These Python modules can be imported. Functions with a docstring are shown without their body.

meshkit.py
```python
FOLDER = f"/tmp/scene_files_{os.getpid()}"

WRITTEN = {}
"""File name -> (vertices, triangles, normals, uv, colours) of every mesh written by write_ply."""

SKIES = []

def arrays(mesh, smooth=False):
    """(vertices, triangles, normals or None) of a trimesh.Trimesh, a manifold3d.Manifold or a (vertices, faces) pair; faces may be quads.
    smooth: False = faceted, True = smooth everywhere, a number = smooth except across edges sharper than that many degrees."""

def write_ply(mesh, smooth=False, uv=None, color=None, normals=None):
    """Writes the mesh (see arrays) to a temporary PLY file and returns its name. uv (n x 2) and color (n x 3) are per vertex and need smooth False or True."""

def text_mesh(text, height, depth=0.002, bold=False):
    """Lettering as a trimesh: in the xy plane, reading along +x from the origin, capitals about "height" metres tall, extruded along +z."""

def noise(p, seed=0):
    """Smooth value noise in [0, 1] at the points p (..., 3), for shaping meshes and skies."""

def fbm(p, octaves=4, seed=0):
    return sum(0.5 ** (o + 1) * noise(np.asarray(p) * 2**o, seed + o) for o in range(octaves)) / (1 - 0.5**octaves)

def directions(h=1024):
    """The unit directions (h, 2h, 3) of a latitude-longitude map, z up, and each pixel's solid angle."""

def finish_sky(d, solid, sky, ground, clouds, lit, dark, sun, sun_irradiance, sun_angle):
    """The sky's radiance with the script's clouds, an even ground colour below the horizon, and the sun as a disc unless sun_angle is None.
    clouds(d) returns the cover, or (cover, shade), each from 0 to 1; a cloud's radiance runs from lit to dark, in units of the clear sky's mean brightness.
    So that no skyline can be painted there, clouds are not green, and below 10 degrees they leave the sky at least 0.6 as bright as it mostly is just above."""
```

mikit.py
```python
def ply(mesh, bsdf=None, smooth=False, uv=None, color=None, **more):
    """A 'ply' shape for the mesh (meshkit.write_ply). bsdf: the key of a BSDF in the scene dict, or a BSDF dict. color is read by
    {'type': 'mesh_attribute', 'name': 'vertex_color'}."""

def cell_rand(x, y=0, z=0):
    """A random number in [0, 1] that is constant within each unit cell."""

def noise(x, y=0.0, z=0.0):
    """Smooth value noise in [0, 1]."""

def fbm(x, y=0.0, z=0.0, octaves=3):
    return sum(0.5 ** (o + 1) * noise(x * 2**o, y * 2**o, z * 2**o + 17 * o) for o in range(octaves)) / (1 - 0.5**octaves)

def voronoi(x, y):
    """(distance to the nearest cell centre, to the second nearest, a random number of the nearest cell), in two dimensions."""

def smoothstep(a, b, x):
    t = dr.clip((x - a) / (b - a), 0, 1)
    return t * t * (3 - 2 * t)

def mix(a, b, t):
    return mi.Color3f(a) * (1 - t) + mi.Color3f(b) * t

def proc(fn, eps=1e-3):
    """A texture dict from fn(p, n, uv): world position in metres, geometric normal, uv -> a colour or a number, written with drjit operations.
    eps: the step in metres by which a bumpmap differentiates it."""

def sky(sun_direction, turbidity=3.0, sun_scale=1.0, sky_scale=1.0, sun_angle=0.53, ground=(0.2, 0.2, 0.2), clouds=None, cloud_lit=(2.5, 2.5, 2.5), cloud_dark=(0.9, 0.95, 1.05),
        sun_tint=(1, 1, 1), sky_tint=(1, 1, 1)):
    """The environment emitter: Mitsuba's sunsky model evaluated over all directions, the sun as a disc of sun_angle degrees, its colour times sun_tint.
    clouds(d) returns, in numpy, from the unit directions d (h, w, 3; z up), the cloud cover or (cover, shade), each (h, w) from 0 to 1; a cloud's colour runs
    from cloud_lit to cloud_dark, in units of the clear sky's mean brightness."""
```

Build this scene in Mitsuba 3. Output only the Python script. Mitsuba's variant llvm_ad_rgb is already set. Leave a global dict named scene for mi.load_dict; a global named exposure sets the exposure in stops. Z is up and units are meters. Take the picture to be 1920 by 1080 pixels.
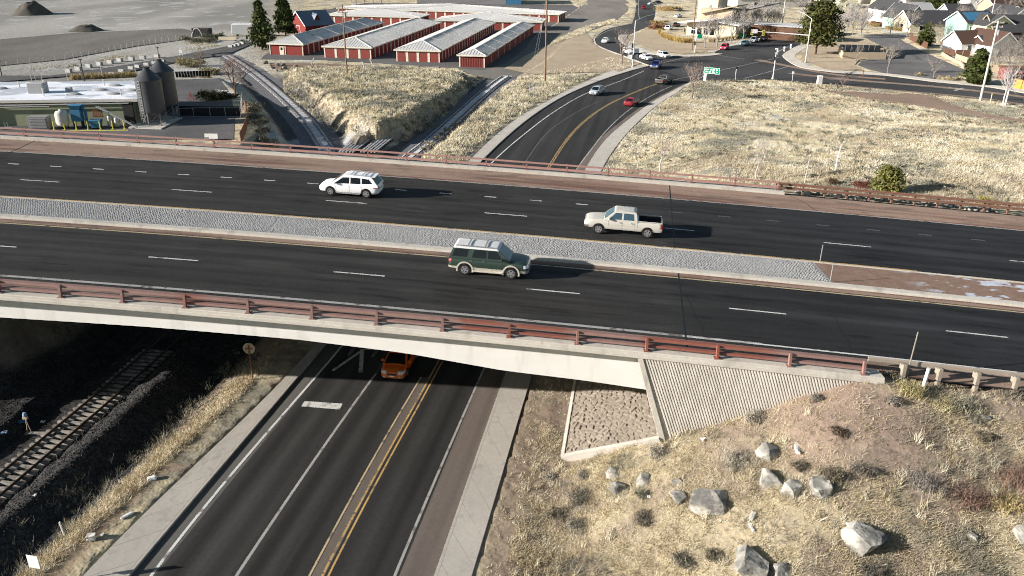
import math, random
import numpy as np, trimesh, shapely, mitsuba as mi, drjit as dr
import manifold3d as m3
from shapely.geometry import Polygon, LineString, Point, MultiPolygon
from scipy.interpolate import PchipInterpolator
from scipy.spatial import cKDTree
import mikit, meshkit
from mikit import noise, fbm, voronoi, cell_rand, smoothstep, mix
T = mi.ScalarTransform4f
random.seed(7); rng = np.random.default_rng(7)
scene, labels = {}, {}

# ---------------------------------------------------------------- camera, sky, exposure
CAM_H, PITCH, ROLL = 29.0, math.radians(23.2), math.radians(0.45)
_f = np.array([0, math.cos(PITCH), -math.sin(PITCH)]); _u0 = np.array([0, math.sin(PITCH), math.cos(PITCH)]); _r0 = np.array([1.0, 0, 0])
_up = _u0 * math.cos(ROLL) - _r0 * math.sin(ROLL)
scene['camera'] = {'type': 'perspective', 'fov': math.degrees(2 * math.atan(960 / 1533.0)), 'fov_axis': 'x', 'near_clip': 0.5, 'far_clip': 9000.0,
                   'to_world': T().look_at(origin=[0, 0, CAM_H], target=(np.array([0, 0, CAM_H]) + _f * 10).tolist(), up=_up.tolist())}
SUN = (-0.925, -0.235, 0.302)
scene['sky'] = mikit.sky(SUN, turbidity=3.0, sun_scale=1.0, sky_scale=0.46, sky_tint=(1.05, 1.0, 0.95), sun_tint=(0.90, 1.17, 2.05))
exposure = 3.12

# ---------------------------------------------------------------- geometry of the place (metres; z = 0 is the lower road under the bridge)
A1, B1 = -0.1312, -0.0008
def hy(x, c):            # highway: y of the line with offset c at x (a gentle bend)
    return c + A1 * x + B1 * x * x
def hz(x):               # highway: height of the deck
    return 8.7 - 0.035 * np.clip(x, -140, 110)
def zrail(y):
    t = np.clip((np.asarray(y, float) - 128) / 62, 0, 1)
    return -1.5 + 1.6 * t * t * (3 - 2 * t)
def dense(pts, n):
    pts = np.asarray(pts, float); s = np.r_[0, np.cumsum(np.linalg.norm(np.diff(pts[:, :2], axis=0), axis=1))]
    q = np.linspace(0, s[-1], n)
    return np.stack([PchipInterpolator(s, pts[:, k])(q) for k in range(pts.shape[1])], 1)
def offset_line(pts, d):  # to the right of the travel direction
    pts = np.asarray(pts, float); t = np.gradient(pts[:, :2], axis=0); t /= np.linalg.norm(t, axis=1, keepdims=True) + 1e-12
    out = pts.copy(); out[:, 0] += t[:, 1] * d; out[:, 1] -= t[:, 0] * d
    return out
# lower road: kerb and paint lines from south to north
CURB_L = dense(np.vstack([[[-22.4, 8.0]], np.array([[-18.65,31.33],[-14.95,52.53],[-4.61,111.82],[1.59,138.4],[9.13,162.2],[16.96,180.06],[24.31,193.55],[33.49,207.72]])]), 160)
WALK_L = dense(np.vstack([[[-24.6, 8.0]], np.array([[-20.86,31.3],[-16.01,51.33],[-6.3,112.06],[-0.22,139.2],[6.1,157.84],[13.94,178.18],[23.44,199.69]])]), 160)
CURB_R = dense(np.vstack([[[-7.5, 8.0]], np.array([[-3.71,31.49],[-0.27,52.77],[9.79,108.27],[14.36,126.17],[20.94,144.52],[26.56,158.43],[33.03,171.77],[39.91,185.12]])]), 160)
WALK_R = dense(np.vstack([[[-5.9, 8.0]], np.array([[-1.86,31.51],[1.69,52.8],[12.04,108.34],[15.95,123.37],[21.97,141.82],[26.78,154.66],[33.24,169.26]])]), 160)
TRACK_1 = np.vstack([[[-36.2, 5.0], [-33.2, 25.0], [-30.7, 40.3], [-28.7, 54.4], [-27.0, 70], [-25.8, 90], [-26.2, 105]], np.array([[-28.61,123.66],[-31.61,132.51],[-36.87,145.77],[-43.92,160.59],[-53.07,178.71],[-64.33,200.81],[-75.49,221.46]])])
TRACK_1 = dense(TRACK_1, 240)
TRACK_2 = dense(np.vstack([[[-28.9, 53.0], [-26.6, 70], [-23.0, 90.0]], np.array([[-15.51,121.74],[-10.76,146.64],[-6.76,166.75],[-1.59,189.99]])]), 200)
TRACK_1z, TRACK_2z = zrail(TRACK_1[:, 1]), zrail(TRACK_2[:, 1])
FASCIA = 39.8           # offset of the near deck edge
FAREDGE = 75.95
EX = np.linspace(18.1, 400, 160); WX = np.linspace(-400, -51, 120)
EMB_E = Polygon(np.vstack([np.c_[EX, hy(EX, 39.5)], np.c_[EX, hy(EX, 78.5)][::-1]])).buffer(0)
XJ0, XJ1 = 11.6, 13.6    # bridge end joint: x at the near and far deck edge
EMB_W = Polygon(np.vstack([np.c_[WX, hy(WX, 40.0)], np.c_[WX, hy(WX, 76.0)][::-1]])).buffer(0)
ROAD_CORR = Polygon(np.vstack([WALK_L, WALK_R[::-1]])).buffer(0)
MOUND = Polygon(np.array([[-51.75,192.03],[-39.49,191.85],[-24.92,192.63],[-10.35,186.13],[-9.76,175.12],[-12.35,158.52],[-14.79,141.75],[-18.71,133.58],[-21.53,128.19],[-25.34,131.66],[-29.07,138.42],[-36.18,150.84],[-45.96,169.31]]))
YARD = Polygon([(-140, 104), (-46, 104), (-37.5, 112), (-37.5, 126), (-41.5, 138), (-49, 155), (-61, 178), (-140, 178)])

def inside(poly, x, y): return shapely.contains_xy(poly, x, y)
def dist_to(poly, x, y):  # 0 inside
    b = poly.boundary if hasattr(poly, 'boundary') and poly.geom_type.endswith('gon') else poly
    s = np.arange(0, b.length, 0.5); p = shapely.get_coordinates(shapely.line_interpolate_point(b, s))
    d = cKDTree(p).query(np.c_[x, y])[0]
    return np.where(inside(poly, x, y), 0.0, d) if poly.geom_type.endswith('gon') else d
def dist_line(pts, x, y): return cKDTree(pts[:, :2]).query(np.c_[x, y])
def sstep(a, b, x):
    t = np.clip((x - a) / (b - a), 0, 1); return t * t * (3 - 2 * t)
def smax(a, b, k):
    h = np.clip(0.5 + 0.5 * (a - b) / k, 0, 1); return b + (a - b) * h + k * h * (1 - h)
def smin(a, b, k): return -smax(-a, -b, k)
def vn(x, y, s, seed=0, o=3): return meshkit.fbm(np.stack([x / s, y / s, 0 * x + seed * 3.7], -1), o, seed)

def terr(x, y):
    x = np.atleast_1d(np.asarray(x, float)); y = np.atleast_1d(np.asarray(y, float))
    dR = dist_to(ROAD_CORR, x, y)
    right = x > np.interp(y, WALK_R[:, 1], WALK_R[:, 0])
    d1, i1 = dist_line(TRACK_1, x, y); d2, i2 = dist_line(TRACK_2, x, y)
    # natural ground
    z = np.zeros_like(x)
    fieldh = 4.2 * (1 - sstep(84, 165, y)) + 0.35 * (vn(x, y, 14, 3) - 0.5) + 0.12
    fieldh = np.where(y < 76, 0.0, fieldh)
    z = np.where(right & (y > 60) & (y < 172), fieldh * sstep(0, 16, dR), z)
    z = smax(z, 1.3 * sstep(0, 1.8, -_sd(YARD, x, y)), 0.2)
    bump = (vn(x, y, 3.0, 5, 4) - 0.5)
    z = smax(z, (1.55 + 0.9 * bump) * sstep(-0.6, 1.6, -_sd(MOUND, x, y)) + 0.35 * sstep(0, 8, -_sd(MOUND, x, y)), 0.15)
    bank = (x > np.interp(y, TRACK_2[:, 1], TRACK_2[:, 0])) & (x < np.interp(y, WALK_L[:, 1], WALK_L[:, 0])) & (y > 76)
    z = np.where(bank & (y < 186), z + 0.25 * sstep(0, 5, dR) * (0.6 + vn(x, y, 4, 8)), z)
    z = z + 0.10 * (vn(x, y, 2.2, 1) - 0.5) * (y < 260)
    # embankment of the highway, with its cone at the bridge end
    rough = 1.6 * (vn(x, y, 6.0, 11) - 0.5)
    for E, k, s in ((EMB_E, 0.14, 0.535), (EMB_W, 0.9, 0.85)):
        de = dist_to(E, x, y)
        ze = hz(x) - (k + .24 * sstep(19.5, 22.5, x) * (k < .8)) - s * np.where(de > 1.0, de + rough * sstep(1, 5, de) * 0.5 * sstep(0.3, 5, np.abs(y - hy(x, 40.2))), de)
        z = smax(z, np.where(de < 30, ze + .5 * (vn(x, y, 1.7, 13, 4) - .5) * sstep(.4, 3, de), -9.0), 0.35)
    pv = 0.4 + 0.53 * ((x - 3.2) - 0.152 * (y - 40.9))
    z = np.where((y > 39.6) & (y < 57) & (pv > -1.3) & (pv < 3.6), np.minimum(z, np.maximum(pv - 0.35, 0.2)), z)
    # rock cut left of the near track
    left = x < np.interp(y, TRACK_1[:, 1], TRACK_1[:, 0])
    z = np.where(left & (y < 62), np.minimum(z, -1.35 + .10 * np.maximum(d1 - 7, 0) + .15 * bump), z)
    z = np.where(left & (y > 98) & (y < 176), np.minimum(z, zrail(y) - .15 + 1.0 * np.maximum(d1 - 5.2 - 1.2 * (vn(x, y, 3, 35) - .5), 0)), z)
    cut = 4.6 * sstep(4.6, 9.5, d1 + 1.6 * (vn(x, y, 2.5, 21, 4) - 0.5)) * sstep(49, 58, y + 0.35 * (x + 36)) * (y < 100)
    z = np.where(left & (y < 110), np.maximum(z, cut - 1.0 + 0.5 * bump), z)
    # railway beds
    z = np.where((d1 < 14) & (d2 < 9) & (y > 96) & (y < 131) & (_sd(MOUND, x, y) > -.2), np.minimum(z, -1.25 + .12 * bump), z)
    for d, i, tz, tr, w in ((d1, i1, TRACK_1z, TRACK_1, 3.2), (d2, i2, TRACK_2z, TRACK_2, 3.0)):
        bed = tz[i] - 0.20
        z = np.minimum(z, bed + np.maximum(d - w - .8 * (vn(x, y, 2.6, 33) - .3), 0) * (1.25 + 1.0 * (vn(x, y, 2.0, 31) - 0.5)))
        z = np.where(d < w, bed, z)
    # near side: bank between walk and railway with its ridge of dark ballast
    side = (~left) & (x < np.interp(y, WALK_L[:, 1], WALK_L[:, 0])) & (y < 76)
    t = d1
    ridge = -1.05 + 1.15 * np.exp(-((t - 4.3) / 1.25) ** 2) * sstep(56, 52, y + 0.8 * (t - 4.3)) + 0.25 * (vn(x, y, 0.9, 41) - 0.5)
    bankz = 0.12 - np.maximum(dR - 2.2, 0) * 0.38 + 0.25 * (vn(x, y, 1.5, 42) - 0.5) * sstep(0.3, 2, dR)
    z = np.where(side & (t > 2.0), smax(np.maximum(bankz, -1.5), ridge, 0.25), z)
    # roads lie on the flat
    z = np.where(dR < 0.02, -0.07, np.where(dR < 1.2, np.minimum(z, 0.10 + 0.3 * dR), z))
    dI = np.where(inside(FLAT, x, y), 1, 0)
    z = np.where(dI == 1, -0.06, z)
    return z
def _sd(poly, x, y):
    d = cKDTree(shapely.get_coordinates(shapely.line_interpolate_point(poly.boundary, np.arange(0, poly.boundary.length, 0.4)))).query(np.c_[x, y])[0]
    return np.where(inside(poly, x, y), -d, d)

# ---------------------------------------------------------------- bookkeeping
_used = {}
def num(key):
    n = _used.get(key, -1) + 1; _used[key] = n
    return key if n == 0 else f'{key}_{n:03d}'
def put(key, mesh, m, smooth=False, parent=None, label=None, cat=None, group=None, kind=None, **kw):
    k = num(f'{parent}__{key}' if parent else key)
    if isinstance(mesh, dict):
        scene[k] = {**mesh, 'bsdf': {'type': 'ref', 'id': 'mat_' + m}} if m else dict(mesh)
    else:
        scene[k] = mikit.ply(mesh, 'mat_' + m, smooth=smooth, **kw)
    tag(k, label, cat, group, kind)
    return k
def tag(k, label=None, cat=None, group=None, kind=None):
    d = {a: b for a, b in (('label', label), ('category', cat), ('group', group), ('kind', kind)) if b}
    if d: labels.setdefault(k, {}).update(d)
def thing(key, label, cat, group=None):
    k = num(key); tag(k, label, cat, group); return k
def at(d, M): return {**d, 'to_world': M}
def xf(x, y, z, deg=0.0, s=1.0): return T().translate([float(x), float(y), float(z)]).rotate([0, 0, 1], float(deg)).scale(s)

# ---------------------------------------------------------------- mesh helpers
def cat_(ms): return trimesh.util.concatenate([m for m in ms if m is not None])
def box(sx, sy, sz, c=(0, 0, 0), bev=0.0):
    if bev > 0:
        v = np.array([[i, j, k] for i in (-1, 1) for j in (-1, 1) for k in (-1, 1)], float) * (np.array([sx, sy, sz]) / 2)
        pts = []
        for p in v:
            for a in range(3):
                q = p.copy()
                for b in range(3):
                    if b != a: q[b] -= np.sign(q[b]) * bev
                pts.append(q)
        m = trimesh.convex.convex_hull(np.array(pts))
    else:
        m = trimesh.creation.box((sx, sy, sz))
    m.apply_translation(c); return m
def bar(p, q, w, h=None, up=(0, 0, 1)):
    p, q = np.asarray(p, float), np.asarray(q, float); d = q - p; L = np.linalg.norm(d); d = d / L
    u = np.asarray(up, float); 
    if abs(d @ u) > 0.98: u = np.array([1.0, 0, 0])
    s = np.cross(d, u); s /= np.linalg.norm(s); u = np.cross(s, d); h = h or w
    v = [p + e * d * L + a * s * w / 2 + b * u * h / 2 for e in (0, 1) for a, b in ((-1, -1), (1, -1), (1, 1), (-1, 1))]
    f = [[0, 1, 2], [0, 2, 3], [4, 6, 5], [4, 7, 6], [0, 4, 5], [0, 5, 1], [1, 5, 6], [1, 6, 2], [2, 6, 7], [2, 7, 3], [3, 7, 4], [3, 4, 0]]
    return trimesh.Trimesh(v, f, process=False)
def tube(pts, rad, n=6, cap=True):
    p = np.asarray(pts, float); r = np.broadcast_to(np.asarray(rad, float), (len(p),)); t = np.gradient(p, axis=0); t /= np.linalg.norm(t, axis=1, keepdims=True) + 1e-12
    ref = np.where(np.abs(t[:, 2:]) < 0.9, [0, 0, 1.0], [1.0, 0, 0]); a = np.cross(t, ref); a /= np.linalg.norm(a, axis=1, keepdims=True) + 1e-12; b = np.cross(t, a)
    an = np.arange(n) * 2 * np.pi / n
    v = p[:, None] + r[:, None, None] * (np.cos(an)[None, :, None] * a[:, None] + np.sin(an)[None, :, None] * b[:, None])
    i, j = np.meshgrid(np.arange(len(p) - 1), np.arange(n), indexing='ij'); j2 = (j + 1) % n
    f = np.vstack([np.stack([i * n + j, i * n + j2, (i + 1) * n + j2], -1).reshape(-1, 3), np.stack([i * n + j, (i + 1) * n + j2, (i + 1) * n + j], -1).reshape(-1, 3)])
    v = v.reshape(-1, 3)
    if cap:
        m = len(v); v = np.vstack([v, p[:1], p[-1:]])
        k = np.arange(n); k2 = (k + 1) % n
        f = np.vstack([f, np.stack([k2, k, k * 0 + m], 1), np.stack([k + (len(p) - 1) * n, k2 + (len(p) - 1) * n, k * 0 + m + 1], 1)])
    return trimesh.Trimesh(v, f, process=False)
def strip(Lp, Rp):        # ribbon between two polylines of equal length (xyz), facing up
    Lp, Rp = np.asarray(Lp, float), np.asarray(Rp, float); n = len(Lp)
    i = np.arange(n - 1)
    f = np.vstack([np.stack([i, i + n, i + n + 1], 1), np.stack([i, i + n + 1, i + 1], 1)])
    return trimesh.Trimesh(np.vstack([Lp, Rp]), f, process=False)
def sweep(lines):         # closed section swept: list of polylines (xyz), joined in order, wraps round, ends capped
    ls = [np.asarray(l, float) for l in lines]; k = len(ls); n = len(ls[0]); v = np.vstack(ls); f = []
    i = np.arange(n - 1)
    for a in range(k):
        b = (a + 1) % k
        f += [np.stack([a * n + i, b * n + i, b * n + i + 1], 1), np.stack([a * n + i, b * n + i + 1, a * n + i + 1], 1)]
    for a in range(1, k - 1):
        f += [np.array([[0, (a + 1) * n, a * n]]), np.array([[n - 1, a * n + n - 1, (a + 1) * n + n - 1]])]
    m = trimesh.Trimesh(v, np.vstack(f), process=False)
    if m.volume < 0: m.invert()
    return m
def prism(poly, h, z=0.0):
    m = trimesh.creation.extrude_polygon(poly, h, engine='earcut'); m.apply_translation([0, 0, z]); return m
def sheet(poly, dz, size=None, zf=None):
    ps = getattr(poly, 'geoms', [poly]); out = []
    for p in ps:
        v, f = trimesh.creation.triangulate_polygon(p, engine='earcut'); v = np.c_[v, np.zeros(len(v))]
        if size: v, f = trimesh.remesh.subdivide_to_size(v, f, size, max_iter=14)
        v = v.copy(); v[:, 2] = (zf(v[:, 0], v[:, 1]) if zf else 0) + dz
        m = trimesh.Trimesh(v, f, process=False)
        if m.face_normals[:, 2].mean() < 0: m.invert()
        out.append(m)
    return cat_(out)
def lathe(prof, n=24):
    m = trimesh.creation.revolve(np.asarray(prof, float), sections=n); return m
def M3(m): return m3.Manifold(m3.Mesh(np.asarray(m.vertices, np.float32), np.asarray(m.faces, np.uint32)))
def rock(rx, ry, rz, seed, n=26, sub=2):
    r = np.random.default_rng(seed); p = r.normal(size=(n, 3)); p = np.sign(p) * np.abs(p) ** .62; p /= (np.abs(p) ** 3.2).sum(1, keepdims=True) ** (1 / 3.2); p *= r.uniform(0.82, 1.0, (n, 1))
    m = trimesh.convex.convex_hull(p * [rx, ry, rz])
    m = m.subdivide().subdivide() if sub > 1 else (m.subdivide() if sub else m)
    v = m.vertices; d = (meshkit.fbm(v * 2.2 / max(rx, ry) + seed, 3, seed) - 0.5) * 0.22 * min(rx, ry, rz)
    m.vertices = v + d[:, None] * v / (np.linalg.norm(v, axis=1, keepdims=True) + 1e-9)
    return m

# ---------------------------------------------------------------- materials (real-world base colours)
def C(r, g, b): return {'type': 'rgb', 'value': [r, g, b]}
def mat(key, col, rough=0.9, metallic=0.0, spec=0.5, coat=0.0, bump=None, bscale=1.0, eps=1e-3):
    col = C(*col) if isinstance(col, tuple) else col
    d = {'type': 'principled', 'base_color': col, 'roughness': rough, 'specular': spec}
    if metallic: d['metallic'] = metallic
    if coat: d['clearcoat'] = coat; d['clearcoat_gloss'] = 0.92
    if bump is not None: d = {'type': 'bumpmap', 'arbitrary': mikit.proc(bump, eps), 'scale': bscale, 'nested_bsdf': d}
    scene['mat_' + key] = {'type': 'twosided', 'bsdf': d}
def dif(key, col): scene['mat_' + key] = {'type': 'twosided', 'bsdf': {'type': 'diffuse', 'reflectance': C(*col) if isinstance(col, tuple) else col}}
P = mikit.proc
def lat(p): return p.y - A1 * p.x - B1 * p.x * p.x
def along(v, c, w): return dr.exp(-dr.square((v - c) / w))
def asph_hwy(p, n, uv):
    L = lat(p); q = p.x + 0.13 * p.y
    s = fbm(q * 0.05, L * 1.6, 0, 3); g = noise(p.x * 9, p.y * 9); m = fbm(p.x * 0.35, p.y * 0.35, 4, 3)
    tr = along(L, 44.3, .35) + along(L, 46.1, .35) + along(L, 48.7, .4) + along(L, 50.6, .4) + along(L, 59.6, .4) + along(L, 61.2, .4) + along(L, 63.3, .4) + along(L, 65.2, .4)
    v = 0.017 + 0.022 * s + 0.006 * (g - .5) + 0.011 * (m - .5) - 0.0085 * tr * (0.4 + s) - 0.010 * smoothstep(.60, .75, fbm(q * .35, L * 2.5, 9, 3)) + 0.008 * smoothstep(.62, .78, fbm(q * .2 + 40, L * 1.2, 3, 3))
    v = v + 0.012 * along(L, 47.4, .5) * smoothstep(10, 22, p.x) + 0.010 * along(L, 62.1, .5) * smoothstep(12, 24, p.x)
    v = v * (1 - 0.28 * smoothstep(-1.6, 1.2, p.x - (9.8 + (L - 42.5) * .13)))
    tint = mi.Color3f(1.04, 1.0, 0.92) * (1 - smoothstep(0, 30, p.x)) + mi.Color3f(0.96, 0.98, 1.05) * smoothstep(0, 30, p.x)
    rust = along(L, 45.3, 1.0) * smoothstep(-5, -2, p.x) * smoothstep(9, 4, p.x) * 0.25 * s
    return mix(tint * v, mi.Color3f(0.075, 0.05, 0.035), rust + 0.35 * smoothstep(.45, .8, s) * along(L, 52.0, .35))
mat('asphalt_hwy', P(asph_hwy), 0.82, spec=0.3)
def asph_low(p, n, uv):
    L = p.x - 0.178 * p.y; s = fbm(L * 1.3, p.y * 0.03, 0, 3); g = noise(p.x * 8, p.y * 8); m = fbm(p.x * .22, p.y * .22, 2, 3)
    v = 0.027 + 0.030 * (s - .45) + 0.006 * (g - .5) + 0.008 * (m - .5)
    tk = along(L, -22.05, .32) + along(L, -20.35, .32) + along(L, -18.15, .32) + along(L, -16.45, .32) + along(L, -14.2, .32) + along(L, -12.5, .32)
    cn = along(L, -21.2, .3) + along(L, -17.3, .3) + along(L, -13.35, .3) + along(L, -19.2, .5)
    v = v * (1 - .26 * tk * smoothstep(66, 58, p.y)) * (1 + .22 * cn * smoothstep(66, 58, p.y))
    v = v + 0.014 * smoothstep(-22.6, -23.4, L) * smoothstep(62, 50, p.y)
    return mi.Color3f(1.02, 1.0, 0.95) * v
mat('asphalt_low', P(asph_low), 0.85, spec=0.3)
def asph_far(p, n, uv):
    m = fbm(p.x * .09, p.y * .05, 2, 4); g = noise(p.x * 5, p.y * 5)
    return mi.Color3f(1.0, 1.0, 1.0) * (0.022 + 0.040 * m + 0.006 * (g - .5))
mat('asphalt_far', P(asph_far), 0.85, spec=0.3)
def cinder(p, n, uv):
    L = lat(p); s = fbm(p.x * .12, L * 1.5, 3, 3); g = noise(p.x * 7, p.y * 7)
    a = mix(mi.Color3f(.235, .165, .125), mi.Color3f(.135, .075, .055), smoothstep(.35, .7, s) * smoothstep(74.4, 72.2, L))
    a = mix(a, mi.Color3f(.06, .05, .045), smoothstep(.62, .8, fbm(p.x * .5, p.y * 1.2, 8, 2)) * .4)
    return a * (0.9 + .2 * g)
mat('cinder_shoulder', P(cinder), 0.95)
def taupe(p, n, uv):
    L = p.x - .178 * p.y; s = fbm(L * 2.2, p.y * .05, 3, 3); g = noise(p.x * 8, p.y * 8)
    return mix(mi.Color3f(.085, .068, .058), mi.Color3f(.155, .128, .108), s) * (.92 + .16 * g)
mat('dusty_shoulder', P(taupe), 0.95)
def concrete(p, n, uv):
    a = fbm(p.x * .6, p.y * .6, p.z * .6, 4); b = fbm(p.x * 6, p.y * 6, p.z * 6, 2); st = smoothstep(.55, .8, fbm(p.x * 1.5, p.y * 1.5, p.z * .4, 3))
    return mix(mi.Color3f(.40, .375, .325), mi.Color3f(.52, .49, .43), a) * (.9 + .2 * b) * (1 - .25 * st)
mat('concrete', P(concrete), 0.92, spec=0.25)
def walk(p, n, uv):
    a = fbm(p.x * .5, p.y * .5, 0, 4); b = noise(p.x * 9, p.y * 9); st = smoothstep(.66, .8, fbm(p.x * 1.7 + 3, p.y * 1.7, 5, 3))
    return mix(mi.Color3f(.36, .335, .295), mi.Color3f(.44, .41, .36), a) * (.94 + .12 * b) * (1 - .12 * st)
mat('rib_concrete', P(lambda p, n, uv: mix(mi.Color3f(.46, .43, .385), mi.Color3f(.58, .55, .50), fbm(p.x * .7, p.y * .7, p.z * .5, 3)) * (.9 + .2 * noise(p.x * 5, 2, p.z * 1.2))), .9)
mat('walk_concrete', P(walk), 0.92, spec=0.25)
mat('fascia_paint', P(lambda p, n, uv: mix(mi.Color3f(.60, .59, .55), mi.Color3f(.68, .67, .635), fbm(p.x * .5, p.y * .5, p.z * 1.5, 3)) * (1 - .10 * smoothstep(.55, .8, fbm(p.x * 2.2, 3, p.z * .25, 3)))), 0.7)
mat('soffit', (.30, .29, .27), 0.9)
def cobble(p, n, uv):
    g = fbm(p.x * 1.1, p.y * 1.1, 0, 3); r = noise(p.x * 10, p.y * 10)
    return mi.Color3f(.295, .295, .29) * (.78 + .35 * g + .12 * (r - .5))
mat('rumble', (.115, .095, .072), .95)
mat('frost_bed', P(lambda p, n, uv: mix(mi.Color3f(.30, .30, .31), mi.Color3f(.60, .61, .63), fbm(p.x * .5, p.y * .5, 3, 3))), .95)
mat('gutter_dust', P(lambda p, n, uv: mix(mi.Color3f(.075, .072, .066), mi.Color3f(.12, .115, .105), fbm(p.x * 1.2, p.y * .1, 3, 3)) * (.92 + .16 * noise(p.x * 8, p.y * 8))), .95)
mat('cobble_mortar', (.25, .25, .245), .95)
mat('cobble_concrete', P(cobble), 0.95)
def railpaint(p, n, uv):
    a = fbm(p.x * .22 + 5, p.y * .22, 0, 2); b = fbm(p.x * 3, p.y * 3, p.z * 6, 3)
    return mix(mi.Color3f(.215, .075, .052), mi.Color3f(.235, .14, .12), smoothstep(.44, .54, a)) * (.82 + .36 * b)
mat('rail_paint', P(railpaint), 0.6)
mat('rail_paint_far', P(lambda p, n, uv: mi.Color3f(.30, .17, .145) * (.85 + .3 * fbm(p.x, p.y, p.z * 4, 3))), 0.7)
mat('guard_steel', (.42, .36, .30), 0.55, metallic=0.5)
mat('guard_brown', (.19, .10, .07), 0.7)
def timber(p, n, uv):
    return mix(mi.Color3f(.21, .185, .145), mi.Color3f(.32, .285, .23), fbm(p.x * 3, p.y * 3, p.z * 1.5, 3)) * (.8 + .4 * noise(p.x * 30, p.y * 30, p.z * 4))
mat('timber', P(timber), 0.9)
mat('pole_wood', P(lambda p, n, uv: mix(mi.Color3f(.16, .10, .06), mi.Color3f(.27, .18, .12), fbm(p.x * 2, p.y * 2, p.z * .5, 3))), 0.9)
def paint_fn(c, wear):
    def f(p, n, uv):
        w = smoothstep(.58, .8, fbm(p.x * 2.2, p.y * 2.2, 0, 3)) * wear
        return mix(mi.Color3f(*c) * (.88 + .2 * fbm(p.x * .8, p.y * .8, 1, 2)), mi.Color3f(.10, .09, .08), w)
    return f
mat('paint_white', P(paint_fn((.58, .58, .55), .8)), 0.75)
mat('paint_dim', P(paint_fn((.33, .32, .30), .9)), 0.8)
mat('paint_faint', P(paint_fn((.085, .085, .085), .6)), 0.8)
mat('paint_yellow', P(paint_fn((.46, .30, .11), .8)), 0.75)
mat('paint_tan', P(paint_fn((.42, .34, .20), .9)), 0.75)
mat('seal_black', (.008, .008, .008), 0.6)
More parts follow.
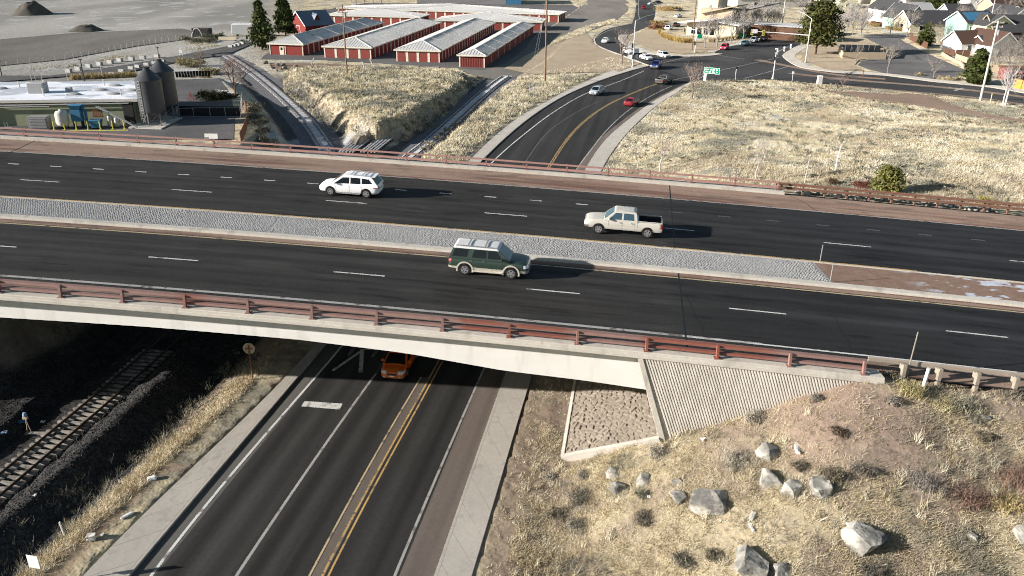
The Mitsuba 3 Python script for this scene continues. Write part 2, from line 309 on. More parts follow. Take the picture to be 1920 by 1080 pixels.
def ground_fn(p, n, uv):
    a = fbm(p.x * .045, p.y * .045, 0, 4); b = fbm(p.x * .35, p.y * .35, 3, 4); c = fbm(p.x * 2.2, p.y * 2.2, 7, 3); g = noise(p.x * 11, p.y * 11, 2)
    straw = mix(mi.Color3f(.33, .28, .18), mi.Color3f(.50, .44, .30), c)
    grey = mix(mi.Color3f(.19, .175, .13), mi.Color3f(.28, .26, .205), c)
    dirt = mix(mi.Color3f(.19, .15, .115), mi.Color3f(.29, .235, .18), c)
    col = mix(straw, grey, smoothstep(.48, .68, b)); col = mix(col, dirt, smoothstep(.56, .72, fbm(p.x * .5 + 9, p.y * .5, 5, 4)))
    # near hillside: more bare reddish soil
    red = mix(mi.Color3f(.21, .145, .115), mi.Color3f(.31, .225, .185), c)
    hill = smoothstep(60, 54, p.y) * smoothstep(-3, 0, p.x - .178 * (p.y - 31.5))
    col = mix(col, mix(dirt, mi.Color3f(.37, .315, .215), smoothstep(.42, .58, b)), hill)
    top = hill * smoothstep(4.4, 6.4, p.z + 2.6 * (b - .5)) * smoothstep(23, 17, p.x)
    col = mix(col, red, top * (.45 + .45 * b))
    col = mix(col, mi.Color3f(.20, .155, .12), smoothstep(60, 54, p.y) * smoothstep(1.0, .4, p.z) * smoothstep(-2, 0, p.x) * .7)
    # left of the road: soil then black ballast along the railway
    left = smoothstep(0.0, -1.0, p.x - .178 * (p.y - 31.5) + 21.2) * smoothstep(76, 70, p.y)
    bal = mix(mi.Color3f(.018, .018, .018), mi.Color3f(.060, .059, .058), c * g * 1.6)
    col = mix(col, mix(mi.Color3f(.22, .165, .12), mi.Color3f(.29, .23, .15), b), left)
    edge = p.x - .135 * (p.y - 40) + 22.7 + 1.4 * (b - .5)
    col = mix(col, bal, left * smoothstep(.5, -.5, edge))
    rocky = mix(mi.Color3f(.10, .085, .07), mi.Color3f(.22, .19, .155), b) * (.7 + .6 * c)
    col = mix(col, rocky, smoothstep(-33, -34.5, p.x) * smoothstep(104, 96, p.y) * smoothstep(-.4, .4, p.z))
    # cut faces beyond the bridge: pale basalt
    steep = smoothstep(.93, .80, n.z) * smoothstep(98, 104, p.y) * smoothstep(20, 0, p.x)
    col = mix(col, mix(mi.Color3f(.30, .235, .165), mi.Color3f(.46, .39, .29), c), steep * .9)
    # far open land on the left: grey frosted dirt
    far = smoothstep(-40, -70, p.x + .25 * (p.y - 190)) * smoothstep(150, 175, p.y)
    col = mix(col, mix(mi.Color3f(.20, .193, .175), mi.Color3f(.33, .315, .28), smoothstep(.3, .7, fbm(p.x * .03, p.y * .012, 0, 4))) * (.85 + .3 * c), far)
    xt1 = -0.000950 * p.y * p.y + -0.15731 * p.y + 5.757; xt2 = 0.20347 * p.y + -40.453
    tb = dr.maximum(smoothstep(6.4, 4.6, dr.abs(p.x - xt1 + .6 + 1.2 * (b - .5))), smoothstep(4.6, 3.4, dr.abs(p.x - xt2 + 1.4 * (b - .5)))) * smoothstep(90, 98, p.y) * smoothstep(196, 180, p.y)
    col = mix(col, mix(mi.Color3f(.045, .044, .043), mi.Color3f(.115, .112, .108), c * g * 1.5), tb)
    fr = smoothstep(.60, .78, fbm(p.x * .16 + 20, p.y * .16, 9, 4)) * smoothstep(95, 110, p.y)
    col = mix(col, mi.Color3f(.42, .43, .43), fr * .5)
    return col * (.86 + .28 * g)
mat('ground', P(ground_fn), 1.0, spec=0.1, bump=lambda p, n, uv: fbm(p.x * 1.6, p.y * 1.6, p.z, 4) * .22 + .03 * noise(p.x * 9, p.y * 9), bscale=0.6, eps=0.03)
def gravel(p, n, uv):
    m = fbm(p.x * .12, p.y * .05, 2, 4); c = noise(p.x * 4, p.y * 4)
    return mix(mi.Color3f(.105, .098, .088), mi.Color3f(.185, .172, .152), m) * (.85 + .3 * c)
mat('gravel_lot', P(gravel), 1.0, spec=.1)
mat('asphalt_lot', P(lambda p, n, uv: mi.Color3f(.098, .096, .095) * (.7 + .6 * fbm(p.x * .12, p.y * .12, 2, 4)) * (.9 + .2 * noise(p.x * 4, p.y * 4))), .95, spec=.2)
mat('pile_dirt', P(lambda p, n, uv: mi.Color3f(.095, .088, .075) * (.6 + .8 * fbm(p.x * .6, p.y * .6, p.z, 4))), 1.0, spec=.1)
mat('red_dirt', P(lambda p, n, uv: mix(mi.Color3f(.15, .11, .085), mi.Color3f(.21, .155, .12), fbm(p.x * .3, p.y * .3, 1, 4)) * (.85 + .3 * noise(p.x * 6, p.y * 6))), 1.0, spec=.1)
mat('bare_lawn', P(lambda p, n, uv: mix(mi.Color3f(.24, .19, .135), mi.Color3f(.33, .275, .20), fbm(p.x * .25, p.y * .25, 1, 4)) * (.9 + .2 * noise(p.x * 5, p.y * 5))), 1.0, spec=.1)
def median_dirt(p, n, uv):
    b = fbm(p.x * .9, p.y * 2.2, 1, 4); f = smoothstep(.60, .68, b) * smoothstep(26, 29, p.x)
    return mix(mix(mi.Color3f(.165, .11, .085), mi.Color3f(.22, .155, .12), fbm(p.x * 2, p.y * 2, 3, 3)), mi.Color3f(.40, .42, .47), f) * (.88 + .24 * noise(p.x * 9, p.y * 9))
mat('median_dirt', P(median_dirt), 1.0, spec=.1)
def stone_fn(p, n, uv):
    a = fbm(p.x * 1.6, p.y * 1.6, p.z * 1.6, 4); b = noise(p.x * 11, p.y * 11, p.z * 11)
    return mix(mi.Color3f(.15, .147, .135), mi.Color3f(.46, .44, .385), smoothstep(.3, .72, a)) * (.82 + .3 * b)
mat('boulder', P(stone_fn), .95, spec=.2, bump=lambda p, n, uv: fbm(p.x * 7, p.y * 7, p.z * 7, 3), bscale=.06, eps=.01)
def paver_fn(p, n, uv):
    a = fbm(p.x * .8, p.y * .8, p.z * .8, 3); b = noise(p.x * 12, p.y * 12, p.z * 12)
    return mix(mi.Color3f(.17, .145, .115), mi.Color3f(.30, .26, .21), a) * (.85 + .3 * b)
mat('slope_stone', P(paver_fn), .95, spec=.2)
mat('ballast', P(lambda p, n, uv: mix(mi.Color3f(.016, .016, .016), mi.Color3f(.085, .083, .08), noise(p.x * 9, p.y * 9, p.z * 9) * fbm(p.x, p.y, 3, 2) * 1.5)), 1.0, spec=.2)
mat('ballast_far', P(lambda p, n, uv: mix(mi.Color3f(.085, .085, .088), mi.Color3f(.17, .17, .175), noise(p.x * 7, p.y * 7, p.z * 7))), 1.0, spec=.1)
mat('sleeper', P(lambda p, n, uv: mix(mi.Color3f(.10, .09, .075), mi.Color3f(.29, .265, .23), smoothstep(.3, .65, fbm(p.x * 2.4, p.y * 2.4, p.z, 3)))), .95)
mat('sleeper_far', P(lambda p, n, uv: mix(mi.Color3f(.34, .335, .33), mi.Color3f(.58, .58, .59), fbm(p.x * .6, p.y * .6, p.z, 3))), .95)
mat('rail_steel', (.13, .10, .08), .5, metallic=.6)
def mu(key, col, **k): mat(key, col, **k)
dif('veg', {'type': 'mesh_attribute', 'name': 'vertex_color'})
for k, c in dict(white=(.72, .72, .70), offwhite=(.55, .53, .49), cream=(.55, .49, .36), black=(.015, .015, .015), dark=(.035, .035, .035), grey=(.22, .22, .22), midgrey=(.35, .35, .35), barn_red=(.19, .032, .026),
                 door_red=(.20, .045, .036), trim=(.60, .56, .46), olive=(.26, .28, .185), teal=(.27, .47, .43), mint=(.36, .55, .44), yellowish=(.62, .60, .38), brown=(.11, .06, .038), dkbrown=(.055, .035, .026), tan=(.42, .34, .24),
                 roofgrey=(.055, .055, .058), roofbrown=(.085, .05, .038), orange=(.55, .28, .06), yellow=(.60, .54, .09), blue=(.045, .16, .28), ltblue=(.25, .36, .50), signgreen=(.0, .23, .13), red=(.35, .03, .03), rust=(.20, .085, .045),
                 redbark=(.16, .075, .055), bark=(.11, .085, .065), concrete_block=(.34, .34, .33), tealgreen=(.03, .19, .12)).items():
    mat('c_' + k, c, .85, spec=.3)
mat('metal_white', (.62, .62, .62), .45, metallic=.1)
mat('metal_roof', P(lambda p, n, uv: mi.Color3f(.60, .59, .56) * (.85 + .3 * fbm(p.x * .12, p.y * .12, p.z, 3))), .45, metallic=.15)
mat('metal_galv', (.48, .48, .47), .45, metallic=.6)
mat('blue_roof', (.15, .19, .24), .5, metallic=.3)
mat('silo_grey', P(lambda p, n, uv: mi.Color3f(.052, .055, .062) * (.8 + .4 * fbm(p.x * .5, p.y * .5, p.z * .25, 3))), .45)
mat('frost_roof', P(lambda p, n, uv: mix(mi.Color3f(.70, .72, .75), mi.Color3f(.40, .43, .47), smoothstep(.46, .60, fbm(p.x * .22, p.y * .5, 1, 4)))), .8)
mat('glass_dark', (.006, .008, .01), .04, spec=.5)
mat('glass_blue', (.035, .075, .10), .06, spec=.9)
mat('tyre', (.018, .018, .018), .85, spec=.2)
mat('chrome', (.62, .62, .63), .22, metallic=.9)
mat('rim', (.52, .52, .53), .32, metallic=.7)
mat('lamp_clear', (.68, .68, .70), .12, spec=.8, coat=.6)
mat('lamp_red', (.30, .012, .016), .2, coat=.6)
mat('lamp_amber', (.55, .22, .03), .2, coat=.6)
mat('plastic_black', (.02, .02, .021), .5)
for k, c in dict(white=(.78, .78, .77), beige=(.50, .475, .415), green=(.026, .045, .036), tan=(.46, .43, .36), orange=(.60, .115, .010), silver=(.36, .41, .45), red=(.22, .012, .02), darkgrey=(.045, .045, .045), blue=(.012, .025, .16), pink=(.52, .05, .10), aqua=(.16, .32, .37), black=(.012, .012, .014), ltsilver=(.55, .56, .56)).items():
    mat('car_' + k, c, .30, spec=.5, coat=.8)
mat('car_roofwhite', (.62, .615, .59), .35, coat=.6)

# ---------------------------------------------------------------- flat paved areas beyond the bridge (outlines in metres)
CROSS_N = np.array([[39.91,185.12],[45.47,186.13],[57.15,187.44],[68.6,182.17],[81.54,173.33],[92.57,165.82],[98.54,159.25]])
CROSS_F = np.array([[106.14,172.53],[102.94,179.62],[93.49,186.98],[86.97,195.12],[76.47,199.5],[70.53,208.81],[72.34,226.69]])
NORTH_R = np.array([[72.2,226.69],[78.89,241.83],[85.39,253.58],[93.61,275.49],[100.55,295.75]])
NORTH_L = np.array([[93.37,295.21],[81.63,271.62],[72.61,259.48],[64.17,249.61],[56.02,235.71]])
SLIP_IN = np.array([[55.5,233.39],[47.16,228.45],[39.68,231.31],[36.94,241.64],[35.24,254.29],[35.19,264.01],[37.28,277.75],[43.54,295.0],[50.27,312.4]])
SLIP_UP = np.array([[57.46,350.6],[66.08,402.12],[75.77,470.48],[65.18,469.23],[57.65,407.78],[49.09,349.86],[43.79,317.93]])
SLIP_OUT = np.array([[37.43,307.48],[31.46,294.08],[26.95,277.01],[24.69,263.29],[24.18,252.23],[25.59,240.93],[28.68,228.44],[31.75,215.18],[33.49,207.72]])
INTERSECTION = Polygon(np.vstack([CURB_R[-1:], CROSS_N, CROSS_F, NORTH_R, NORTH_L, SLIP_IN, SLIP_UP, SLIP_OUT, CURB_L[-1:]])).buffer(0)
STORE_LOT = Polygon(np.array([[-64.83,213.63],[-66.26,226.04],[-70.69,279.6],[-82.12,363.75],[-68.27,418.55],[25.34,428.76],[29.32,392.12],[14.88,313.55],[7.81,282.08],[3.27,241.96],[-1.12,211.41],[-7.33,197.65],[-13.25,201.62],[-29.38,207.03],[-47.89,213.61]])).buffer(0)
GRAVEL = Polygon(np.array([[-12.99,201.64],[-7.36,198.5],[-1.79,211.37],[3.27,241.96],[8.17,282.11],[15.18,311.58],[30.05,392.2],[42.61,475.35],[63.4,477.85],[49.86,376.37],[36.8,317.36],[20.14,276.53],[13.86,248.94],[7.69,213.82],[2.72,195.68],[-1.54,184.56],[-5.72,185.84],[-10.26,193.38]])).buffer(0)
EAST_LOT = Polygon(np.array([[86.94,212.49],[91.15,220.52],[97.89,226.06],[103.7,229.61],[107.55,236.53],[109.11,243.71],[111.31,262.06],[114.75,280.1],[121.42,287.05],[131.79,284.52],[122.68,268.52],[115.29,233.6],[110.49,204.7],[102.56,191.97],[93.42,190.74],[88.36,198.45],[86.7,206.08]])).buffer(0)
FLAT = INTERSECTION.union(Polygon(np.vstack([CURB_L[-60:], CURB_R[-60:][::-1]])).buffer(0)).union(STORE_LOT).union(GRAVEL).union(EAST_LOT).buffer(0.3)
#==TERR==
def zt(x, y): return terr(x, y)
xs = np.r_[[-6000, -3500, -2000, -1200, -800, -600], np.linspace(-450, -160, 60), np.linspace(-159, -60, 90), np.linspace(-59.5, -36, 60), np.linspace(-35.6, 32, 190), np.linspace(32.7, 120, 110), np.linspace(122, 330, 70), [420, 600, 900, 1400, 2200, 3500, 6000]]
ys = np.r_[[-2500, -1200, -600, -300, -150, -80, -40, -15], np.linspace(0, 27, 18), np.linspace(27.4, 60, 95), np.linspace(60.6, 110, 70), np.linspace(110.7, 200, 140), np.linspace(201.2, 400, 120), [430, 480, 560, 680, 850, 1100, 1500, 2200, 3500, 5500]]
XX, YY = np.meshgrid(xs, ys, indexing='ij'); ZZ = terr(XX.ravel(), YY.ravel())
nx, ny = XX.shape; I, J = np.meshgrid(np.arange(nx - 1), np.arange(ny - 1), indexing='ij'); q = (I * ny + J).ravel()
gm = trimesh.Trimesh(np.c_[XX.ravel(), YY.ravel(), ZZ], np.vstack([np.stack([q, q + ny, q + ny + 1], 1), np.stack([q, q + ny + 1, q + 1], 1)]), process=False)
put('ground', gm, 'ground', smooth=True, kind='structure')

# ---------------------------------------------------------------- lower road, walks, far pavements
def zc(a, z): return np.c_[a[:, :2], np.full(len(a), z)]
put('lower_road', strip(zc(CURB_L, 0.0), zc(CURB_R, 0.0)), 'asphalt_low', kind='structure')
dust_in = CURB_R.copy(); dust_in[:, 0] -= np.interp(CURB_R[:, 1], [8, 31, 60, 110, 150, 220], [1.9, 1.75, 1.6, 1.3, .9, .3])
put('shoulder', strip(zc(dust_in, 0.004), zc(CURB_R, 0.004)), 'dusty_shoulder', parent='lower_road')
gl = CURB_L[(CURB_L[:, 1] < 66)]; go = gl.copy(); go[:, 0] += np.interp(gl[:, 1], [8, 31, 60], [1.15, 1.15, 1.3]); put('gutter', strip(zc(gl, .003), zc(go, .003)), 'gutter_dust', parent='lower_road')
put('far_road', sheet(INTERSECTION, 0.0), 'asphalt_far', kind='structure')
put('storage_lot', sheet(STORE_LOT.difference(GRAVEL), -0.02), 'asphalt_lot', kind='structure')
put('gravel_road', sheet(GRAVEL.difference(INTERSECTION), -0.015), 'gravel_lot', kind='structure')
put('east_lot', sheet(EAST_LOT, 0.0), 'asphalt_lot', kind='structure')
def pave(name, poly, m, dz=.05, size=2.5): return put(name, sheet(poly.buffer(0), dz, size, terr), m, kind='structure')
pave('brewery_lot', Polygon(np.array([[-105.19,159.64],[-79.59,117.99],[-41.23,119.31],[-46.85,137.66],[-54.01,157.82],[-62.11,175.42],[-71.23,172.87],[-89.79,167.92]])), 'asphalt_lot')
pave('west_road', Polygon(np.array([[-111.13,172.71],[-104.51,180.92],[-99.63,187.36],[-93.2,201.35],[-87.15,217.38],[-81.23,237.17],[-81.7,255.79],[-75.61,246.54],[-75.28,222.39],[-83.04,206.59],[-88.29,188.75],[-92.25,177.15],[-99.26,171.24],[-106.88,165.65]])), 'asphalt_lot', .22)
pave('dirt_lot', Polygon(np.array([[-155.51,246.06],[-140.5,268.69],[-111.49,285.7],[-100.29,273.2],[-98.2,255.4],[-106.51,236.59],[-112.52,210.15],[-124.72,194.97]])), 'gravel_lot', .16, 4)
pave('dirt_track', Polygon(np.array([[64.8,173.39],[70.29,171.71],[77.91,168.91],[80.97,170.92],[85.38,168.62],[84.74,163.22],[84.2,157.05],[84.47,146.45],[86.96,137.6],[83.83,132.19],[81.02,139.95],[78.61,150.1],[76.01,155.11],[70.79,162.04],[65.11,169.58]])), 'red_dirt', .10)
pave('dirt_verge', Polygon(np.array([[-2.34,201.51],[5.4,234.12],[16.09,266.16],[24.07,282.3],[24.15,260.93],[24.14,244.93],[28.16,226.54],[31.78,211.56],[24.71,196.98],[12.02,194.67],[4.51,191.87]])), 'bare_lawn', .13)
pave('bare_verge', Polygon(np.array([[36.31,267.56],[47.27,301.53],[49.67,287.52],[54.97,260.2],[67.57,258.27],[57.66,239.7],[47.65,231.0],[40.25,233.95],[37.84,245.81]])), 'bare_lawn', .08)
pave('park_verge', Polygon(np.array([[75.05,220.88],[85.07,246.3],[107.53,288.41],[111.68,275.83],[109.2,252.96],[106.35,237.97],[98.29,226.38],[90.38,220.74],[85.82,211.71],[84.68,202.65],[76.48,201.36]])), 'bare_lawn', .08)
pave('roadside_berm', Polygon(np.array([[-60.27,207.06],[-47.72,206.83],[-28.61,201.5],[-12.91,196.3],[-10.04,189.14],[-19.73,189.43],[-33.71,193.54],[-49.94,194.34],[-57.66,199.92]])), 'red_dirt', .10)

def slab_walk(key, In, Out, z0, label, L, n0=0, n1=None, step=3):
    """pavement: kerb along In, slabs to Out; each slab between joints is a part"""
    n1 = n1 or len(In)
    t = np.gradient(In[:, :2], axis=0); side = np.sign((t[:, 0] * (Out[:, 1] - In[:, 1]) - t[:, 1] * (Out[:, 0] - In[:, 0])).mean())
    kerb_in = offset_line(In, -side * 0.16)
    k = put(key, sweep([zc(In, -0.1), zc(In, z0), zc(kerb_in, z0), zc(kerb_in, -0.1)]), 'walk_concrete', label=None, kind='structure')
    s = np.r_[0, np.cumsum(np.linalg.norm(np.diff(In[:, :2], axis=0), axis=1))]
    kin = offset_line(In, -side * 0.172)
    for a in np.arange(0, s[-1] - L * 0.5, L):
        qa = np.linspace(a + .012, min(a + L - .012, s[-1]), 3)
        li = np.stack([np.interp(qa, s, kin[:, j]) for j in (0, 1)], 1); lo = np.stack([np.interp(qa, s, Out[:, j]) for j in (0, 1)], 1)
        if L < 3 and li[0, 1] > 75: break
        put('slab', sweep([zc(li, -0.1), zc(li, z0), zc(lo, z0), zc(lo, -0.1)]), 'walk_concrete', parent=k)
    if L < 3:
        m = (s > a); put('far_slab', sweep([zc(kin[m], -0.1), zc(kin[m], z0), zc(Out[m], z0), zc(Out[m], -0.1)]), 'walk_concrete', parent=k)
    return k
slab_walk('west_walk', CURB_L, WALK_L, 0.14, '', 2.45)
slab_walk('east_walk', CURB_R, WALK_R, 0.13, '', 2.45)
def ribbon_walk(key, pts, w, z=0.13, m='walk_concrete'):
    p = dense(pts, max(12, 3 * len(pts))); o = offset_line(p, w)
    return put(key, sweep([zc(p, -.1), zc(p, z), zc(o, z), zc(o, -.1)]), m, kind='structure')
ribbon_walk('corner_walk', SLIP_IN[:7], -2.6)
ribbon_walk('cross_walk', np.vstack([CROSS_F, NORTH_R[1:3]]), 3.2)
ribbon_walk('slip_kerb', SLIP_OUT, -.4)
ribbon_walk('north_walk', NORTH_L[1:], 2.2)

# paint
def line_on(pts, w, z, m, parent, name='paint_line', n=60):
    p = dense(pts, n); a, b = offset_line(p, -w / 2), offset_line(p, w / 2)
    return put(name, strip(zc(a, z), zc(b, z)), m, parent=parent)
LE = np.vstack([[[-19.5, 12.0]], np.array([[-17.65,31.34],[-13.08,55.95],[-3.11,111.43],[1.95,131.02],[8.64,152.61],[15.55,170.03],[22.39,182.09],[31.0,199.66]])])
LL = np.vstack([[[-16.2, 12.0]], np.array([[-13.47,31.38],[-9.77,51.82]])])
LLf = np.array([[-9.77,51.82],[1.34,110.84],[5.4,131.14],[10.18,145.51],[16.43,159.67]])
YL = np.vstack([[[-12.3, 12.0]], np.array([[-9.88,31.42],[-6.45,51.33]])]); YR = np.vstack([[[-11.7, 12.0]], np.array([[-9.25,31.43],[-5.91,50.95]])])
YF = np.array([[4.68,108.95],[9.79,132.48],[16.62,153.2],[25.17,170.78],[31.21,181.1]])
RE = np.vstack([[[-8.6, 12.0]], np.array([[-5.68,31.47],[-1.99,52.74],[8.58,108.51],[11.25,118.83],[15.02,132.67],[22.11,153.43],[33.99,178.44]])])
lr = 'lower_road'
line_on(LE, .17, .016, 'paint_white', lr, 'edge_line', 120)
line_on(LL, .17, .006, 'paint_dim', lr, 'lane_line'); line_on(LLf, .15, .006, 'paint_faint', lr, 'lane_line')
line_on(YL, .12, .006, 'paint_tan', lr, 'yellow_line')
for dx in (-.0, .30):
    q = YR.copy(); q[:, 0] += dx; line_on(np.vstack([q, YF + [dx - .1, 0]]), .115, .006, 'paint_yellow', lr, 'yellow_line', 120)
line_on(RE, .15, .006, 'paint_dim', lr, 'edge_line', 120)
# bicycle lane bar, arrow and the rumbled strip between the yellow lines
cb = np.array([[-14.01,47.91],[-11.38,47.61],[-11.42,46.86],[-14.07,47.23]])
put('stop_bar', sheet(Polygon(cb), .008), 'paint_white', parent=lr)
for a, b, w in ((np.array([[-10.9,51.88],[-11.41,55.54]]), 0, .30), (np.array([[-12.97,52.16],[-11.29,55.54]]), 0, .24), (np.array([[-9.14,55.58],[-11.29,55.54]]), 0, .2)):
    line_on(a, w, .009, 'paint_white', lr, 'bike_arrow', 4)
for u in (660, 704):
    c = {660: np.array([-12.14,55.26]), 704: np.array([-10.33,55.12])}[u]
    an = np.linspace(0, 2 * np.pi, 25); pts = np.c_[c[0] + .13 * np.cos(an) + .12 * np.sin(an), c[1] + .8 * np.sin(an)]
    put('bike_wheel', sheet(Polygon(pts).difference(Polygon(pts).buffer(-.075)), .009), 'paint_dim', parent=lr)
rm = offset_line(dense(YL, 60), .42)
pts = dense(rm, 230); r_ = np.random.default_rng(3)
put('median_rumble', cat_([sheet(Polygon([(x + a, y + b) for a, b in r_.uniform(-.10, .10, (5, 2))]).convex_hull, .007) for x, y in np.repeat(pts[:, :2], 3, 0) + r_.normal(0, .13, (690, 2))]), 'rumble', parent=lr, kind='stuff')
line_on(rm, .62, .003, 'dusty_shoulder', lr, 'median_dust')
fr = 'far_road'
for i, l in enumerate((np.array([[35.63,186.39],[46.27,197.94],[70.85,225.55]]), np.array([[52.28,189.47],[62.12,201.29],[68.8,209.64]]), np.array([[55.03,230.01],[60.62,221.83]]), np.array([[37.49,213.56],[48.4,227.44]]), np.array([[71.23,189.65],[82.43,184.26],[92.19,180.49],[97.98,176.04]]),
               np.array([[24.89,261.88],[27.82,277.08],[32.57,292.41],[38.13,303.72]]), np.array([[64.03,444.4],[54.35,376.8],[49.05,335.65]]), np.array([[29.46,223.14],[33.5,209.56]]))):
    line_on(l, .2, .012, 'paint_dim', fr, 'paint_line', 20)
for i, l in enumerate((np.array([[63.91,220.99],[70.32,206.09],[74.92,196.94],[84.71,190.31]]), np.array([[65.23,198.09],[76.69,188.4],[86.36,183.02],[95.19,177.23],[103.6,168.09]]), np.array([[68.6,182.17],[81.83,173.99],[93.2,167.03],[98.86,159.82]]))):
    line_on(l, 2.2 if i < 2 else 1.4, .006, 'red_dirt', fr, 'cinder_strip', 20)
line_on(np.array([[93.98,179.89],[95.55,175.27]]), .5, .012, 'paint_dim', fr, 'arrow'); line_on(np.array([[93.02,175.15],[96.58,178.64]]), .5, .013, 'paint_dim', fr, 'arrow')

# ---------------------------------------------------------------- highway surface
hx = np.linspace(-150, 120, 271)
def hl(c, dz, x=hx): return np.c_[x, hy(x, c), hz(x) + dz]
def hstrip(c0, c1, dz, m, name, x=hx): return put(name, strip(hl(c1, dz, x), hl(c0, dz, x)), m, parent='highway')
put('highway', strip(hl(75.3, 0.0), hl(40.6, 0.0)), 'asphalt_hwy', kind='structure')
hstrip(70.5, 74.9, .004, 'cinder_shoulder', 'far_shoulder')
hstrip(40.74, 42.35, .004, 'cinder_shoulder', 'near_gutter')
hstrip(51.95, 52.62, .004, 'cinder_shoulder', 'median_gutter'); hstrip(57.0, 57.3, .004, 'seal_black', 'median_gutter')
xn = np.linspace(-150, 120, 271)
hstrip(42.68, 42.95, .005, 'paint_dim', 'edge_line', np.linspace(-150, 14, 160)); hstrip(42.70, 42.86, .005, 'paint_white', 'edge_line', np.linspace(10.2, 120, 100))
hstrip(51.66, 51.82, .005, 'paint_tan', 'yellow_line'); hstrip(57.55, 57.71, .005, 'paint_yellow', 'yellow_line', np.linspace(-150, 28.4, 180)); hstrip(57.5, 57.62, .006, 'paint_tan', 'yellow_line', np.linspace(31, 120, 90))
hstrip(70.34, 70.5, .006, 'paint_dim', 'edge_line')
for x0 in np.arange(-23.9 - 12.4 * 9, 100, 12.4):
    hstrip(47.38, 47.52, .006, 'paint_white', 'lane_dash', np.linspace(x0, x0 + 3.35, 4))
for x0 in np.arange(-41.5 - 12.9 * 8, 100, 12.95):
    hstrip(62.02, 62.16, .006, 'paint_white', 'lane_dash', np.linspace(x0, x0 + 3.4, 4))
for x0 in np.arange(-48.6 - 3.85 * 22, 100, 3.85):
    hstrip(66.45, 66.62, .006, 'paint_white' if x0 < 9.5 else 'paint_faint', 'short_dash', np.linspace(x0, x0 + 1.0, 3))
def joint(c0, x0, c1, x1, w, name='joint'):
    c = np.linspace(c0, c1, 30); x = np.interp(c, [c0, c1], [x0, x1]) + (meshkit.noise(np.c_[c * .9, c * 0, c * 0]) - .5) * .25 * (w < .1)
    a, b = np.c_[x - w / 2, hy(x - w / 2, c), hz(x - w / 2) + .007], np.c_[x + w / 2, hy(x + w / 2, c), hz(x + w / 2) + .007]
    return put(name, strip(a, b), 'seal_black', parent='highway')
joint(41.0, 9.6, 52.6, 11.2, .10); joint(57.0, 11.75, 75.2, 14.45, .10); joint(60.0, -46.2, 75.2, -46.9, .14)
joint(42.9, 18.9, 51.5, 19.9, .05, 'crack'); joint(70.6, 26.0, 74.6, 25.0, .06, 'crack'); joint(43.5, 11.0, 49.5, 10.9, .05, 'crack')

# raised median: kerbs, cobbled concrete, then bare dirt
md = 'median'
xm = np.linspace(-150, 21.3, 170); xd = np.linspace(21.3, 120, 100)
put(md, sweep([hl(53.25, .0, xm), hl(53.25, .12, xm), hl(56.95, .12, xm), hl(56.95, .0, xm)]), 'cobble_mortar', kind='structure')
for xx in (np.linspace(-150, 120, 271),):
    put('kerb', sweep([hl(52.62, -.05, xx), hl(52.66, .17, xx), hl(53.22, .17, xx), hl(53.22, -.05, xx)]), 'concrete', parent=md)
    put('kerb', sweep([hl(56.98, -.05, xx), hl(56.98, .15, xx), hl(57.12, .15, xx), hl(57.12, -.05, xx)]), 'concrete', parent=md)
put('dirt', sweep([hl(53.24, .0, xd), hl(53.24, .11, xd), hl(56.96, .11, xd), hl(56.96, .0, xd)]), 'median_dirt', parent=md)
r_ = np.random.default_rng(11); gx, gy = np.meshgrid(np.arange(-64, 21.0, .18), np.arange(53.38, 56.88, .165)); gx = gx + .10 * (np.arange(gx.shape[0]) % 2)[:, None]
cx = gx.ravel() + r_.uniform(-.04, .04, gx.size); cy = gy.ravel() + r_.uniform(-.035, .035, gx.size); keep = (np.abs(cx + 17.6) > .1) & (cx < 21.3 + (cy - 53.3) * .1); cx, cy = cx[keep], cy[keep]
an = np.arange(6) * np.pi / 3; rr = r_.uniform(.06, .105, (len(cx), 1)); hh = r_.uniform(.022, .048, (len(cx), 1))
def ringp(f, dz): 
    X = cx[:, None] + rr * f * 1.15 * np.cos(an); Cc = cy[:, None] + rr * f * .9 * np.sin(an)
    return np.stack([X, hy(X, Cc), hz(X) + .12 + dz], -1)
v = np.concatenate([ringp(1.0, 0 * hh - .01), ringp(.62, hh), ringp(0.0, hh * 1.12)[:, :1]], 1); k = np.arange(6); k2 = (k + 1) % 6
tf = np.vstack([np.stack([k, k2, k2 + 6], 1), np.stack([k, k2 + 6, k + 6], 1), np.stack([k + 6, k2 + 6, k * 0 + 12], 1)])
put('cobbles', trimesh.Trimesh(v.reshape(-1, 3), (tf[None] + 13 * np.arange(len(cx))[:, None, None]).reshape(-1, 3), process=False), 'cobble_concrete', smooth=True, parent=md, kind='stuff')

# ---------------------------------------------------------------- the bridge
br = thing('highway_bridge', 'long highway bridge with white painted girder crossing over the lower road and railway', 'bridge')
bx = np.linspace(-60, 12.0, 90)
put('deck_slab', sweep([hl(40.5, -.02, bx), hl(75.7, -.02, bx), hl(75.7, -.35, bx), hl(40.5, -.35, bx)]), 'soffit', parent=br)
lx = np.linspace(-80, 19.3, 130)
put('edge_beam', sweep([hl(40.72, -.05, lx), hl(40.72, .20, lx), hl(39.90, .20, lx), hl(39.86, .16, lx), hl(39.86, .02, lx), hl(39.80, .0, lx), hl(39.80, -.16, lx), hl(41.1, -.24, lx)]), 'concrete', smooth=25, parent=br)
flx = np.linspace(-80, 24.5, 130)
put('far_edge_beam', sweep([hl(74.85, -.05, flx), hl(74.85, .22, flx), hl(75.9, .22, flx), hl(75.9, -.62, flx), hl(75.6, -.62, flx)]), 'concrete', parent=br)
def haunch(x): return np.interp(x, [-60, -46, -30.69, -21.42, -12.39, -6.11, -0.45, 4.26, 7.68, 12], [2.83, 2.28, 1.93, 1.76, 1.73, 1.95, 2.45, 2.55, 2.71, 2.91])
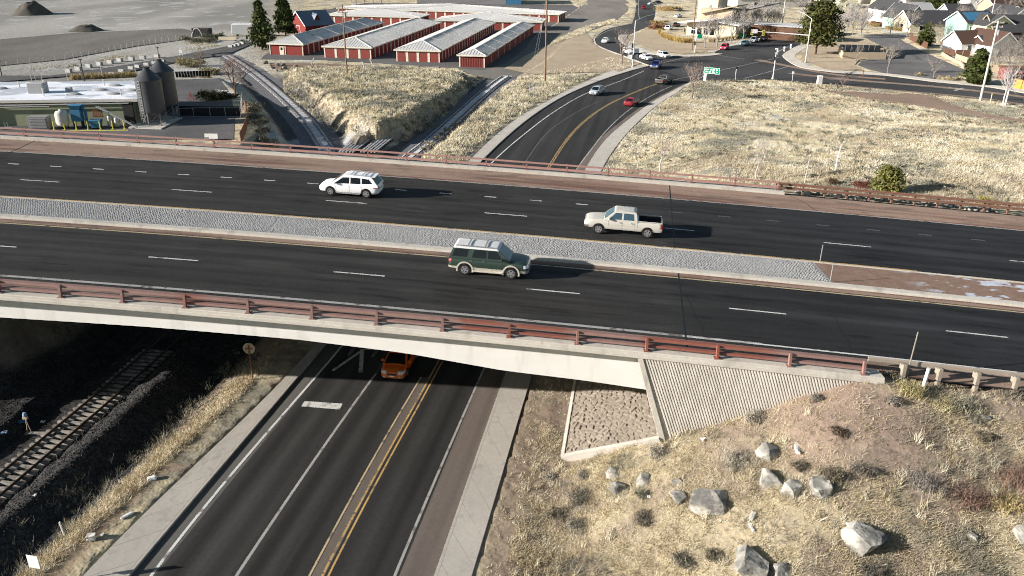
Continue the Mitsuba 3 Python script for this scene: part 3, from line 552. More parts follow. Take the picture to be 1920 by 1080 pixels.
def girder(c0, c1, m, x, cut=True):
    h = haunch(x); lo = lambda c: np.c_[x, hy(x, c), hz(x) - h]
    return put('girder', sweep([hl(c0, -.3, x), hl(c1, -.3, x), lo(c1), lo(c0)]), m, parent=br)
def girder_main():
    # near fascia: its right end is cut along the slanting pilaster of the wing wall
    x = np.linspace(-60, 7.0, 70); h = haunch(x)
    k = girder(41.0, 41.35, 'fascia_paint', x)
    pts = [(7.0, -.25), (7.0, -haunch(7.0)), (8.0, -haunch(7.9)), (7.1, -.25)]
    V = [(px, hy(px, c), hz(px) + dz) for c in (41.0, 41.35) for px, dz in pts]
    put('girder_end', trimesh.convex.convex_hull(np.array(V)), 'fascia_paint', parent=br)
girder_main()
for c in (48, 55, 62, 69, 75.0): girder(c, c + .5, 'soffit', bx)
# abutment walls at the ends
for x0, d in ((11.6, 1), (-50.5, -1)):
    put('abutment', trimesh.convex.convex_hull(np.array([(x0 + e + (c - 41) * .1, hy(x0, c), z) for e in (0, .8) for c in (41.2, 75.2) for z in (1.0, float(hz(x0)) - .56)])), 'soffit', parent=br)
# wing wall with upright ribs, its slanting pilaster and the stone-paved slope with kerbs
WTL, WBL, WR = np.array([7.01,38.99,8.16]), np.array([8.77,38.74,3.32]), np.array([17.96,37.33,8.11])
PTL, PBL = np.array([6.83,38.97,8.24]), np.array([8.42,38.74,3.32])
def wp(x, z, c): return (x, float(hy(x, c)), z)
ww = thing('wing_wall', 'ribbed concrete wing wall tapering along the road embankment at the bridge end', 'wall')
wz_top = lambda x: float(hz(x)) - .17
poly = [(WTL[0], wz_top(WTL[0])), (WBL[0], WBL[2] - .8), (WR[0] + .3, wz_top(WR[0]) - .6), (WR[0] + .3, wz_top(WR[0] + .3))]
put('backing', trimesh.convex.convex_hull(np.array([wp(x, z, c) for x, z in poly for c in (40.02, 40.6)])), 'concrete', parent=ww)
put('pilaster', trimesh.convex.convex_hull(np.array([wp(x, z, c) for c in (39.88, 40.4) for x, z in ((PTL[0] - .05, wz_top(PTL[0])), (PTL[0] + .22, wz_top(PTL[0])), (PBL[0] + .28, PBL[2] - .3), (PBL[0] - .05, PBL[2] - .3))])), 'concrete', parent=ww)
lean = (WBL[0] - WTL[0]) / (wz_top(WTL[0]) - WBL[2])
for x0 in np.arange(WTL[0] + .2, WR[0] - .15, .153):
    zt_ = wz_top(x0); t = (x0 - WTL[0]) / (WR[0] - WTL[0]); h = (1 - t) * (zt_ - WBL[2]) + .55
    x1 = x0 + lean * h
    if h < .62: continue
    V = [wp(x + e, z, c) for x, z in ((x0, zt_), (x1, zt_ - h)) for e, c in ((-.056, 40.03), (.056, 40.03), (-.036, 39.945), (.036, 39.945))]
    put('rib', trimesh.convex.convex_hull(np.array(V)), 'rib_concrete', parent=ww)
sp = thing('slope_paving', 'stone paved slope with concrete kerbs under the bridge end', 'paved slope')
TOE0 = np.append(np.array([3.12,41.12]), 0.4); TD = np.array([.150, .985, .012]); TD /= np.linalg.norm(TD)
UD = np.array([PBL[0] - .1, hy(PBL[0], 39.9), PBL[2]]) - TOE0; LU = np.linalg.norm(UD); UD /= LU
NN = np.cross(UD, TD); NN = NN if NN[2] > 0 else -NN
def spt(s, u, h=0.0): return TOE0 + TD * s + UD * u + NN * h
def sprism(pts, h0, h1):
    lo = [spt(s, u, h0) for s, u in pts]; hi = [spt(s, u, h1) for s, u in pts]
    return trimesh.convex.convex_hull(np.array(lo + hi))
put('bed', sprism([(0, 0), (14, 0), (14, LU - .1), (0, LU - .1)], -.4, .02), 'slope_stone', parent=sp)
put('kerb', sprism([(-.1, -.1), (14, -.1), (14, .14), (-.1, .14)], -.4, .10), 'concrete', parent=sp)
put('kerb', sprism([(-.12, .14), (.16, .14), (.16, LU - .02), (-.12, LU - .02)], -.4, .09), 'concrete', parent=sp)
r_ = np.random.default_rng(5); gs, gu = np.meshgrid(np.arange(-2, 12.5, .40), np.arange(-2, LU + 6, .42)); cs = np.c_[gs.ravel(), gu.ravel()] + r_.uniform(-.19, .19, (gs.size, 2))
from scipy.spatial import Voronoi
vor = Voronoi(cs); frame = Polygon([(.18, .16), (11, .16), (11, LU - .05), (.18, LU - .05)])
cells = []
for i, rg in enumerate(vor.point_region):
    reg = vor.regions[rg]
    if -1 in reg or not reg: continue
    pg = Polygon(vor.vertices[reg]).intersection(frame).buffer(-.018 - .03 * r_.random())
    if pg.is_empty or pg.geom_type != 'Polygon' or pg.area < .02: continue
    cells.append(pg)
cells.sort(key=lambda g: g.centroid.x)
rest = []
for j, pg in enumerate(cells):
    c = np.array(pg.exterior.coords)[:-1]; m = c.mean(0); h = r_.uniform(.035, .11); tl = r_.uniform(-.14, .14, 2)
    hi = m + (c - m) * r_.uniform(.6, .84)
    top = np.array([spt(s, u, max(.03, h + (np.array([s, u]) - m) @ tl)) for s, u in hi]); lo = np.array([spt(s, u, .0) for s, u in c])
    mesh = trimesh.convex.convex_hull(np.vstack([top, lo]))
    if j < 290: put('stone', mesh, 'slope_stone', parent=sp)
    else: rest.append(mesh)
if rest: put('far_stones', cat_(rest), 'slope_stone', parent=sp, kind='stuff')

# ---------------------------------------------------------------- railings and guard rails
def hp(x, c, dz): return np.array([x, float(hy(x, c)), float(hz(x)) + dz])
def railing(key, label, c, xs_, m, cat, rails, post, inner, zb=.2):
    k = thing(key, label, cat)
    for a, b in zip(xs_[:-1], xs_[1:]):
        for nm, off, dz, w, h in rails:
            put(nm, bar(hp(a + .02, c + off, dz), hp(b - .02, c + off, dz), w, h), m, parent=k)
    for x in xs_:
        put('post', cat_([bar(hp(x, c - inner * .10, zb), hp(x, c + inner * .02, zb + post), .13, .20, up=(0, 1, 0)), box(.34, .34, .04, hp(x, c - inner * .06, zb + .02))]), m, parent=k)
    return k
pxn = -29.6 + 3.685 * np.arange(-14, 14)
railing('near_railing', 'rust red steel railing with two rails along the near edge of the bridge', 40.13, pxn, 'rail_paint', 'railing', [('top_rail', .17, .83, .26, .15), ('lower_rail', .17, .42, .24, .13)], .72, 1)
pxf = -48.3 - 3.78 * 9 + 3.8 * np.arange(30); pxf = pxf[pxf < 25]
railing('far_railing', 'faded red steel railing along the far edge of the bridge', 75.45, pxf, 'rail_paint_far', 'railing', [('top_rail', -.12, .98, .12, .14), ('lower_rail', -.12, .52, .12, .20)], .85, -1)
def wbeam(c, xs_, dz, h=.31, flip=1):
    prof = [(0, -.5), (.03, -.5), (.08, -.32), (.08, -.2), (.0, -.05), (.0, .05), (.08, .2), (.08, .32), (.03, .5), (0, .5), (-.03, .3), (-.03, -.3)]
    return sweep([np.c_[xs_, hy(xs_, c + flip * o), hz(xs_) + dz + t * h] for o, t in prof])
gr = thing('guard_rail', 'tan steel guard rail on weathered timber posts beside the near lane', 'guard rail')
gx_ = np.linspace(18.95, 62, 40)
put('beam', wbeam(41.25, gx_, .54), 'guard_steel', parent=gr)
for i, x in enumerate(np.r_[20.55, 22.3 + 1.83 * np.arange(20)]):
    put('post', box(.22, .22, 1.5, hp(x, 40.76, -.08), bev=.02), 'timber', parent=gr); put('block', box(.16, .26, .30, hp(x, 41.0, .42)), 'timber', parent=gr)
fg = thing('guard_rail', 'dark brown double guard rail beside the far shoulder, by the dry field', 'guard rail')
fx_ = np.linspace(24.0, 110, 60)
for dz in (.35, .72): put('beam', wbeam(76.0, fx_, dz, .26, -1), 'guard_brown', parent=fg)
for x in np.arange(24.6, 108, 1.9): put('post', box(.14, .16, 1.4, hp(x, 76.25, .1)), 'guard_brown', parent=fg)
for i, (x, c) in enumerate(((21.75, 57.15), (21.15, 53.35))):
    put('delineator_post', tube([hp(x, c, .0), hp(x + .02, c, 1.42)], .035, 8), 'metal_galv', label='thin white marker post on the far corner of the cobbled median' if i == 0 else 'thin white marker post on the near corner of the cobbled median', cat='marker post', group=None)
dp = thing('marker_post', 'tall slim marker post with tan top beside the start of the timber guard rail', 'marker post')
put('stake', tube([hp(20.85, 40.95, 0), hp(20.95, 41.0, 2.5)], .035, 8), 'timber', parent=dp); put('base_block', box(.26, .26, .55, hp(20.72, 40.95, .25)), 'timber', parent=dp)
dp = thing('marker_post', 'short fat white marker post standing in the shrubs behind the guard rail', 'marker post')
put('tube', tube([hp(21.1, 39.8, -.9), hp(21.25, 39.85, 1.0)], .09, 12), 'c_white', parent=dp); put('cap', tube([hp(21.25, 39.85, 1.0), hp(21.255, 39.85, 1.06)], .095, 12), 'c_offwhite', parent=dp)

# ---------------------------------------------------------------- vehicles (built once per kind about the middle of the wheelbase, +x forward)
def hull(pts): return m3.Manifold.hull_points(np.asarray(pts, np.float32))
def mbox(x0, x1, y0, y1, z0, z1): return m3.Manifold.cube([x1 - x0, y1 - y0, z1 - z0]).translate([x0, y0, z0])
def xz_prism(pts, y0=-3, y1=3):     # side-view polygon through the whole width
    p = np.array(pts, float); a = sum(p[i - 1, 0] * p[i, 1] - p[i, 0] * p[i - 1, 1] for i in range(len(p)))
    if a < 0: p = p[::-1]
    return m3.CrossSection([p.tolist()]).extrude(y1 - y0).rotate([90, 0, 0]).translate([0, y1, 0])
def yz_prism(pts, x0, x1):
    p = np.array(pts, float); a = sum(p[i - 1, 0] * p[i, 1] - p[i, 0] * p[i - 1, 1] for i in range(len(p)))
    if a < 0: p = p[::-1]
    return m3.CrossSection([p.tolist()]).extrude(x1 - x0).rotate([90, 0, 90]).translate([x0, 0, 0])
def loft_body(xs, zb, zt, w):
    K = [(0, 0, 0), (.80, 0, 0), (.95, 0, .07), (.995, 0, .26), (1, 0, .55), (.985, 0, .74)]
    n = 8; rings = []
    for x, b, t, ww in zip(xs, zb, zt, w):
        h = t - b
        half = [(0, b), (.78 * ww, b), (.94 * ww, b + .07 * h), (.995 * ww, b + .28 * h), (ww, b + .56 * h), (.975 * ww, b + .82 * h), (.90 * ww, t - .035 * h), (.70 * ww, t), (.35 * ww, t + .018), (0, t + .025)]
        ring = half + [(-y, z) for y, z in half[-2:0:-1]]
        rings.append([(x, y, z) for y, z in ring])
    n = len(rings[0]); v = np.array(rings).reshape(-1, 3); f = []
    for i in range(len(rings) - 1):
        for j in range(n):
            a, b_, c, d = i * n + j, i * n + (j + 1) % n, (i + 1) * n + (j + 1) % n, (i + 1) * n + j
            f += [[a, c, b_], [a, d, c]]
    for base, fl in ((0, False), ((len(rings) - 1) * n, True)):
        for j in range(1, n - 1): f.append([base, base + j, base + j + 1] if not fl else [base, base + j + 1, base + j])
    m = trimesh.Trimesh(v, f, process=False)
    if m.volume < 0: m.invert()
    return M3(m)
def grow(man, e=.006):
    b = np.array(man.bounding_box()); lo, hi = b[:3], b[3:]; c = (lo + hi) / 2; s = 1 + 2 * e / (hi - lo)
    return man.translate((-c).tolist()).scale(s.tolist()).translate(c.tolist())
def make_wheel(r, w, spokes=5):
    ty = trimesh.creation.revolve([(r * .62, -w / 2), (r * .93, -w / 2), (r, -w * .36), (r, w * .36), (r * .93, w / 2), (r * .62, w / 2), (r * .62, -w / 2)], sections=28)
    disc = Point(0, 0).buffer(r * .64, 24); hub = Point(0, 0).buffer(r * .17, 12); ring = disc.difference(Point(0, 0).buffer(r * .53, 24)); sp_ = [hub, ring]
    for k in range(spokes):
        a = 2 * np.pi * k / spokes + .3
        sp_.append(LineString([(0, 0), (r * .58 * math.cos(a), r * .58 * math.sin(a))]).buffer(r * .125, cap_style=2))
    rim = prism(shapely.union_all(sp_), .05, w * .36)
    back = prism(disc, .02, w * .18)
    R_ = trimesh.transformations.rotation_matrix(-np.pi / 2, [1, 0, 0])   # axis z -> y
    for m in (ty, rim, back): m.apply_transform(R_)
    return ty, rim, back          # outer face towards +y
KINDS = {}
def make_kind(name, S):
    """parts of one vehicle kind: list of (part, ply dict, material slot, parent part)"""
    xs, zt, w = np.array(S['x']), np.array(S['zt']), np.array(S['w']); zb = np.array(S.get('zb', [S['zb0']] * len(xs)))
    q = np.unique(np.r_[xs, np.linspace(xs[0], xs[-1], S.get('n', 26))])
    body = loft_body(q, PchipInterpolator(xs, zb)(q), PchipInterpolator(xs, zt)(q), PchipInterpolator(xs, w)(q))
    full = body
    r, wb, tr = S['r'], S['wb'], S['track']
    for wx in (wb / 2, -wb / 2):
        for s in (-1, 1):
            arch = m3.Manifold.cylinder(.55, r + .075, circular_segments=32).rotate([90, 0, 0]).translate([wx, .275 + s * (tr + .03), r])
            body = body - arch
    if 'bed' in S: body = body - mbox(*S['bed'])
    P_ = []
    pl = lambda m, sm=32: mikit.ply(m, None, smooth=sm)
    A, B, Cc, Dd = S['cab']       # (x at belt front, x at roof front, x at roof rear, x at belt rear)
    bz, rz, wB, wR = S['belt'], S['roof'], S['wb_'], S['wr']
    pts = []
    for yy, xx, z in [(wB, A, bz), (wB, Dd, bz), (wR + .02, B + .02, rz - .09), (wR + .02, Cc - .02, rz - .09), (wR - .06, B - .10, rz - .015), (wR - .06, Cc + .12, rz - .015), (wR * .5, B - .2, rz + .012), (wR * .5, Cc + .2, rz + .012), (wB * .62, A + .05, bz)]:
        pts += [(xx, yy, z), (xx, -yy, z)]
    for yy, xx, z in [(wB, A, bz), (wB, Dd, bz)]: pts += [(xx, yy, z - .12), (xx, -yy, z - .12)]
    cab = hull(pts)
    P_.append(('body', pl(body), 'paint', None)); P_.append(('cabin', pl(cab, 25), 'paint', None))
    gcab = grow(cab, .007)
    if S.get('roof_mat'):
        P_.append(('roof', pl(grow(cab, .004) ^ mbox(-9, 9, -3, 3, rz - .10, rz + 1), 25), 'roof', None))
    for sgn in (-1, 1):
        half = mbox(-9, 9, .35, 3, 0, 4) if sgn > 0 else mbox(-9, 9, -3, -.35, 0, 4)
        for wp_ in S['windows']:
            P_.append(('window', pl(gcab ^ xz_prism(wp_) ^ half), 'glass', None))
    h0, h1 = bz + .03, rz - .10
    def yz(w0, w1, a=h0, b=h1): return [(-w0, a), (w0, a), (w1, b), (-w1, b)]
    P_.append(('windscreen', pl(gcab ^ yz_prism(yz(wB - .10, wR - .06), min(B, A) - .02, 9) ^ xz_prism([(A + .4, h0), (A - .25, h0), (B - .06, h1), (B + .6, h1)])), 'wind', None))
    if S.get('rear_glass', True):
        P_.append(('rear_window', pl(gcab ^ yz_prism(yz(wB - .16, wR - .09, h0 + .05, h1 - .02), -9, max(Cc, Dd) + .3) ^ xz_prism([(Dd - .5, h0), (Dd + .06 + max(0, Cc - Dd) * .2, h0), (Cc + .05, h1), (Cc - .6, h1)])), 'glass', None))
    gb = grow(body, .008)
    for nm, slot, bx_ in S['patches']:
        m = gb ^ mbox(*bx_)
        if m.num_tri() > 0: P_.append((nm, pl(m), slot, None))
    ty, rim, back = make_wheel(r, .25, S.get('spokes', 5))
    dt, dr_, db = pl(ty, 40), pl(rim, False), pl(back, False)
    for wx in (wb / 2, -wb / 2):
        for s in (1, -1):
            M = T().translate([wx, s * (tr - .125), r]).rotate([0, 0, 1], 0 if s > 0 else 180)
            P_.append(('wheel', at(dt, M), 'tyre', None)); P_.append(('rim', at(dr_, M), 'rim', 'wheel')); P_.append(('hub_well', at(db, M), 'plastic_black', 'wheel'))
    for s in (1, -1):
        mx = S.get('mirror', A - .15)
        P_.append(('mirror', pl(box(.14, .22, .17, (mx, s * (wB + .12), bz + .10), bev=.04)), S.get('mirror_mat', 'paint'), None))
    for s in (1, -1):
        for hx_ in S.get('handles', []): 
            yy = float(PchipInterpolator(xs, w)(hx_)) + .012
            P_.append(('door_handle', pl(box(.18, .045, .05, (hx_, s * yy * .985, bz - .16), bev=.012)), S.get('handle_mat', 'paint'), None))
        for sx in S.get('seams', []):
            yy = float(PchipInterpolator(xs, w)(sx))
            P_.append(('door_seam', pl(grow(body, .0035) ^ mbox(sx - .011, sx + .011, .3 if s > 0 else -2, 2 if s > 0 else -.3, zb.min() + .12, bz - .02)), 'plastic_black', None))
    for nm, slot, mesh in S.get('extra', []): P_.append((nm, pl(mesh, 30), slot, None))
    P_.append(('underbody', pl(mbox(xs[0] + .25, xs[-1] - .25, -w.max() * .7, w.max() * .7, zb.min() + .02, zb.min() + .30), False), 'plastic_black', None))
    KINDS[name] = P_
def vehicle(kind, key, M, paint, label, cat, group=None, glass='glass_dark', roof='car_roofwhite', clad='car_tan', lod=0):
    k = thing(key, label, cat, group); last = {}
    slots = dict(paint=paint, wind='glass_blue' if kind == 'big_suv' else glass, glass=glass, roof=roof, clad=clad, tyre='tyre', rim='rim', lamp='lamp_clear', red='lamp_red', amber='lamp_amber')
    for nm, d, slot, par in KINDS[kind]:
        if lod and nm in ('hub_well', 'door_seam', 'door_handle', 'mirror', 'underbody', 'plate', 'fog_lamp'): continue
        m = slots.get(slot, slot)
        M2 = M @ d['to_world'] if 'to_world' in d else M
        last[nm] = put(nm, {**d, 'to_world': M2}, m, parent=(last[par] if par else k))
    return k
def rails_(x0, x1, y, z, cross):
    ms = []
    for s in (-1, 1): ms.append(tube([(x0, s * y, z - .05), (x0 + .08, s * y, z), (x1 - .08, s * y, z), (x1, s * y, z - .05)], .022, 6))
    for c in cross: ms.append(bar((c, -y, z + .01), (c, y, z + .01), .09, .03))
    return cat_(ms)
# large square-backed SUV with two-tone paint
make_kind('big_suv', dict(zb0=.34, x=[-2.62, -2.58, -2.40, -1.4, 0, .95, 1.25, 2.1, 2.45, 2.58, 2.62], zt=[.86, 1.02, 1.17, 1.20, 1.20, 1.20, 1.19, 1.12, 1.03, .90, .72], w=[.80, .90, .97, 1.0, 1.0, 1.0, .99, .97, .93, .86, .76],
    zb=[.46, .42, .40, .34, .33, .33, .33, .36, .38, .42, .46], r=.39, wb=3.02, track=.99, cab=(1.38, .62, -2.28, -2.56), belt=1.20, roof=1.90, wb_=.965, wr=.80, roof_mat=1,
    windows=[[(.92, 1.27), (.55, 1.76), (-.02, 1.77), (-.02, 1.26)], [(-.12, 1.26), (-.12, 1.77), (-.92, 1.77), (-1.06, 1.26)], [(-1.36, 1.27), (-1.28, 1.77), (-2.18, 1.75), (-2.36, 1.27)]],
    patches=[('lower_cladding', 'clad', (-9, 9, -3, 3, 0, .60)), ('headlight', 'lamp', (2.30, 9, .48, 3, .78, .98)), ('headlight', 'lamp', (2.30, 9, -3, -.48, .78, .98)), ('grille', 'chrome', (2.4, 9, -.45, .45, .74, .98)), ('bumper', 'chrome', (2.38, 9, -3, 3, .48, .66)),
             ('tail_lamp', 'red', (-9, -2.36, .72, 3, .88, 1.14)), ('tail_lamp', 'red', (-9, -2.36, -3, -.72, .88, 1.14)), ('plate', 'offw', (-9, -2.4, -.2, .2, .72, .86))] , handles=[-.28, -1.12], seams=[.92, -.07, -1.18], mirror=.92, mirror_mat='plastic_black', handle_mat='chrome',
    extra=[('arch_trim', 'clad', sweep([np.c_[wx + rr * np.cos(t), np.full(14, s * yy), .39 + rr * np.sin(t)] for rr, yy in ((.47, 1.015), (.57, 1.015), (.57, .95), (.47, .95))])) for t in [np.linspace(-.25, np.pi + .25, 14)] for wx in (1.51, -1.51) for s in (-1, 1)] + [
           ('roof_rack', 'c_grey', rails_(-2.15, .35, .72, 1.97, (-.25, -1.35))), ('running_board', 'clad', cat_([box(2.0, .14, .10, (0, s * 1.0, .36), bev=.03) for s in (-1, 1)])), ('wiper', 'plastic_black', bar((1.30, -.5, 1.29), (1.12, .1, 1.43), .02))]))
for p in KINDS['big_suv']: pass
KINDS['big_suv'] = [(a, b, 'c_offwhite' if c == 'offw' else c, d) for a, b, c, d in KINDS['big_suv']]
# rounded three-row crossover
make_kind('crossover', dict(zb0=.28, x=[-2.54, -2.48, -2.2, -1.2, 0, 1.0, 1.5, 2.1, 2.42, 2.54], zt=[.90, 1.04, 1.12, 1.08, 1.04, 1.04, 1.02, .95, .82, .66], w=[.72, .86, .96, .99, 1.0, .99, .98, .94, .84, .68], zb=[.48, .38, .32, .28, .26, .26, .27, .30, .34, .42],
    r=.375, wb=3.02, track=.985, cab=(1.52, .55, -1.95, -2.50), belt=1.05, roof=1.75, wb_=.955, wr=.74,
    windows=[[(1.12, 1.11), (.48, 1.58), (-.10, 1.62), (-.10, 1.13)], [(-.20, 1.13), (-.20, 1.62), (-1.02, 1.61), (-1.06, 1.16)], [(-1.16, 1.17), (-1.13, 1.60), (-1.72, 1.56), (-2.05, 1.24)]],
    patches=[('headlight', 'lamp', (1.98, 9, .50, 3, .66, .84)), ('headlight', 'lamp', (1.98, 9, -3, -.50, .66, .84)), ('grille', 'chrome', (2.3, 9, -.42, .42, .56, .72)), ('tail_lamp', 'red', (-9, -2.10, .52, 3, .86, 1.03)), ('tail_lamp', 'red', (-9, -2.10, -3, -.52, .86, 1.03)),
             ('lower_cladding', 'plastic_black', (-1.05, 1.05, -3, 3, 0, .36)), ('plate', 'c_offwhite', (-9, -2.3, -.2, .2, .70, .82))], handles=[.05, -.98], seams=[1.02, -.15, -1.12], mirror=1.08,
    extra=[('roof_rack', 'metal_galv', rails_(-1.75, .25, .64, 1.82, (-.2, -1.15))), ('running_board', 'metal_galv', cat_([box(2.0, .12, .06, (0, s * .98, .30), bev=.02) for s in (-1, 1)])), ('spoiler', 'paint', box(.30, 1.3, .05, (-2.08, 0, 1.72), bev=.02))]))
# crew-cab pickup
make_kind('pickup', dict(zb0=.40, x=[-2.92, -2.88, -2.6, -1.0, 0, 1.0, 1.35, 2.3, 2.72, 2.90, 2.94], zt=[1.08, 1.16, 1.20, 1.20, 1.20, 1.20, 1.20, 1.15, 1.05, .92, .78], w=[.88, .95, .98, .99, .99, .99, .98, .97, .93, .84, .74], zb=[.52, .46, .44, .42, .42, .42, .42, .46, .46, .48, .52],
    r=.40, wb=3.65, track=.97, cab=(1.42, .72, -.90, -1.02), belt=1.20, roof=1.86, wb_=.94, wr=.74, bed=(-2.80, -1.12, -.80, .80, .72, 3.0),
    windows=[[(1.10, 1.27), (.62, 1.73), (.16, 1.74), (.16, 1.26)], [(.02, 1.26), (.02, 1.74), (-.72, 1.73), (-.78, 1.26)]],
    patches=[('headlight', 'lamp', (2.55, 9, .52, 3, .80, 1.0)), ('headlight', 'lamp', (2.55, 9, -3, -.52, .80, 1.0)), ('grille', 'chrome', (2.6, 9, -.5, .5, .76, 1.0)), ('front_bumper', 'chrome', (2.6, 9, -3, 3, .46, .68)), ('rear_bumper', 'chrome', (-9, -2.80, -3, 3, .44, .62)), ('tail_lamp', 'red', (-9, -2.74, .76, 3, .80, 1.12)), ('tail_lamp', 'red', (-9, -2.74, -3, -.76, .80, 1.12)),
             ('side_moulding', 'c_offwhite', (-1.2, 1.35, -3, 3, .66, .71))], handles=[.22, -.66], seams=[1.12, .09, -.85, -1.04], mirror=1.08, handle_mat='plastic_black',
    extra=[('bed_liner', 'plastic_black', cat_([box(1.62, 1.56, .03, (-1.96, 0, .74)), box(1.62, .03, .46, (-1.96, .785, .95)), box(1.62, .03, .46, (-1.96, -.785, .95)), box(.03, 1.56, .46, (-1.14, 0, .95)), box(.03, 1.56, .46, (-2.785, 0, .95))])),
           ('bed_rail', 'c_offwhite', box(1.75, .06, .03, (-1.96, -.86, 1.235))), ('bed_rail', 'c_offwhite', box(1.75, .06, .03, (-1.96, .86, 1.235))), ('badge', 'plastic_black', box(.16, .012, .06, (-2.45, -.995, 1.02)))]))
# small hatchback crossover, sedan, small SUV
make_kind('hatch', dict(zb0=.22, x=[-2.2, -2.15, -1.9, -1.0, 0, .9, 1.4, 1.9, 2.12, 2.22], zt=[.86, .96, 1.02, 1.0, .98, .97, .96, .86, .74, .60], w=[.68, .80, .87, .90, .90, .90, .89, .85, .76, .60], zb=[.40, .30, .26, .24, .23, .23, .24, .26, .28, .36],
    r=.335, wb=2.65, track=.885, cab=(1.40, .45, -1.50, -2.05), belt=.98, roof=1.55, wb_=.865, wr=.66,
    windows=[[(1.0, 1.03), (.38, 1.43), (-.12, 1.45), (-.12, 1.03)], [(-.20, 1.03), (-.20, 1.45), (-.95, 1.43), (-1.10, 1.06)]],
    patches=[('headlight', 'lamp', (1.72, 9, .42, 3, .66, .82)), ('headlight', 'lamp', (1.72, 9, -3, -.42, .66, .82)), ('grille', 'plastic_black', (2.0, 9, -.36, .36, .56, .68)), ('lower_cladding', 'midc', (1.6, 9, -3, 3, 0, .36)), ('plate', 'c_white', (2.0, 9, -.18, .18, .44, .53)), ('fog_lamp', 'lamp', (1.9, 9, .5, .62, .40, .48)), ('fog_lamp', 'lamp', (1.9, 9, -.62, -.5, .40, .48)),
             ('tail_lamp', 'red', (-9, -1.9, .5, 3, .80, .96)), ('tail_lamp', 'red', (-9, -1.9, -3, -.5, .80, .96)), ('bonnet_seam', 'plastic_black', (1.2, 1.95, .58, .60, .5, 2)), ('bonnet_seam', 'plastic_black', (1.2, 1.95, -.60, -.58, .5, 2))],
    handles=[-.02, -.92], seams=[.95, -.16], mirror=1.0, extra=[('roof_rack', 'plastic_black', rails_(-1.3, .2, .58, 1.60, (-.1, -.9))), ('wiper', 'plastic_black', bar((1.30, -.4, 1.03), (1.12, .2, 1.14), .02))]))
KINDS['hatch'] = [(a, b, 'metal_galv' if c == 'midc' else c, d) for a, b, c, d in KINDS['hatch']]
make_kind('sedan', dict(zb0=.2, x=[-2.35, -2.28, -2.0, -1.2, 0, .9, 1.4, 2.0, 2.28, 2.36], zt=[.84, .95, 1.0, 1.0, .96, .95, .94, .84, .72, .58], w=[.68, .80, .88, .91, .91, .91, .90, .86, .76, .60], zb=[.38, .30, .25, .22, .21, .21, .22, .24, .28, .34],
    r=.33, wb=2.75, track=.89, cab=(1.32, .35, -1.05, -1.78), belt=.96, roof=1.45, wb_=.86, wr=.64,
    windows=[[(.92, 1.01), (.30, 1.34), (-.18, 1.36), (-.18, 1.01)], [(-.26, 1.01), (-.26, 1.36), (-.85, 1.34), (-1.2, 1.03)]],
    patches=[('headlight', 'lamp', (1.8, 9, .45, 3, .60, .74)), ('headlight', 'lamp', (1.8, 9, -3, -.45, .60, .74)), ('grille', 'plastic_black', (2.1, 9, -.4, .4, .44, .60)), ('tail_lamp', 'red', (-9, -2.05, .45, 3, .74, .92)), ('tail_lamp', 'red', (-9, -2.05, -3, -.45, .74, .92)), ('plate', 'c_white', (-9, -2.2, -.18, .18, .60, .70))], handles=[-.1, -1.0], seams=[.85, -.22], mirror=.95))
make_kind('small_suv', dict(zb0=.26, x=[-2.2, -2.15, -1.9, -1.0, 0, .9, 1.3, 1.9, 2.15, 2.25], zt=[.90, 1.0, 1.06, 1.05, 1.03, 1.02, 1.01, .93, .80, .62], w=[.72, .84, .90, .92, .92, .92, .91, .87, .78, .64], zb=[.42, .34, .30, .28, .27, .27, .28, .30, .32, .40],
    r=.36, wb=2.65, track=.905, cab=(1.28, .42, -1.75, -2.08), belt=1.03, roof=1.66, wb_=.88, wr=.68,
    windows=[[(.95, 1.08), (.36, 1.53), (-.15, 1.55), (-.15, 1.08)], [(-.24, 1.08), (-.24, 1.55), (-.95, 1.54), (-1.02, 1.09)], [(-1.12, 1.10), (-1.08, 1.53), (-1.6, 1.5), (-1.85, 1.12)]],
    patches=[('headlight', 'lamp', (1.75, 9, .45, 3, .66, .84)), ('headlight', 'lamp', (1.75, 9, -3, -.45, .66, .84)), ('grille', 'plastic_black', (2.0, 9, -.4, .4, .50, .70)), ('tail_lamp', 'red', (-9, -1.95, .55, 3, .85, 1.05)), ('tail_lamp', 'red', (-9, -1.95, -3, -.55, .85, 1.05)), ('plate', 'c_white', (-9, -2.0, -.18, .18, .66, .76))], handles=[-.05, -.95], seams=[.9, -.2], mirror=.95,
    extra=[('roof_rack', 'plastic_black', rails_(-1.5, .15, .58, 1.71, (-.2, -1.0)))]))
def on_deck(x, c, d):      # heading along the highway; d = +1 drives towards +x
    s = A1 + 2 * B1 * x; a = math.degrees(math.atan(s)) + (0 if d > 0 else 180)
    pitch = math.degrees(math.atan(0.035)) * (1 if d > 0 else -1)
    return T().translate([x, float(hy(x, c)), float(hz(x)) + .004]).rotate([0, 0, 1], a).rotate([0, 1, 0], pitch)
def aim(p, q, z=0.0):      # standing at p, nose towards q
    p, q = np.asarray(p, float), np.asarray(q, float)
    return T().translate([p[0], p[1], z]).rotate([0, 0, 1], math.degrees(math.atan2(q[1] - p[1], q[0] - p[0])))
W1 = np.array([-1.47,49.42,8.75]); vehicle('big_suv', 'suv', on_deck(W1[0], 49.75, 1), 'car_green', 'dark green SUV with tan lower trim and white roof driving past the cobbled median', 'suv')
W2 = np.array([-13.85,67.14,9.18]); vehicle('crossover', 'suv', on_deck(W2[0] + .35, 64.45, -1), 'car_white', 'white rounded SUV with roof bars and long shadow on the far bridge lanes', 'suv')
W3 = np.array([8.4,58.82,8.41]); vehicle('pickup', 'pickup_truck', on_deck(W3[0], 60.2, -1), 'car_beige', 'beige crew cab pickup truck with an empty black bed on the far lanes', 'pickup truck', glass='glass_blue')
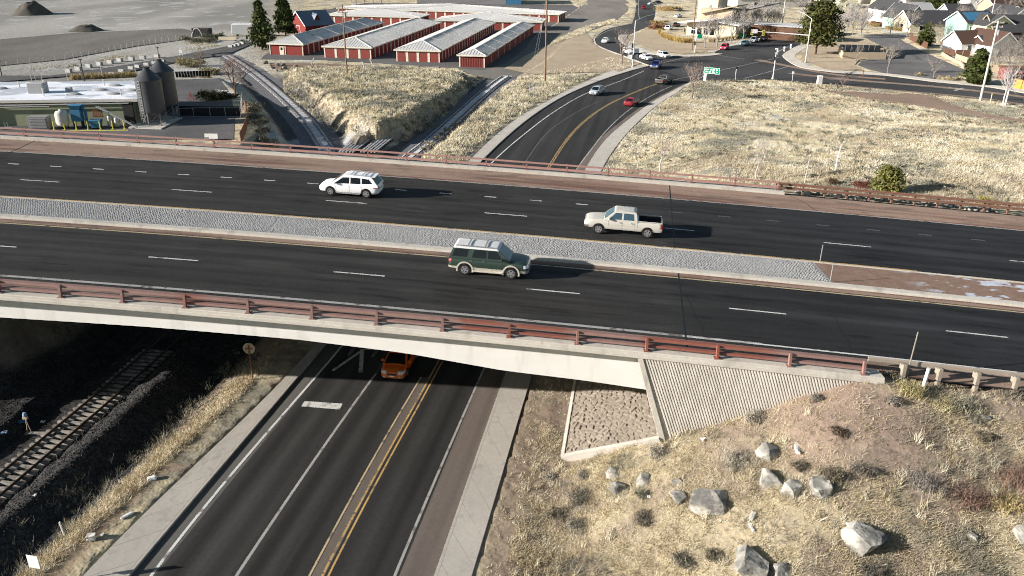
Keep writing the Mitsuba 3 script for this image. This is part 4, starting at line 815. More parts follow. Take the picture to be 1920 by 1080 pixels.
vehicle('hatch', 'car', T().translate(np.array([-8.12,52.72]).tolist() + [0.004]).rotate([0, 0, 1], -98), 'car_orange', 'orange hatchback emerging from the shadow under the bridge', 'car')
FARCARS_W = [('small_suv', np.array([16.83,167.29]), np.array([9.71,153.96]), 'car_silver', 'silver blue car with roof box, heading towards the bridge on the curve', 'car'), ('sedan', np.array([22.36,156.08]), np.array([30.91,173.61]), 'car_red', 'dark red sedan driving away on the lower road curve', 'car'),
    ('pickup', np.array([32.97,181.89]), np.array([41.78,194.44]), 'car_darkgrey', 'dark pickup truck following the curve towards the junction', 'pickup truck'), ('pickup', np.array([34.64,204.19]), np.array([28.19,186.02]), 'car_blue', 'deep blue pickup truck entering the curve from the junction', 'pickup truck'),
    ('sedan', np.array([27.63,256.49]), np.array([23.99,243.27]), 'car_white', 'white sedan rounding the tight bend of the slip lane', 'car'), ('small_suv', np.array([31.29,230.81]), np.array([36.12,213.48]), 'car_white', 'white car partly behind the signal pole and sign backs', 'car'), ('sedan', np.array([34.41,219.3]), np.array([38.9,206.2]), 'car_white', 'white sedan waiting at the mouth of the slip lane', 'car'), ('small_suv', np.array([39.73,223.73]), np.array([44.94,210.19]), 'car_white', 'white SUV on the slip lane beside the grassy corner', 'car'),
    ('small_suv', np.array([60.15,241.87]), np.array([49.74,220.18]), 'car_pink', 'pink red car turning at the far corner of the junction', 'car'), ('sedan', np.array([68.69,252.5]), np.array([59.04,235.89]), 'car_aqua', 'pale aqua car second in the queue at the signal', 'car'), ('small_suv', np.array([73.65,260.94]), np.array([63.86,243.32]), 'car_ltsilver', 'grey silver car third in the queue at the signal', 'car'), ('sedan', np.array([77.87,265.47]), np.array([68.64,249.9]), 'car_black', 'black sedan fourth in the queue at the signal', 'car'),
    ('small_suv', np.array([83.64,273.27]), np.array([74.44,259.6]), 'car_ltsilver', 'white and blue car at the tail of the signal queue', 'car'), ('sedan', np.array([90.43,283.17]), np.array([79.82,267.05]), 'car_darkgrey', 'dark grey car beside the large pine on the north road', 'car'), ('small_suv', np.array([58.0,385.87]), np.array([65.13,436.85]), 'car_red', 'small red truck alone on the far straight road', 'car'), ('sedan', np.array([69.83,419.23]), np.array([77.32,423.54]), 'car_black', 'black car at the far car park entrance', 'car'), ('sedan', np.array([65.86,411.97]), np.array([59.44,407.97]), 'car_ltsilver', 'silver car by the far car park entrance', 'car'),
    ('small_suv', np.array([53.62,295.76]), np.array([59.65,307.3]), 'car_white', 'white car parked behind the ornamental grass hedge', 'car'), ('sedan', np.array([58.29,307.2]), np.array([64.93,319.65]), 'car_black', 'black car parked beside the white one behind the hedge', 'car'), ('small_suv', np.array([71.64,375.62]), np.array([77.62,384.82]), 'car_darkgrey', 'dark car in the restaurant car park near the cream tower', 'car'), ('sedan', np.array([65.62,344.06]), np.array([71.19,351.83]), 'car_white', 'white car in the restaurant car park near the cream tower', 'car')]

for kd, p, q_, col, lab, ct in FARCARS_W:
    vehicle(kd, {'car': 'car', 'pickup truck': 'pickup_truck'}[ct], aim(p, q_, .004), col, lab, ct, lod=1)

# ---------------------------------------------------------------- plants
def vmesh(v, f, c): return trimesh.Trimesh(v, f, process=False), c
def blades(xyz, h, w, lean, n, col, r_, jit=.12, tip=1.0):
    """tufts: n narrow triangles from each foot point; col (m,3) per tuft -> (mesh, colours)"""
    m = len(xyz); N = m * n; base = np.repeat(xyz, n, 0); H = np.repeat(h, n) * r_.uniform(.6, 1.1, N); W = np.repeat(np.broadcast_to(w, (m,)), n)
    a = r_.uniform(0, 2 * np.pi, N); L = np.repeat(np.broadcast_to(lean, (m,)), n) * r_.uniform(.1, 1.2, N) * H; off = np.repeat(np.broadcast_to(jit, (m,)), n) * np.sqrt(r_.random(N)); b = r_.uniform(0, 2 * np.pi, N)
    base = base + np.c_[off * np.cos(b), off * np.sin(b), -.03 + 0 * off]
    s = r_.uniform(0, 2 * np.pi, N); dv = np.c_[np.cos(s), np.sin(s), 0 * s] * (W / 2)[:, None]
    top = base + np.c_[L * np.cos(a), L * np.sin(a), H]
    v = np.stack([base - dv, base + dv, top], 1).reshape(-1, 3); f = np.arange(3 * N).reshape(-1, 3)
    cc = np.repeat(col, n, 0) * r_.uniform(.86, 1.14, (N, 1)); c = np.repeat(cc, 3, 0)
    return v, f, np.clip(c, 0, 1)
def leafcloud(center, rad, n, size, col, r_, shell=.55, flat=1.0):
    p = r_.normal(size=(n, 3)); p /= np.linalg.norm(p, axis=1, keepdims=True); p *= (shell + (1 - shell) * r_.random((n, 1))) ; p[:, 2] = np.where(p[:, 2] < -.3, p[:, 2] * .3, p[:, 2])
    c0 = np.asarray(center) + p * np.asarray(rad)
    d1, d2 = r_.normal(size=(2, n, 3)); d1 /= np.linalg.norm(d1, axis=1, keepdims=True); d2 /= np.linalg.norm(d2, axis=1, keepdims=True); s = size * r_.uniform(.6, 1.3, (n, 1))
    v = np.stack([c0 - d1 * s * .5, c0 + d1 * s * .5, c0 + d2 * s], 1).reshape(-1, 3)
    c = np.repeat(np.asarray(col) * r_.uniform(.7, 1.3, (n, 1)), 3, 0)
    return v, np.arange(3 * n).reshape(-1, 3), np.clip(c, 0, 1)
def joinv(parts):
    vs, fs, cs, o = [], [], [], 0
    for v, f, c in parts: vs.append(v); fs.append(f + o); cs.append(c); o += len(v)
    return trimesh.Trimesh(np.vstack(vs), np.vstack(fs), process=False), np.vstack(cs)
def putv(key, parts, **k):
    m, c = joinv(parts); return put(key, m, 'veg', color=c, **k)
def colored(mesh, col): return np.asarray(mesh.vertices), np.asarray(mesh.faces), np.tile(np.asarray(col, float), (len(mesh.vertices), 1))
def branches(base, H, spread, r_, levels=4, n0=5, trunk_h=.25, up=.75, r0=None, fork=3, twig=.025):
    """returns (trunk mesh, limb tubes + twigs): a bare deciduous tree"""
    r0 = r0 or H * .018; base = np.asarray(base, float); limbs = []; th = H * trunk_h
    tr_pts = [base + [0, 0, -.2], base + [r_.normal() * .05, r_.normal() * .05, th * .6], base + [r_.normal() * .1, r_.normal() * .1, th]]
    trunk = tube(tr_pts, [r0 * 1.25, r0, r0 * .85], 7); twv = []
    def grow_(p, d, L, r, lev):
        pts = [p]; q = p.copy(); dd = d.copy()
        for _ in range(3):
            dd = dd + r_.normal(size=3) * .13 + [0, 0, .07]; dd /= np.linalg.norm(dd); q = q + dd * L / 3; pts.append(q.copy())
        if r > twig: limbs.append(tube(pts, np.linspace(r, r * .55, 4), 4 if lev > 1 else 5, cap=False))
        else:
            for a, b in zip(pts[:-1], pts[1:]):
                s = np.cross(b - a, r_.normal(size=3)); s = s / (np.linalg.norm(s) + 1e-9) * max(r, twig * .45); twv.extend([a - s, a + s, b])
        if lev >= levels: return
        for _ in range(fork + (lev == levels - 1)):
            t = r_.uniform(.45, 1.0); i = min(int(t * 3), 2); o = pts[i] + (pts[i + 1] - pts[i]) * (t * 3 - i)
            nd = dd * up + r_.normal(size=3) * .45 * spread + [0, 0, .15]; nd /= np.linalg.norm(nd)
            grow_(o, nd, L * r_.uniform(.55, .78), r * .55, lev + 1)
    for k in range(n0):
        a = 2 * np.pi * k / n0 + r_.uniform(-.4, .4); d = np.array([math.cos(a) * spread * .6, math.sin(a) * spread * .6, 1.0]); d /= np.linalg.norm(d)
        grow_(tr_pts[-1] * 1.0, d, H * .36 * r_.uniform(.85, 1.1), r0 * .6, 1)
    grow_(tr_pts[-1], np.array([0, 0, 1.0]), H * .4, r0 * .7, 1)
    crown = cat_(limbs) if limbs else None; parts = []
    if twv: tv = np.array(twv); parts.append((tv, np.arange(len(tv)).reshape(-1, 3)))
    return trunk, crown, parts
def bare_tree(key, p, H, spread, col, seed, label, group=None, trunk_col=None, fork=3, n0=5, levels=4, up=.75, trunk_h=.25, twig=.025, dens=1, z=None, cat='tree', stems=1):
    r_ = np.random.default_rng(seed); zz = float(terr(p[0], p[1])[0]) if z is None else z
    k = thing(key, label, cat, group); col = np.asarray(col, float); ps = []; tr = []
    for s_ in range(stems):
        off = r_.normal(size=2) * .25 if stems > 1 else np.zeros(2)
        t, c, tw = branches([p[0] + off[0], p[1] + off[1], zz], H, spread, r_, levels, n0, trunk_h, up, fork=fork, twig=twig)
        tr.append(t)
        if c is not None: ps.append(colored(c, col))
        for v, f in tw: ps.append((v, f, np.repeat(col * r_.uniform(.8, 1.2, (len(f), 1)), 3, 0)))
    putv('trunk', [colored(t, trunk_col if trunk_col is not None else col * .8) for t in tr], parent=k); putv('crown', ps, parent=k)
    return k
def conifer(key, p, H, R, seed, label, col=(.05, .065, .03), conical=.8, n=60, leaf=.55, bare=.12, group=None, z=None, lumps=26):
    r_ = np.random.default_rng(seed); zz = float(terr(p[0], p[1])[0]) if z is None else z; base = np.array([p[0], p[1], zz])
    k = thing(key, label, 'tree', group)
    tr = [colored(tube([base - [0, 0, .3], base + [0, 0, H * .5], base + [0, 0, H * .92]], [H * .022, H * .016, .03], 7), (.10, .065, .045))]; cl = []
    for i in range(lumps):
        t = (i + .5) / lumps; t = bare + (1 - bare) * t; rad = R * ((1 - t) ** conical * 1.0 + .10) * (1 if t > bare + .08 else .75) * r_.uniform(.62, 1.22); a = i * 2.4 + r_.uniform(-.5, .5)
        c = base + [math.cos(a) * rad * .62, math.sin(a) * rad * .62, t * H]
        tr.append(colored(bar(base + [0, 0, t * H * .93], c, .08), (.09, .06, .04)))
        s = max(.5, rad * .62); tone = np.asarray(col) * r_.uniform(.7, 1.35) * (1 + np.array([.25, .1, -.1]) * r_.random())
        cl.append(leafcloud(c, (s, s, s * .62), n, leaf, tone, r_, .35))
    cl.append(leafcloud(base + [0, 0, H * .97], (R * .16, R * .16, H * .05), n // 2, leaf * .7, col, r_, .2))
    putv('trunk', tr, parent=k); putv('crown', cl, parent=k); return k
def shrub(key, p, R, Hh, col, seed, label, n=260, leaf=.10, cat='shrub', group=None, stems=10, z=None, stemcol=(.10, .08, .065), upright=.5):
    r_ = np.random.default_rng(seed); zz = float(terr(p[0], p[1])[0]) if z is None else z; base = np.array([p[0], p[1], zz])
    k = thing(key, label, cat, group); st = []; tw = []
    for i in range(stems):
        a = r_.uniform(0, 2 * np.pi); rr = R * r_.uniform(.3, .95); st.append(colored(tube([base + [0, 0, -.05], base + [math.cos(a) * rr * .5, math.sin(a) * rr * .5, Hh * .5], base + [math.cos(a) * rr, math.sin(a) * rr, Hh * r_.uniform(.6, 1.0)]], [.02, .014, .006], 4, False), stemcol))
    putv('stems', st, parent=k)
    lumps = [leafcloud(base + np.r_[r_.uniform(-.75, .75, 2) * R * [1.15, .8], Hh * r_.uniform(.2, .6)], (R * r_.uniform(.3, .6), R * r_.uniform(.3, .5), Hh * r_.uniform(.25, .45)), n // 7, leaf, np.asarray(col) * r_.uniform(.75, 1.25), r_, .25) for _ in range(7)]
    b = blades(np.repeat(base[None], n // 6, 0) + np.c_[r_.normal(size=(n // 6, 2)) * R * .42, np.zeros(n // 6)], np.full(n // 6, Hh * .95), .028, .8, 6, np.tile(np.asarray(col) * 1.2, (n // 6, 1)), r_, R * .3)
    putv('foliage', lumps + [b], parent=k); return k

# ---------------------------------------------------------------- railways
def railway(key, label, pts, zz, s0, s1, near, detail_y=58):
    k = thing(key, label, 'railway track'); p = np.c_[pts[:, :2], zz]
    s = np.r_[0, np.cumsum(np.linalg.norm(np.diff(p[:, :2], axis=0), axis=1))]; q = np.arange(s0, min(s1, s[-1]), 1.0); ip = lambda q: np.stack([np.interp(q, s, p[:, j]) for j in range(3)], -1)
    P3 = ip(q); 
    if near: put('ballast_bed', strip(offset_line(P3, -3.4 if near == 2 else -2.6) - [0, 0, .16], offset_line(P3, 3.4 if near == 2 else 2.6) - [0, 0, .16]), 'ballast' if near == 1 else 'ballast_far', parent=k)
    if near == 2: put('frosted_bed', strip(offset_line(P3, -.62) - [0, 0, .05], offset_line(P3, .62) - [0, 0, .05]), 'frost_bed', parent=k)
    for o in (-.7525, .7525):
        ls = []
        for a, b in ((-.035, -.02), (-.035, .10), (-.012, .115), (-.02, .165), (.02, .165), (.012, .115), (.035, .10), (.035, -.02)):
            l = offset_line(P3, o + a); l[:, 2] += b; ls.append(l)
        put('rail', sweep(ls), 'rail_steel', parent=k)
    t = np.gradient(p[:, :2], axis=0); ang = np.unwrap(np.arctan2(t[:, 1], t[:, 0])); rest = []; r_ = np.random.default_rng(9)
    sl = mikit.ply(box(.24, 2.55, .18, (0, 0, -.10), bev=.015), None)
    for a in np.arange(s0 + .3, min(s1, s[-1]), .56):
        c = ip(np.array([a]))[0]; an = float(np.interp(a, s, ang)) + r_.normal() * .02
        if near == 1 and 36 < c[1] < detail_y: put('sleeper', at(sl, T().translate([c[0] , c[1], c[2] + r_.uniform(-.02, .02)]).rotate([0, 0, 1], math.degrees(an))), 'sleeper', parent=k)
        elif c[1] < detail_y or c[1] > 96:
            m = box(.24, 2.5, .18, (0, 0, -.10)); m.apply_transform(trimesh.transformations.rotation_matrix(an, [0, 0, 1])); m.apply_translation(c); rest.append(m)
    if rest: put('far_sleepers', cat_(rest), 'sleeper_far' if near != 1 else 'sleeper', parent=k, kind='stuff')
L1 = np.cumsum(np.linalg.norm(np.diff(TRACK_1[:, :2], axis=0), axis=1)); SPL = float(np.interp(88, TRACK_1[1:, 1], L1))
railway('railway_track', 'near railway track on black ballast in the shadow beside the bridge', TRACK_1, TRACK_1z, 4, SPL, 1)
railway('railway_track', 'curved railway track with frosted sleepers running past the grain silos', TRACK_1, TRACK_1z, SPL, 400, 2)
railway('railway_track', 'straight frosted railway track between the grassy mound and the curving road', TRACK_2, TRACK_2z, 42, 400, 2)
for (c, a, lab) in ((np.array([-24.4,125.54]), 35, 'left stack of assembled track panel lying below the mound tip'), (np.array([-21.18,125.65]), 35, 'right stack of assembled track panel lying below the mound tip')):
    k = thing('track_panel', lab, 'track panel'); zz = -.95; M = xf(c[0], c[1], zz, 82)
    for i in range(9): put('sleeper', at(mikit.ply(box(.24, 2.6, .2, (-4.4 + i * 1.1, 0, 0)), None), M), 'c_dark', parent=k)
    for y in (-1.05, -.55, 0, .55, 1.05): put('rail', at(mikit.ply(box(9.8, .12, .2, (0, y, .2)), None), M), 'sleeper_far', parent=k)
k = thing('switch_stand', 'small railway switch stand with a pale head beside the shaded track', 'switch stand'); p = np.array([-32.21,46.35,-1.7]); 
for d in (-.12, .16): put('leg', tube([p + [d, 0, 0], p + [0, 0, 1.1]], .025, 6), 'c_tan', parent=k)
put('head', box(.34, .2, .22, p + [0, 0, 1.2], bev=.03), 'c_tan', parent=k); put('lamp', lathe([(0, 0), (.12, 0), (.14, .12), (.1, .26), (0, .28)], 10).apply_translation(p + [0, 0, 1.32]), 'c_ltblue', parent=k); put('base_tie', box(1.9, .26, .16, p + [.8, -.15, .05]), 'sleeper', parent=k)

# ---------------------------------------------------------------- storage units
def storage(label, P0, P1, d, wall_h=2.7, rise=1.9, ndoor_f=4, ndoor_s=20, front='doors', inset=None, right=True, step=12.0, left_side=False):
    """hip-roofed row of lock-ups: P0 front left, P1 front right on the ground, d = vector along the right side"""
    P0, P1, d = np.array(P0, float), np.array(P1, float), np.array(d, float); L = np.linalg.norm(d); v = d / L; u0 = np.array([v[1], -v[0]]); W = abs((P1 - P0) @ u0); u = u0; O = P1 - u * W
    k = thing('storage_building', label, 'storage building')
    def pt(a, b, z): q = O + u * a + v * b; return np.array([q[0], q[1], z])
    def bx(a0, a1, b0, b1, z0, z1): return trimesh.convex.convex_hull(np.array([pt(a, b, z) for a in (a0, a1) for b in (b0, b1) for z in (z0, z1)]))
    put('wall', bx(.12, W - .12, .12, L - .12, -.1, wall_h), 'c_door_red' if front != 'brick' else 'c_barn_red', parent=k)
    e = .45; ins = inset or W / 2; zr = wall_h + rise
    rf = trimesh.convex.convex_hull(np.array([pt(a, b, wall_h + .02) for a in (-e, W + e) for b in (-e, L + e)] + [pt(a, b, wall_h + .16) for a in (-e, W + e) for b in (-e, L + e)] + [pt(W / 2, ins, zr), pt(W / 2, L - ins, zr)]))
    r = put('roof', rf, 'metal_roof', parent=k)
    seams = []
    for b in np.arange(1.0, L, .75):          # standing seams on the long slopes and hips
        for a, s in ((-e, 1), (W + e, -1)):
            bb = np.clip(b, 0, L); tt = min(1.0, min(bb, L - bb) / ins); top = pt(a + s * (W / 2 + e) * tt, b, wall_h + .16 + rise * tt * .93 + .03)
            seams.append(bar(pt(a, b, wall_h + .2), top, .05, .05))
    for a in np.arange(.4, W, .75):
        tt = min(a, W - a) / (W / 2)
        for b0, s in ((-e, 1), (L + e, -1)): seams.append(bar(pt(a, b0, wall_h + .2), pt(a, b0 + s * (ins + e) * tt, wall_h + .18 + rise * tt * .93), .06, .06))
    put('seams', cat_(seams), 'metal_roof', parent=r, kind='stuff')
    for b in np.arange(step, L - 3, step):
        if right: put('roof_step', trimesh.convex.convex_hull(np.array([pt(W + e + .02, b, wall_h + .16), pt(W + e + .02, b, wall_h + .42), pt(W / 2 + .3, b, zr - .05), pt(W / 2 + .3, b, zr + .10), pt(W + e, b + .22, wall_h + .2), pt(W / 2 + .3, b + .22, zr - .04)])), 'c_midgrey', parent=r)
    put('ridge_cap', cat_([bar(pt(W / 2, ins, zr + .03), pt(W / 2, L - ins, zr + .03), .3, .1)] + [bar(pt(a, b, wall_h + .2), pt(W / 2, c, zr + .03), .22, .1) for a in (-e, W + e) for b, c in ((-e, ins), (L + e, L - ins))]), 'c_offwhite', parent=r)
    put('eave', cat_([bar(pt(a, -e, wall_h + .05), pt(b_, -e, wall_h + .05), .14, .3) for a, b_ in ((-e, W + e),)] + [bar(pt(a, -e + .08, wall_h + .05), pt(a, L + e, wall_h + .05), .14, .3) for a in (-e, W + e)]), 'c_trim', parent=r)
    # fronts
    if front == 'doors':
        w_ = W / ndoor_f
        for i in range(ndoor_f): put('door', bx(i * w_ + .35, (i + 1) * w_ - .35, .06, .13, 0, wall_h - .38), 'c_door_red', parent=k)
        for i in range(ndoor_f + 1): put('pillar', bx(max(0, i * w_ - .3), min(W, i * w_ + .3), 0, .14, 0, wall_h - .02), 'c_trim', parent=k)
        put('lintel', bx(0.3, W - .3, .02, .14, wall_h - .36, wall_h - .02), 'c_trim', parent=k)
    elif front == 'ribbed':
        for i, a in enumerate(np.arange(.4, W - .4, .42)): put('wall_rib', bx(a, a + .16, .04, .14, .1, wall_h - .12), 'c_door_red', parent=k)
        for a in (0, W - .3): put('pillar', bx(a, a + .3, 0, .14, 0, wall_h - .02), 'c_trim', parent=k)
    else:
        put('door', bx(W * .30, W * .30 + 1.2, .02, .13, 0, 2.2), 'c_trim', parent=k); put('window', bx(W * .30 + .3, W * .30 + .9, .0, .03, 1.2, 1.9), 'glass_dark', parent=k)
        for a in (0, W * .46, W - .25): put('pillar', bx(a, a + .22, 0, .14, 0, wall_h - .02), 'c_trim', parent=k)
    if right and ndoor_s:
        w_ = L / ndoor_s
        for i in range(ndoor_s):
            if front != 'ribbed': put('door', bx(W - .13, W - .05, i * w_ + .38, (i + 1) * w_ - .38, 0, wall_h - .3), 'c_door_red', parent=k)
        for i in range(ndoor_s + 1): put('pillar', bx(W - .14, W, max(.15, i * w_ - (.12 if front == 'ribbed' else .3)), min(L, i * w_ + (.12 if front == 'ribbed' else .3)), 0, wall_h - .02), 'c_trim', parent=k)
    return k
storage('red storage building behind the two evergreens, with a small office door in its front', [-65.2, 222.3], [-55.5, 222.3], [12.0, 61.0], front='brick', ndoor_s=18)
storage('red storage building with four lit doors, behind the tall pole on the mound', [-49.1, 219.6], [-36.7, 216.7], [12.0, 69.5], ndoor_s=21)
storage('red storage building with a small white notice on one of its front doors', [-29.6, 213.8], [-18.6, 211.2], [12.0, 75.0], ndoor_s=23)
storage('narrow red storage building with a ribbed front beside the gravel road', [-12.9, 206.1], [-7.0, 202.8], [13.3, 77.2], front='ribbed', ndoor_s=9, rise=1.3)
storage('long cross row of red storage units at the back, behind the barn', [-68.5, 309.5], [-33.5, 303.5], [2.2, 12.0], ndoor_f=10, ndoor_s=0, rise=2.6, inset=6.5)
storage('long cross row of red storage units at the back, behind the notice building', [-27.0, 293.0], [9.3, 289.5], [1.4, 13.0], ndoor_f=11, ndoor_s=0, rise=2.6, inset=7)
storage('farthest cross row of storage units, its pale roof showing above the others', [-70, 341.0], [16.6, 320.0], [3.2, 13.0], ndoor_f=24, ndoor_s=3, rise=2.4, inset=7)
nt = thing('notice', 'small white notice fixed to a red storage door', 'notice'); q = np.array([-21.92,213.22]); put('board', box(.55, .05, .8, (q[0], q[1] - .6, 1.5)), 'c_white', parent=nt)
# barn with dormer
def gable(key, label, c, ang, w, l, wh, rise, wallm, roofm, cat='house', trim='c_white', over=.5, parts=None, group=None, chimney=None, panels=None, z=None):
    """ridge runs along local x (length l), gable ends at +-x; ang turns it"""
    k = thing(key, label, cat, group); zz = float(terr(c[0], c[1])[0]) - .15 if z is None else z; M = xf(c[0], c[1], zz, ang)
    def pp(n, mesh, m, par=k, **q): return put(n, at(mikit.ply(mesh, None), M), m, parent=par, **q)
    body = trimesh.convex.convex_hull(np.array([(x, y, z_) for x in (-l / 2, l / 2) for y in (-w / 2, w / 2) for z_ in (-.3, wh)] + [(x, 0, wh + rise) for x in (-l / 2, l / 2)])); pp('wall', body, wallm)
    sl = math.hypot(w / 2 + over, rise * (1 + over / (w / 2))); o = over / (w / 2) * rise
    rf = None
    for s in (-1, 1):
        V = [(x, y, z_ + e) for x in (-l / 2 - over, l / 2 + over) for (y, z_) in ((0, wh + rise), (s * (w / 2 + over), wh - o)) for e in (.04, .22)]
        rf = pp('roof', trimesh.convex.convex_hull(np.array(V)), roofm)
        for x in (-l / 2 - over - .04, l / 2 + over + .04): pp('barge_board', bar((x, s * .02, wh + rise + .06), (x, s * (w / 2 + over), wh - o + .06), .08, .30), trim, rf)
    for wdef in parts or []:
        side, a, z0, ww, hh, m = wdef        # side: 'f' = -y long wall, 'b', 'l' = -x gable, 'r' = +x gable
        if side in 'fb':
            s = -1 if side == 'f' else 1; fr = pp('window' if m == 'glass_dark' else 'door', box(ww + .24, .10, hh + .24, (a, s * (w / 2 + .02), z0 + hh / 2)), trim); pp('pane', box(ww, .06, hh, (a, s * (w / 2 + .065), z0 + hh / 2)), m, fr)
        else:
            s = -1 if side == 'l' else 1; fr = pp('window' if m == 'glass_dark' else 'door', box(.10, ww + .24, hh + .24, (s * (l / 2 + .02), a, z0 + hh / 2)), trim); pp('pane', box(.06, ww, hh, (s * (l / 2 + .065), a, z0 + hh / 2)), m, fr)
    if chimney: pp('chimney', box(.8, .8, 1.6, (chimney[0], chimney[1], wh + rise + .2)), 'c_grey', rf)
    if panels:
        for i in range(panels[0]):
            x = panels[1] + i * 1.9; n = np.array([0, -rise, w / 2]); 
            a, b = np.array([x, -.8, wh + rise * (1 - .8 / (w / 2)) + .30]), np.array([x, -w / 2 + .4, wh + rise * .8 / w + .34])
            pp('solar_panel', bar(a, b, 1.75, .06), 'c_blue', rf)
    return k, M
bk, bM = gable('barn', 'small red barn with a dark blue metal roof and dormer beside the evergreens', np.array([-66.22,279.93]), 42, 10, 10, 3.0, 3.8, 'c_barn_red', 'blue_roof', cat='barn', parts=[('l', 0, .2, 2.2, 2.2, 'c_barn_red')])
put('dormer', at(mikit.ply(trimesh.convex.convex_hull(np.array([(x, y, z) for x, y, z in [(-1.1, -3.6, 4.0), (1.1, -3.6, 4.0), (0, -3.6, 5.9), (-1.1, -1.6, 5.4), (1.1, -1.6, 5.4), (0, -1.0, 6.3)]])), None), bM), 'c_barn_red', parent=bk)
for s in (-1, 1): put('dormer_roof', at(mikit.ply(trimesh.convex.convex_hull(np.array([(s * 1.35, -3.9, 3.85), (s * 1.35, -3.9, 4.0), (0, -3.9, 6.0), (0, -3.9, 6.2), (s * 1.2, -1.4, 5.4), (0, -.8, 6.4)])), None), bM), 'blue_roof', parent=bk)
# ---------------------------------------------------------------- brewery
bw = thing('brewery_building', 'long low green industrial building with a frosted white flat roof', 'building'); BW0, BW1 = np.array([-79.5 - 30, 124.2]), np.array([-59.6, 129.2]); bu = (BW1 - BW0) / np.linalg.norm(BW1 - BW0); bv = np.array([-bu[1], bu[0]])
BL = np.linalg.norm(BW1 - BW0); ang_b = math.degrees(math.atan2(bu[1], bu[0])); BM = xf(BW0[0], BW0[1], 1.2, ang_b)
def bp(n, mesh, m, par=None, sm=False, **q): return put(n, at(mikit.ply(mesh, None, smooth=sm), BM), m, parent=par or bw, **q)
bp('wall', box(BL, 17, 4.0, (BL / 2, 8.5, 1.8)), 'c_olive')
rf = bp('roof', box(BL + 1.4, 18.0, .30, (BL / 2, 8.75, 4.0)), 'frost_roof'); bp('fascia', box(BL + 1.5, .16, .42, (BL / 2, -.34, 3.98)), 'c_offwhite', rf); bp('soffit', box(BL + 1.2, .25, .06, (BL / 2, -.15, 3.82)), 'c_dark', rf)
bp('end_pier', box(1.5, .5, 4.0, (BL - .9, -.2, 1.8)), 'c_dark')
for x in (BL - 33.5, BL - 29.8, BL - 26.3, BL - 22.6): bp('pilaster', box(.55, .7, 4.0, (x, -.3, 1.8)), 'c_dark' if x != BL - 29.8 else 'c_midgrey')
bp('pipe', cat_([tube([(BL - 24, -.5, 3.4), (BL - .6, -.5, 3.55)], .10, 8), tube([(BL - 22, -.5, 3.1), (BL - 12.5, -.5, 3.2)], .08, 8)]), 'metal_galv')
bp('rooftop_unit', box(2.4, 2.2, 1.6, (BL - 16.8, 6.6, 4.95), bev=.06), 'c_midgrey', rf); bp('rooftop_unit', box(.9, .8, .7, (BL - 12.4, 7.5, 4.5), bev=.05), 'c_midgrey', rf)
for x, y in ((BL - 24.5, 10.5), (BL - 7.0, 12.5), (BL - 7.8, 8.2), (BL - 10.5, 4.2), (BL - 2.6, 7.6), (BL - 4.5, 4.3), (BL - 31, 9.5)):
    m = trimesh.creation.icosphere(2); m.apply_scale([1.25, .6, .34]); m.apply_translation((x, y, 4.18)); bp('skylight', m, 'c_midgrey', rf, sm=True)
for x, y, h in ((BL - 29.4, 12.6, .8), (BL - 22, 11.8, .9), (BL - 14.6, 3.2, 1.1), (BL - 8.8, 13.0, .9), (BL - 24, 1.6, .5), (BL - 20.6, 1.4, .6), (BL - 2.8, 3.2, .9), (BL - 19, 14.0, .7)):
    bp('vent_pipe', cat_([tube([(x, y, 4.1), (x, y, 4.15 + h)], .09, 8), tube([(x, y, 4.12 + h), (x, y, 4.25 + h)], .16, 8)]), 'c_offwhite', rf)
def yard(key, label, cat, x, y=-2.4): 
    k = thing(key, label, cat); return k, (lambda n, mesh, m, sm=False, par=None, **q: put(n, at(mikit.ply(mesh, None, smooth=sm), BM @ T().translate([BL + x, y, .12])), m, parent=par or k, **q))
k, f = yard('louvred_cabinet', 'grey louvred equipment cabinet against the green brewery wall', 'cabinet', -13.6)
f('case', box(2.9, 1.5, 2.0, (0, 0, 1.0), bev=.03), 'c_grey')
for i in range(7): f('louvre', box(2.5, .07, .12, (0, -.79, .35 + i * .23)), 'c_midgrey')
k, f = yard('storage_tank', 'upright cream white tank on legs beside the blue machine', 'tank', -10.1, -2.6)
f('shell', lathe([(0, .45), (.75, .55), (.95, .9), (.95, 2.4), (.7, 2.75), (.25, 2.85), (.2, 3.05), (0, 3.05)], 24), 'c_offwhite', True)
for a in range(4): f('leg', box(.14, .14, .8, (.65 * math.cos(a * 1.57 + .78), .65 * math.sin(a * 1.57 + .78), .4)), 'c_dark')
f('hatch', lathe([(0, 0), (.24, 0), (.24, .08), (0, .08)], 14).apply_transform(trimesh.transformations.rotation_matrix(np.pi / 2, [1, 0, 0])).apply_translation((.2, -.93, 1.4)), 'c_grey')
k, f = yard('process_machine', 'tall bright blue process machine with hopper by the brewery wall', 'machine', -7.9, -2.3)
f('frame', box(1.5, 1.3, 1.7, (0, 0, 2.0), bev=.05), 'c_blue'); f('hopper', trimesh.convex.convex_hull(np.array([(x * s, y * s, z) for s, z in ((.55, 2.85), (.95, 3.6)) for x in (-1, 1) for y in (-.8, .8)])), 'c_blue'); f('duct', tube([(.9, 0, 3.4), (1.3, 0, 2.4), (1.2, 0, .2)], .22, 10), 'c_blue', True)
for a in (-.6, .6): f('leg', box(.14, .9, 1.2, (a, 0, .6)), 'c_dark')
k, f = yard('waste_bin', 'bright blue wheeled waste bin among the yellow bollards', 'bin', -5.2, -2.7)
f('bin', trimesh.convex.convex_hull(np.array([(x * s, y * s, z) for s, z in ((.62, .2), (.85, 1.25)) for x in (-1, 1) for y in (-.75, .75)])), 'c_blue'); f('lid', box(1.75, 1.35, .12, (0, 0, 1.33), bev=.04), 'c_blue')
for x in (-.55, .55): f('wheel', lathe([(0, -.05), (.12, -.05), (.12, .05), (0, .05)], 12).apply_translation((x, -.35, .12)), 'c_black')
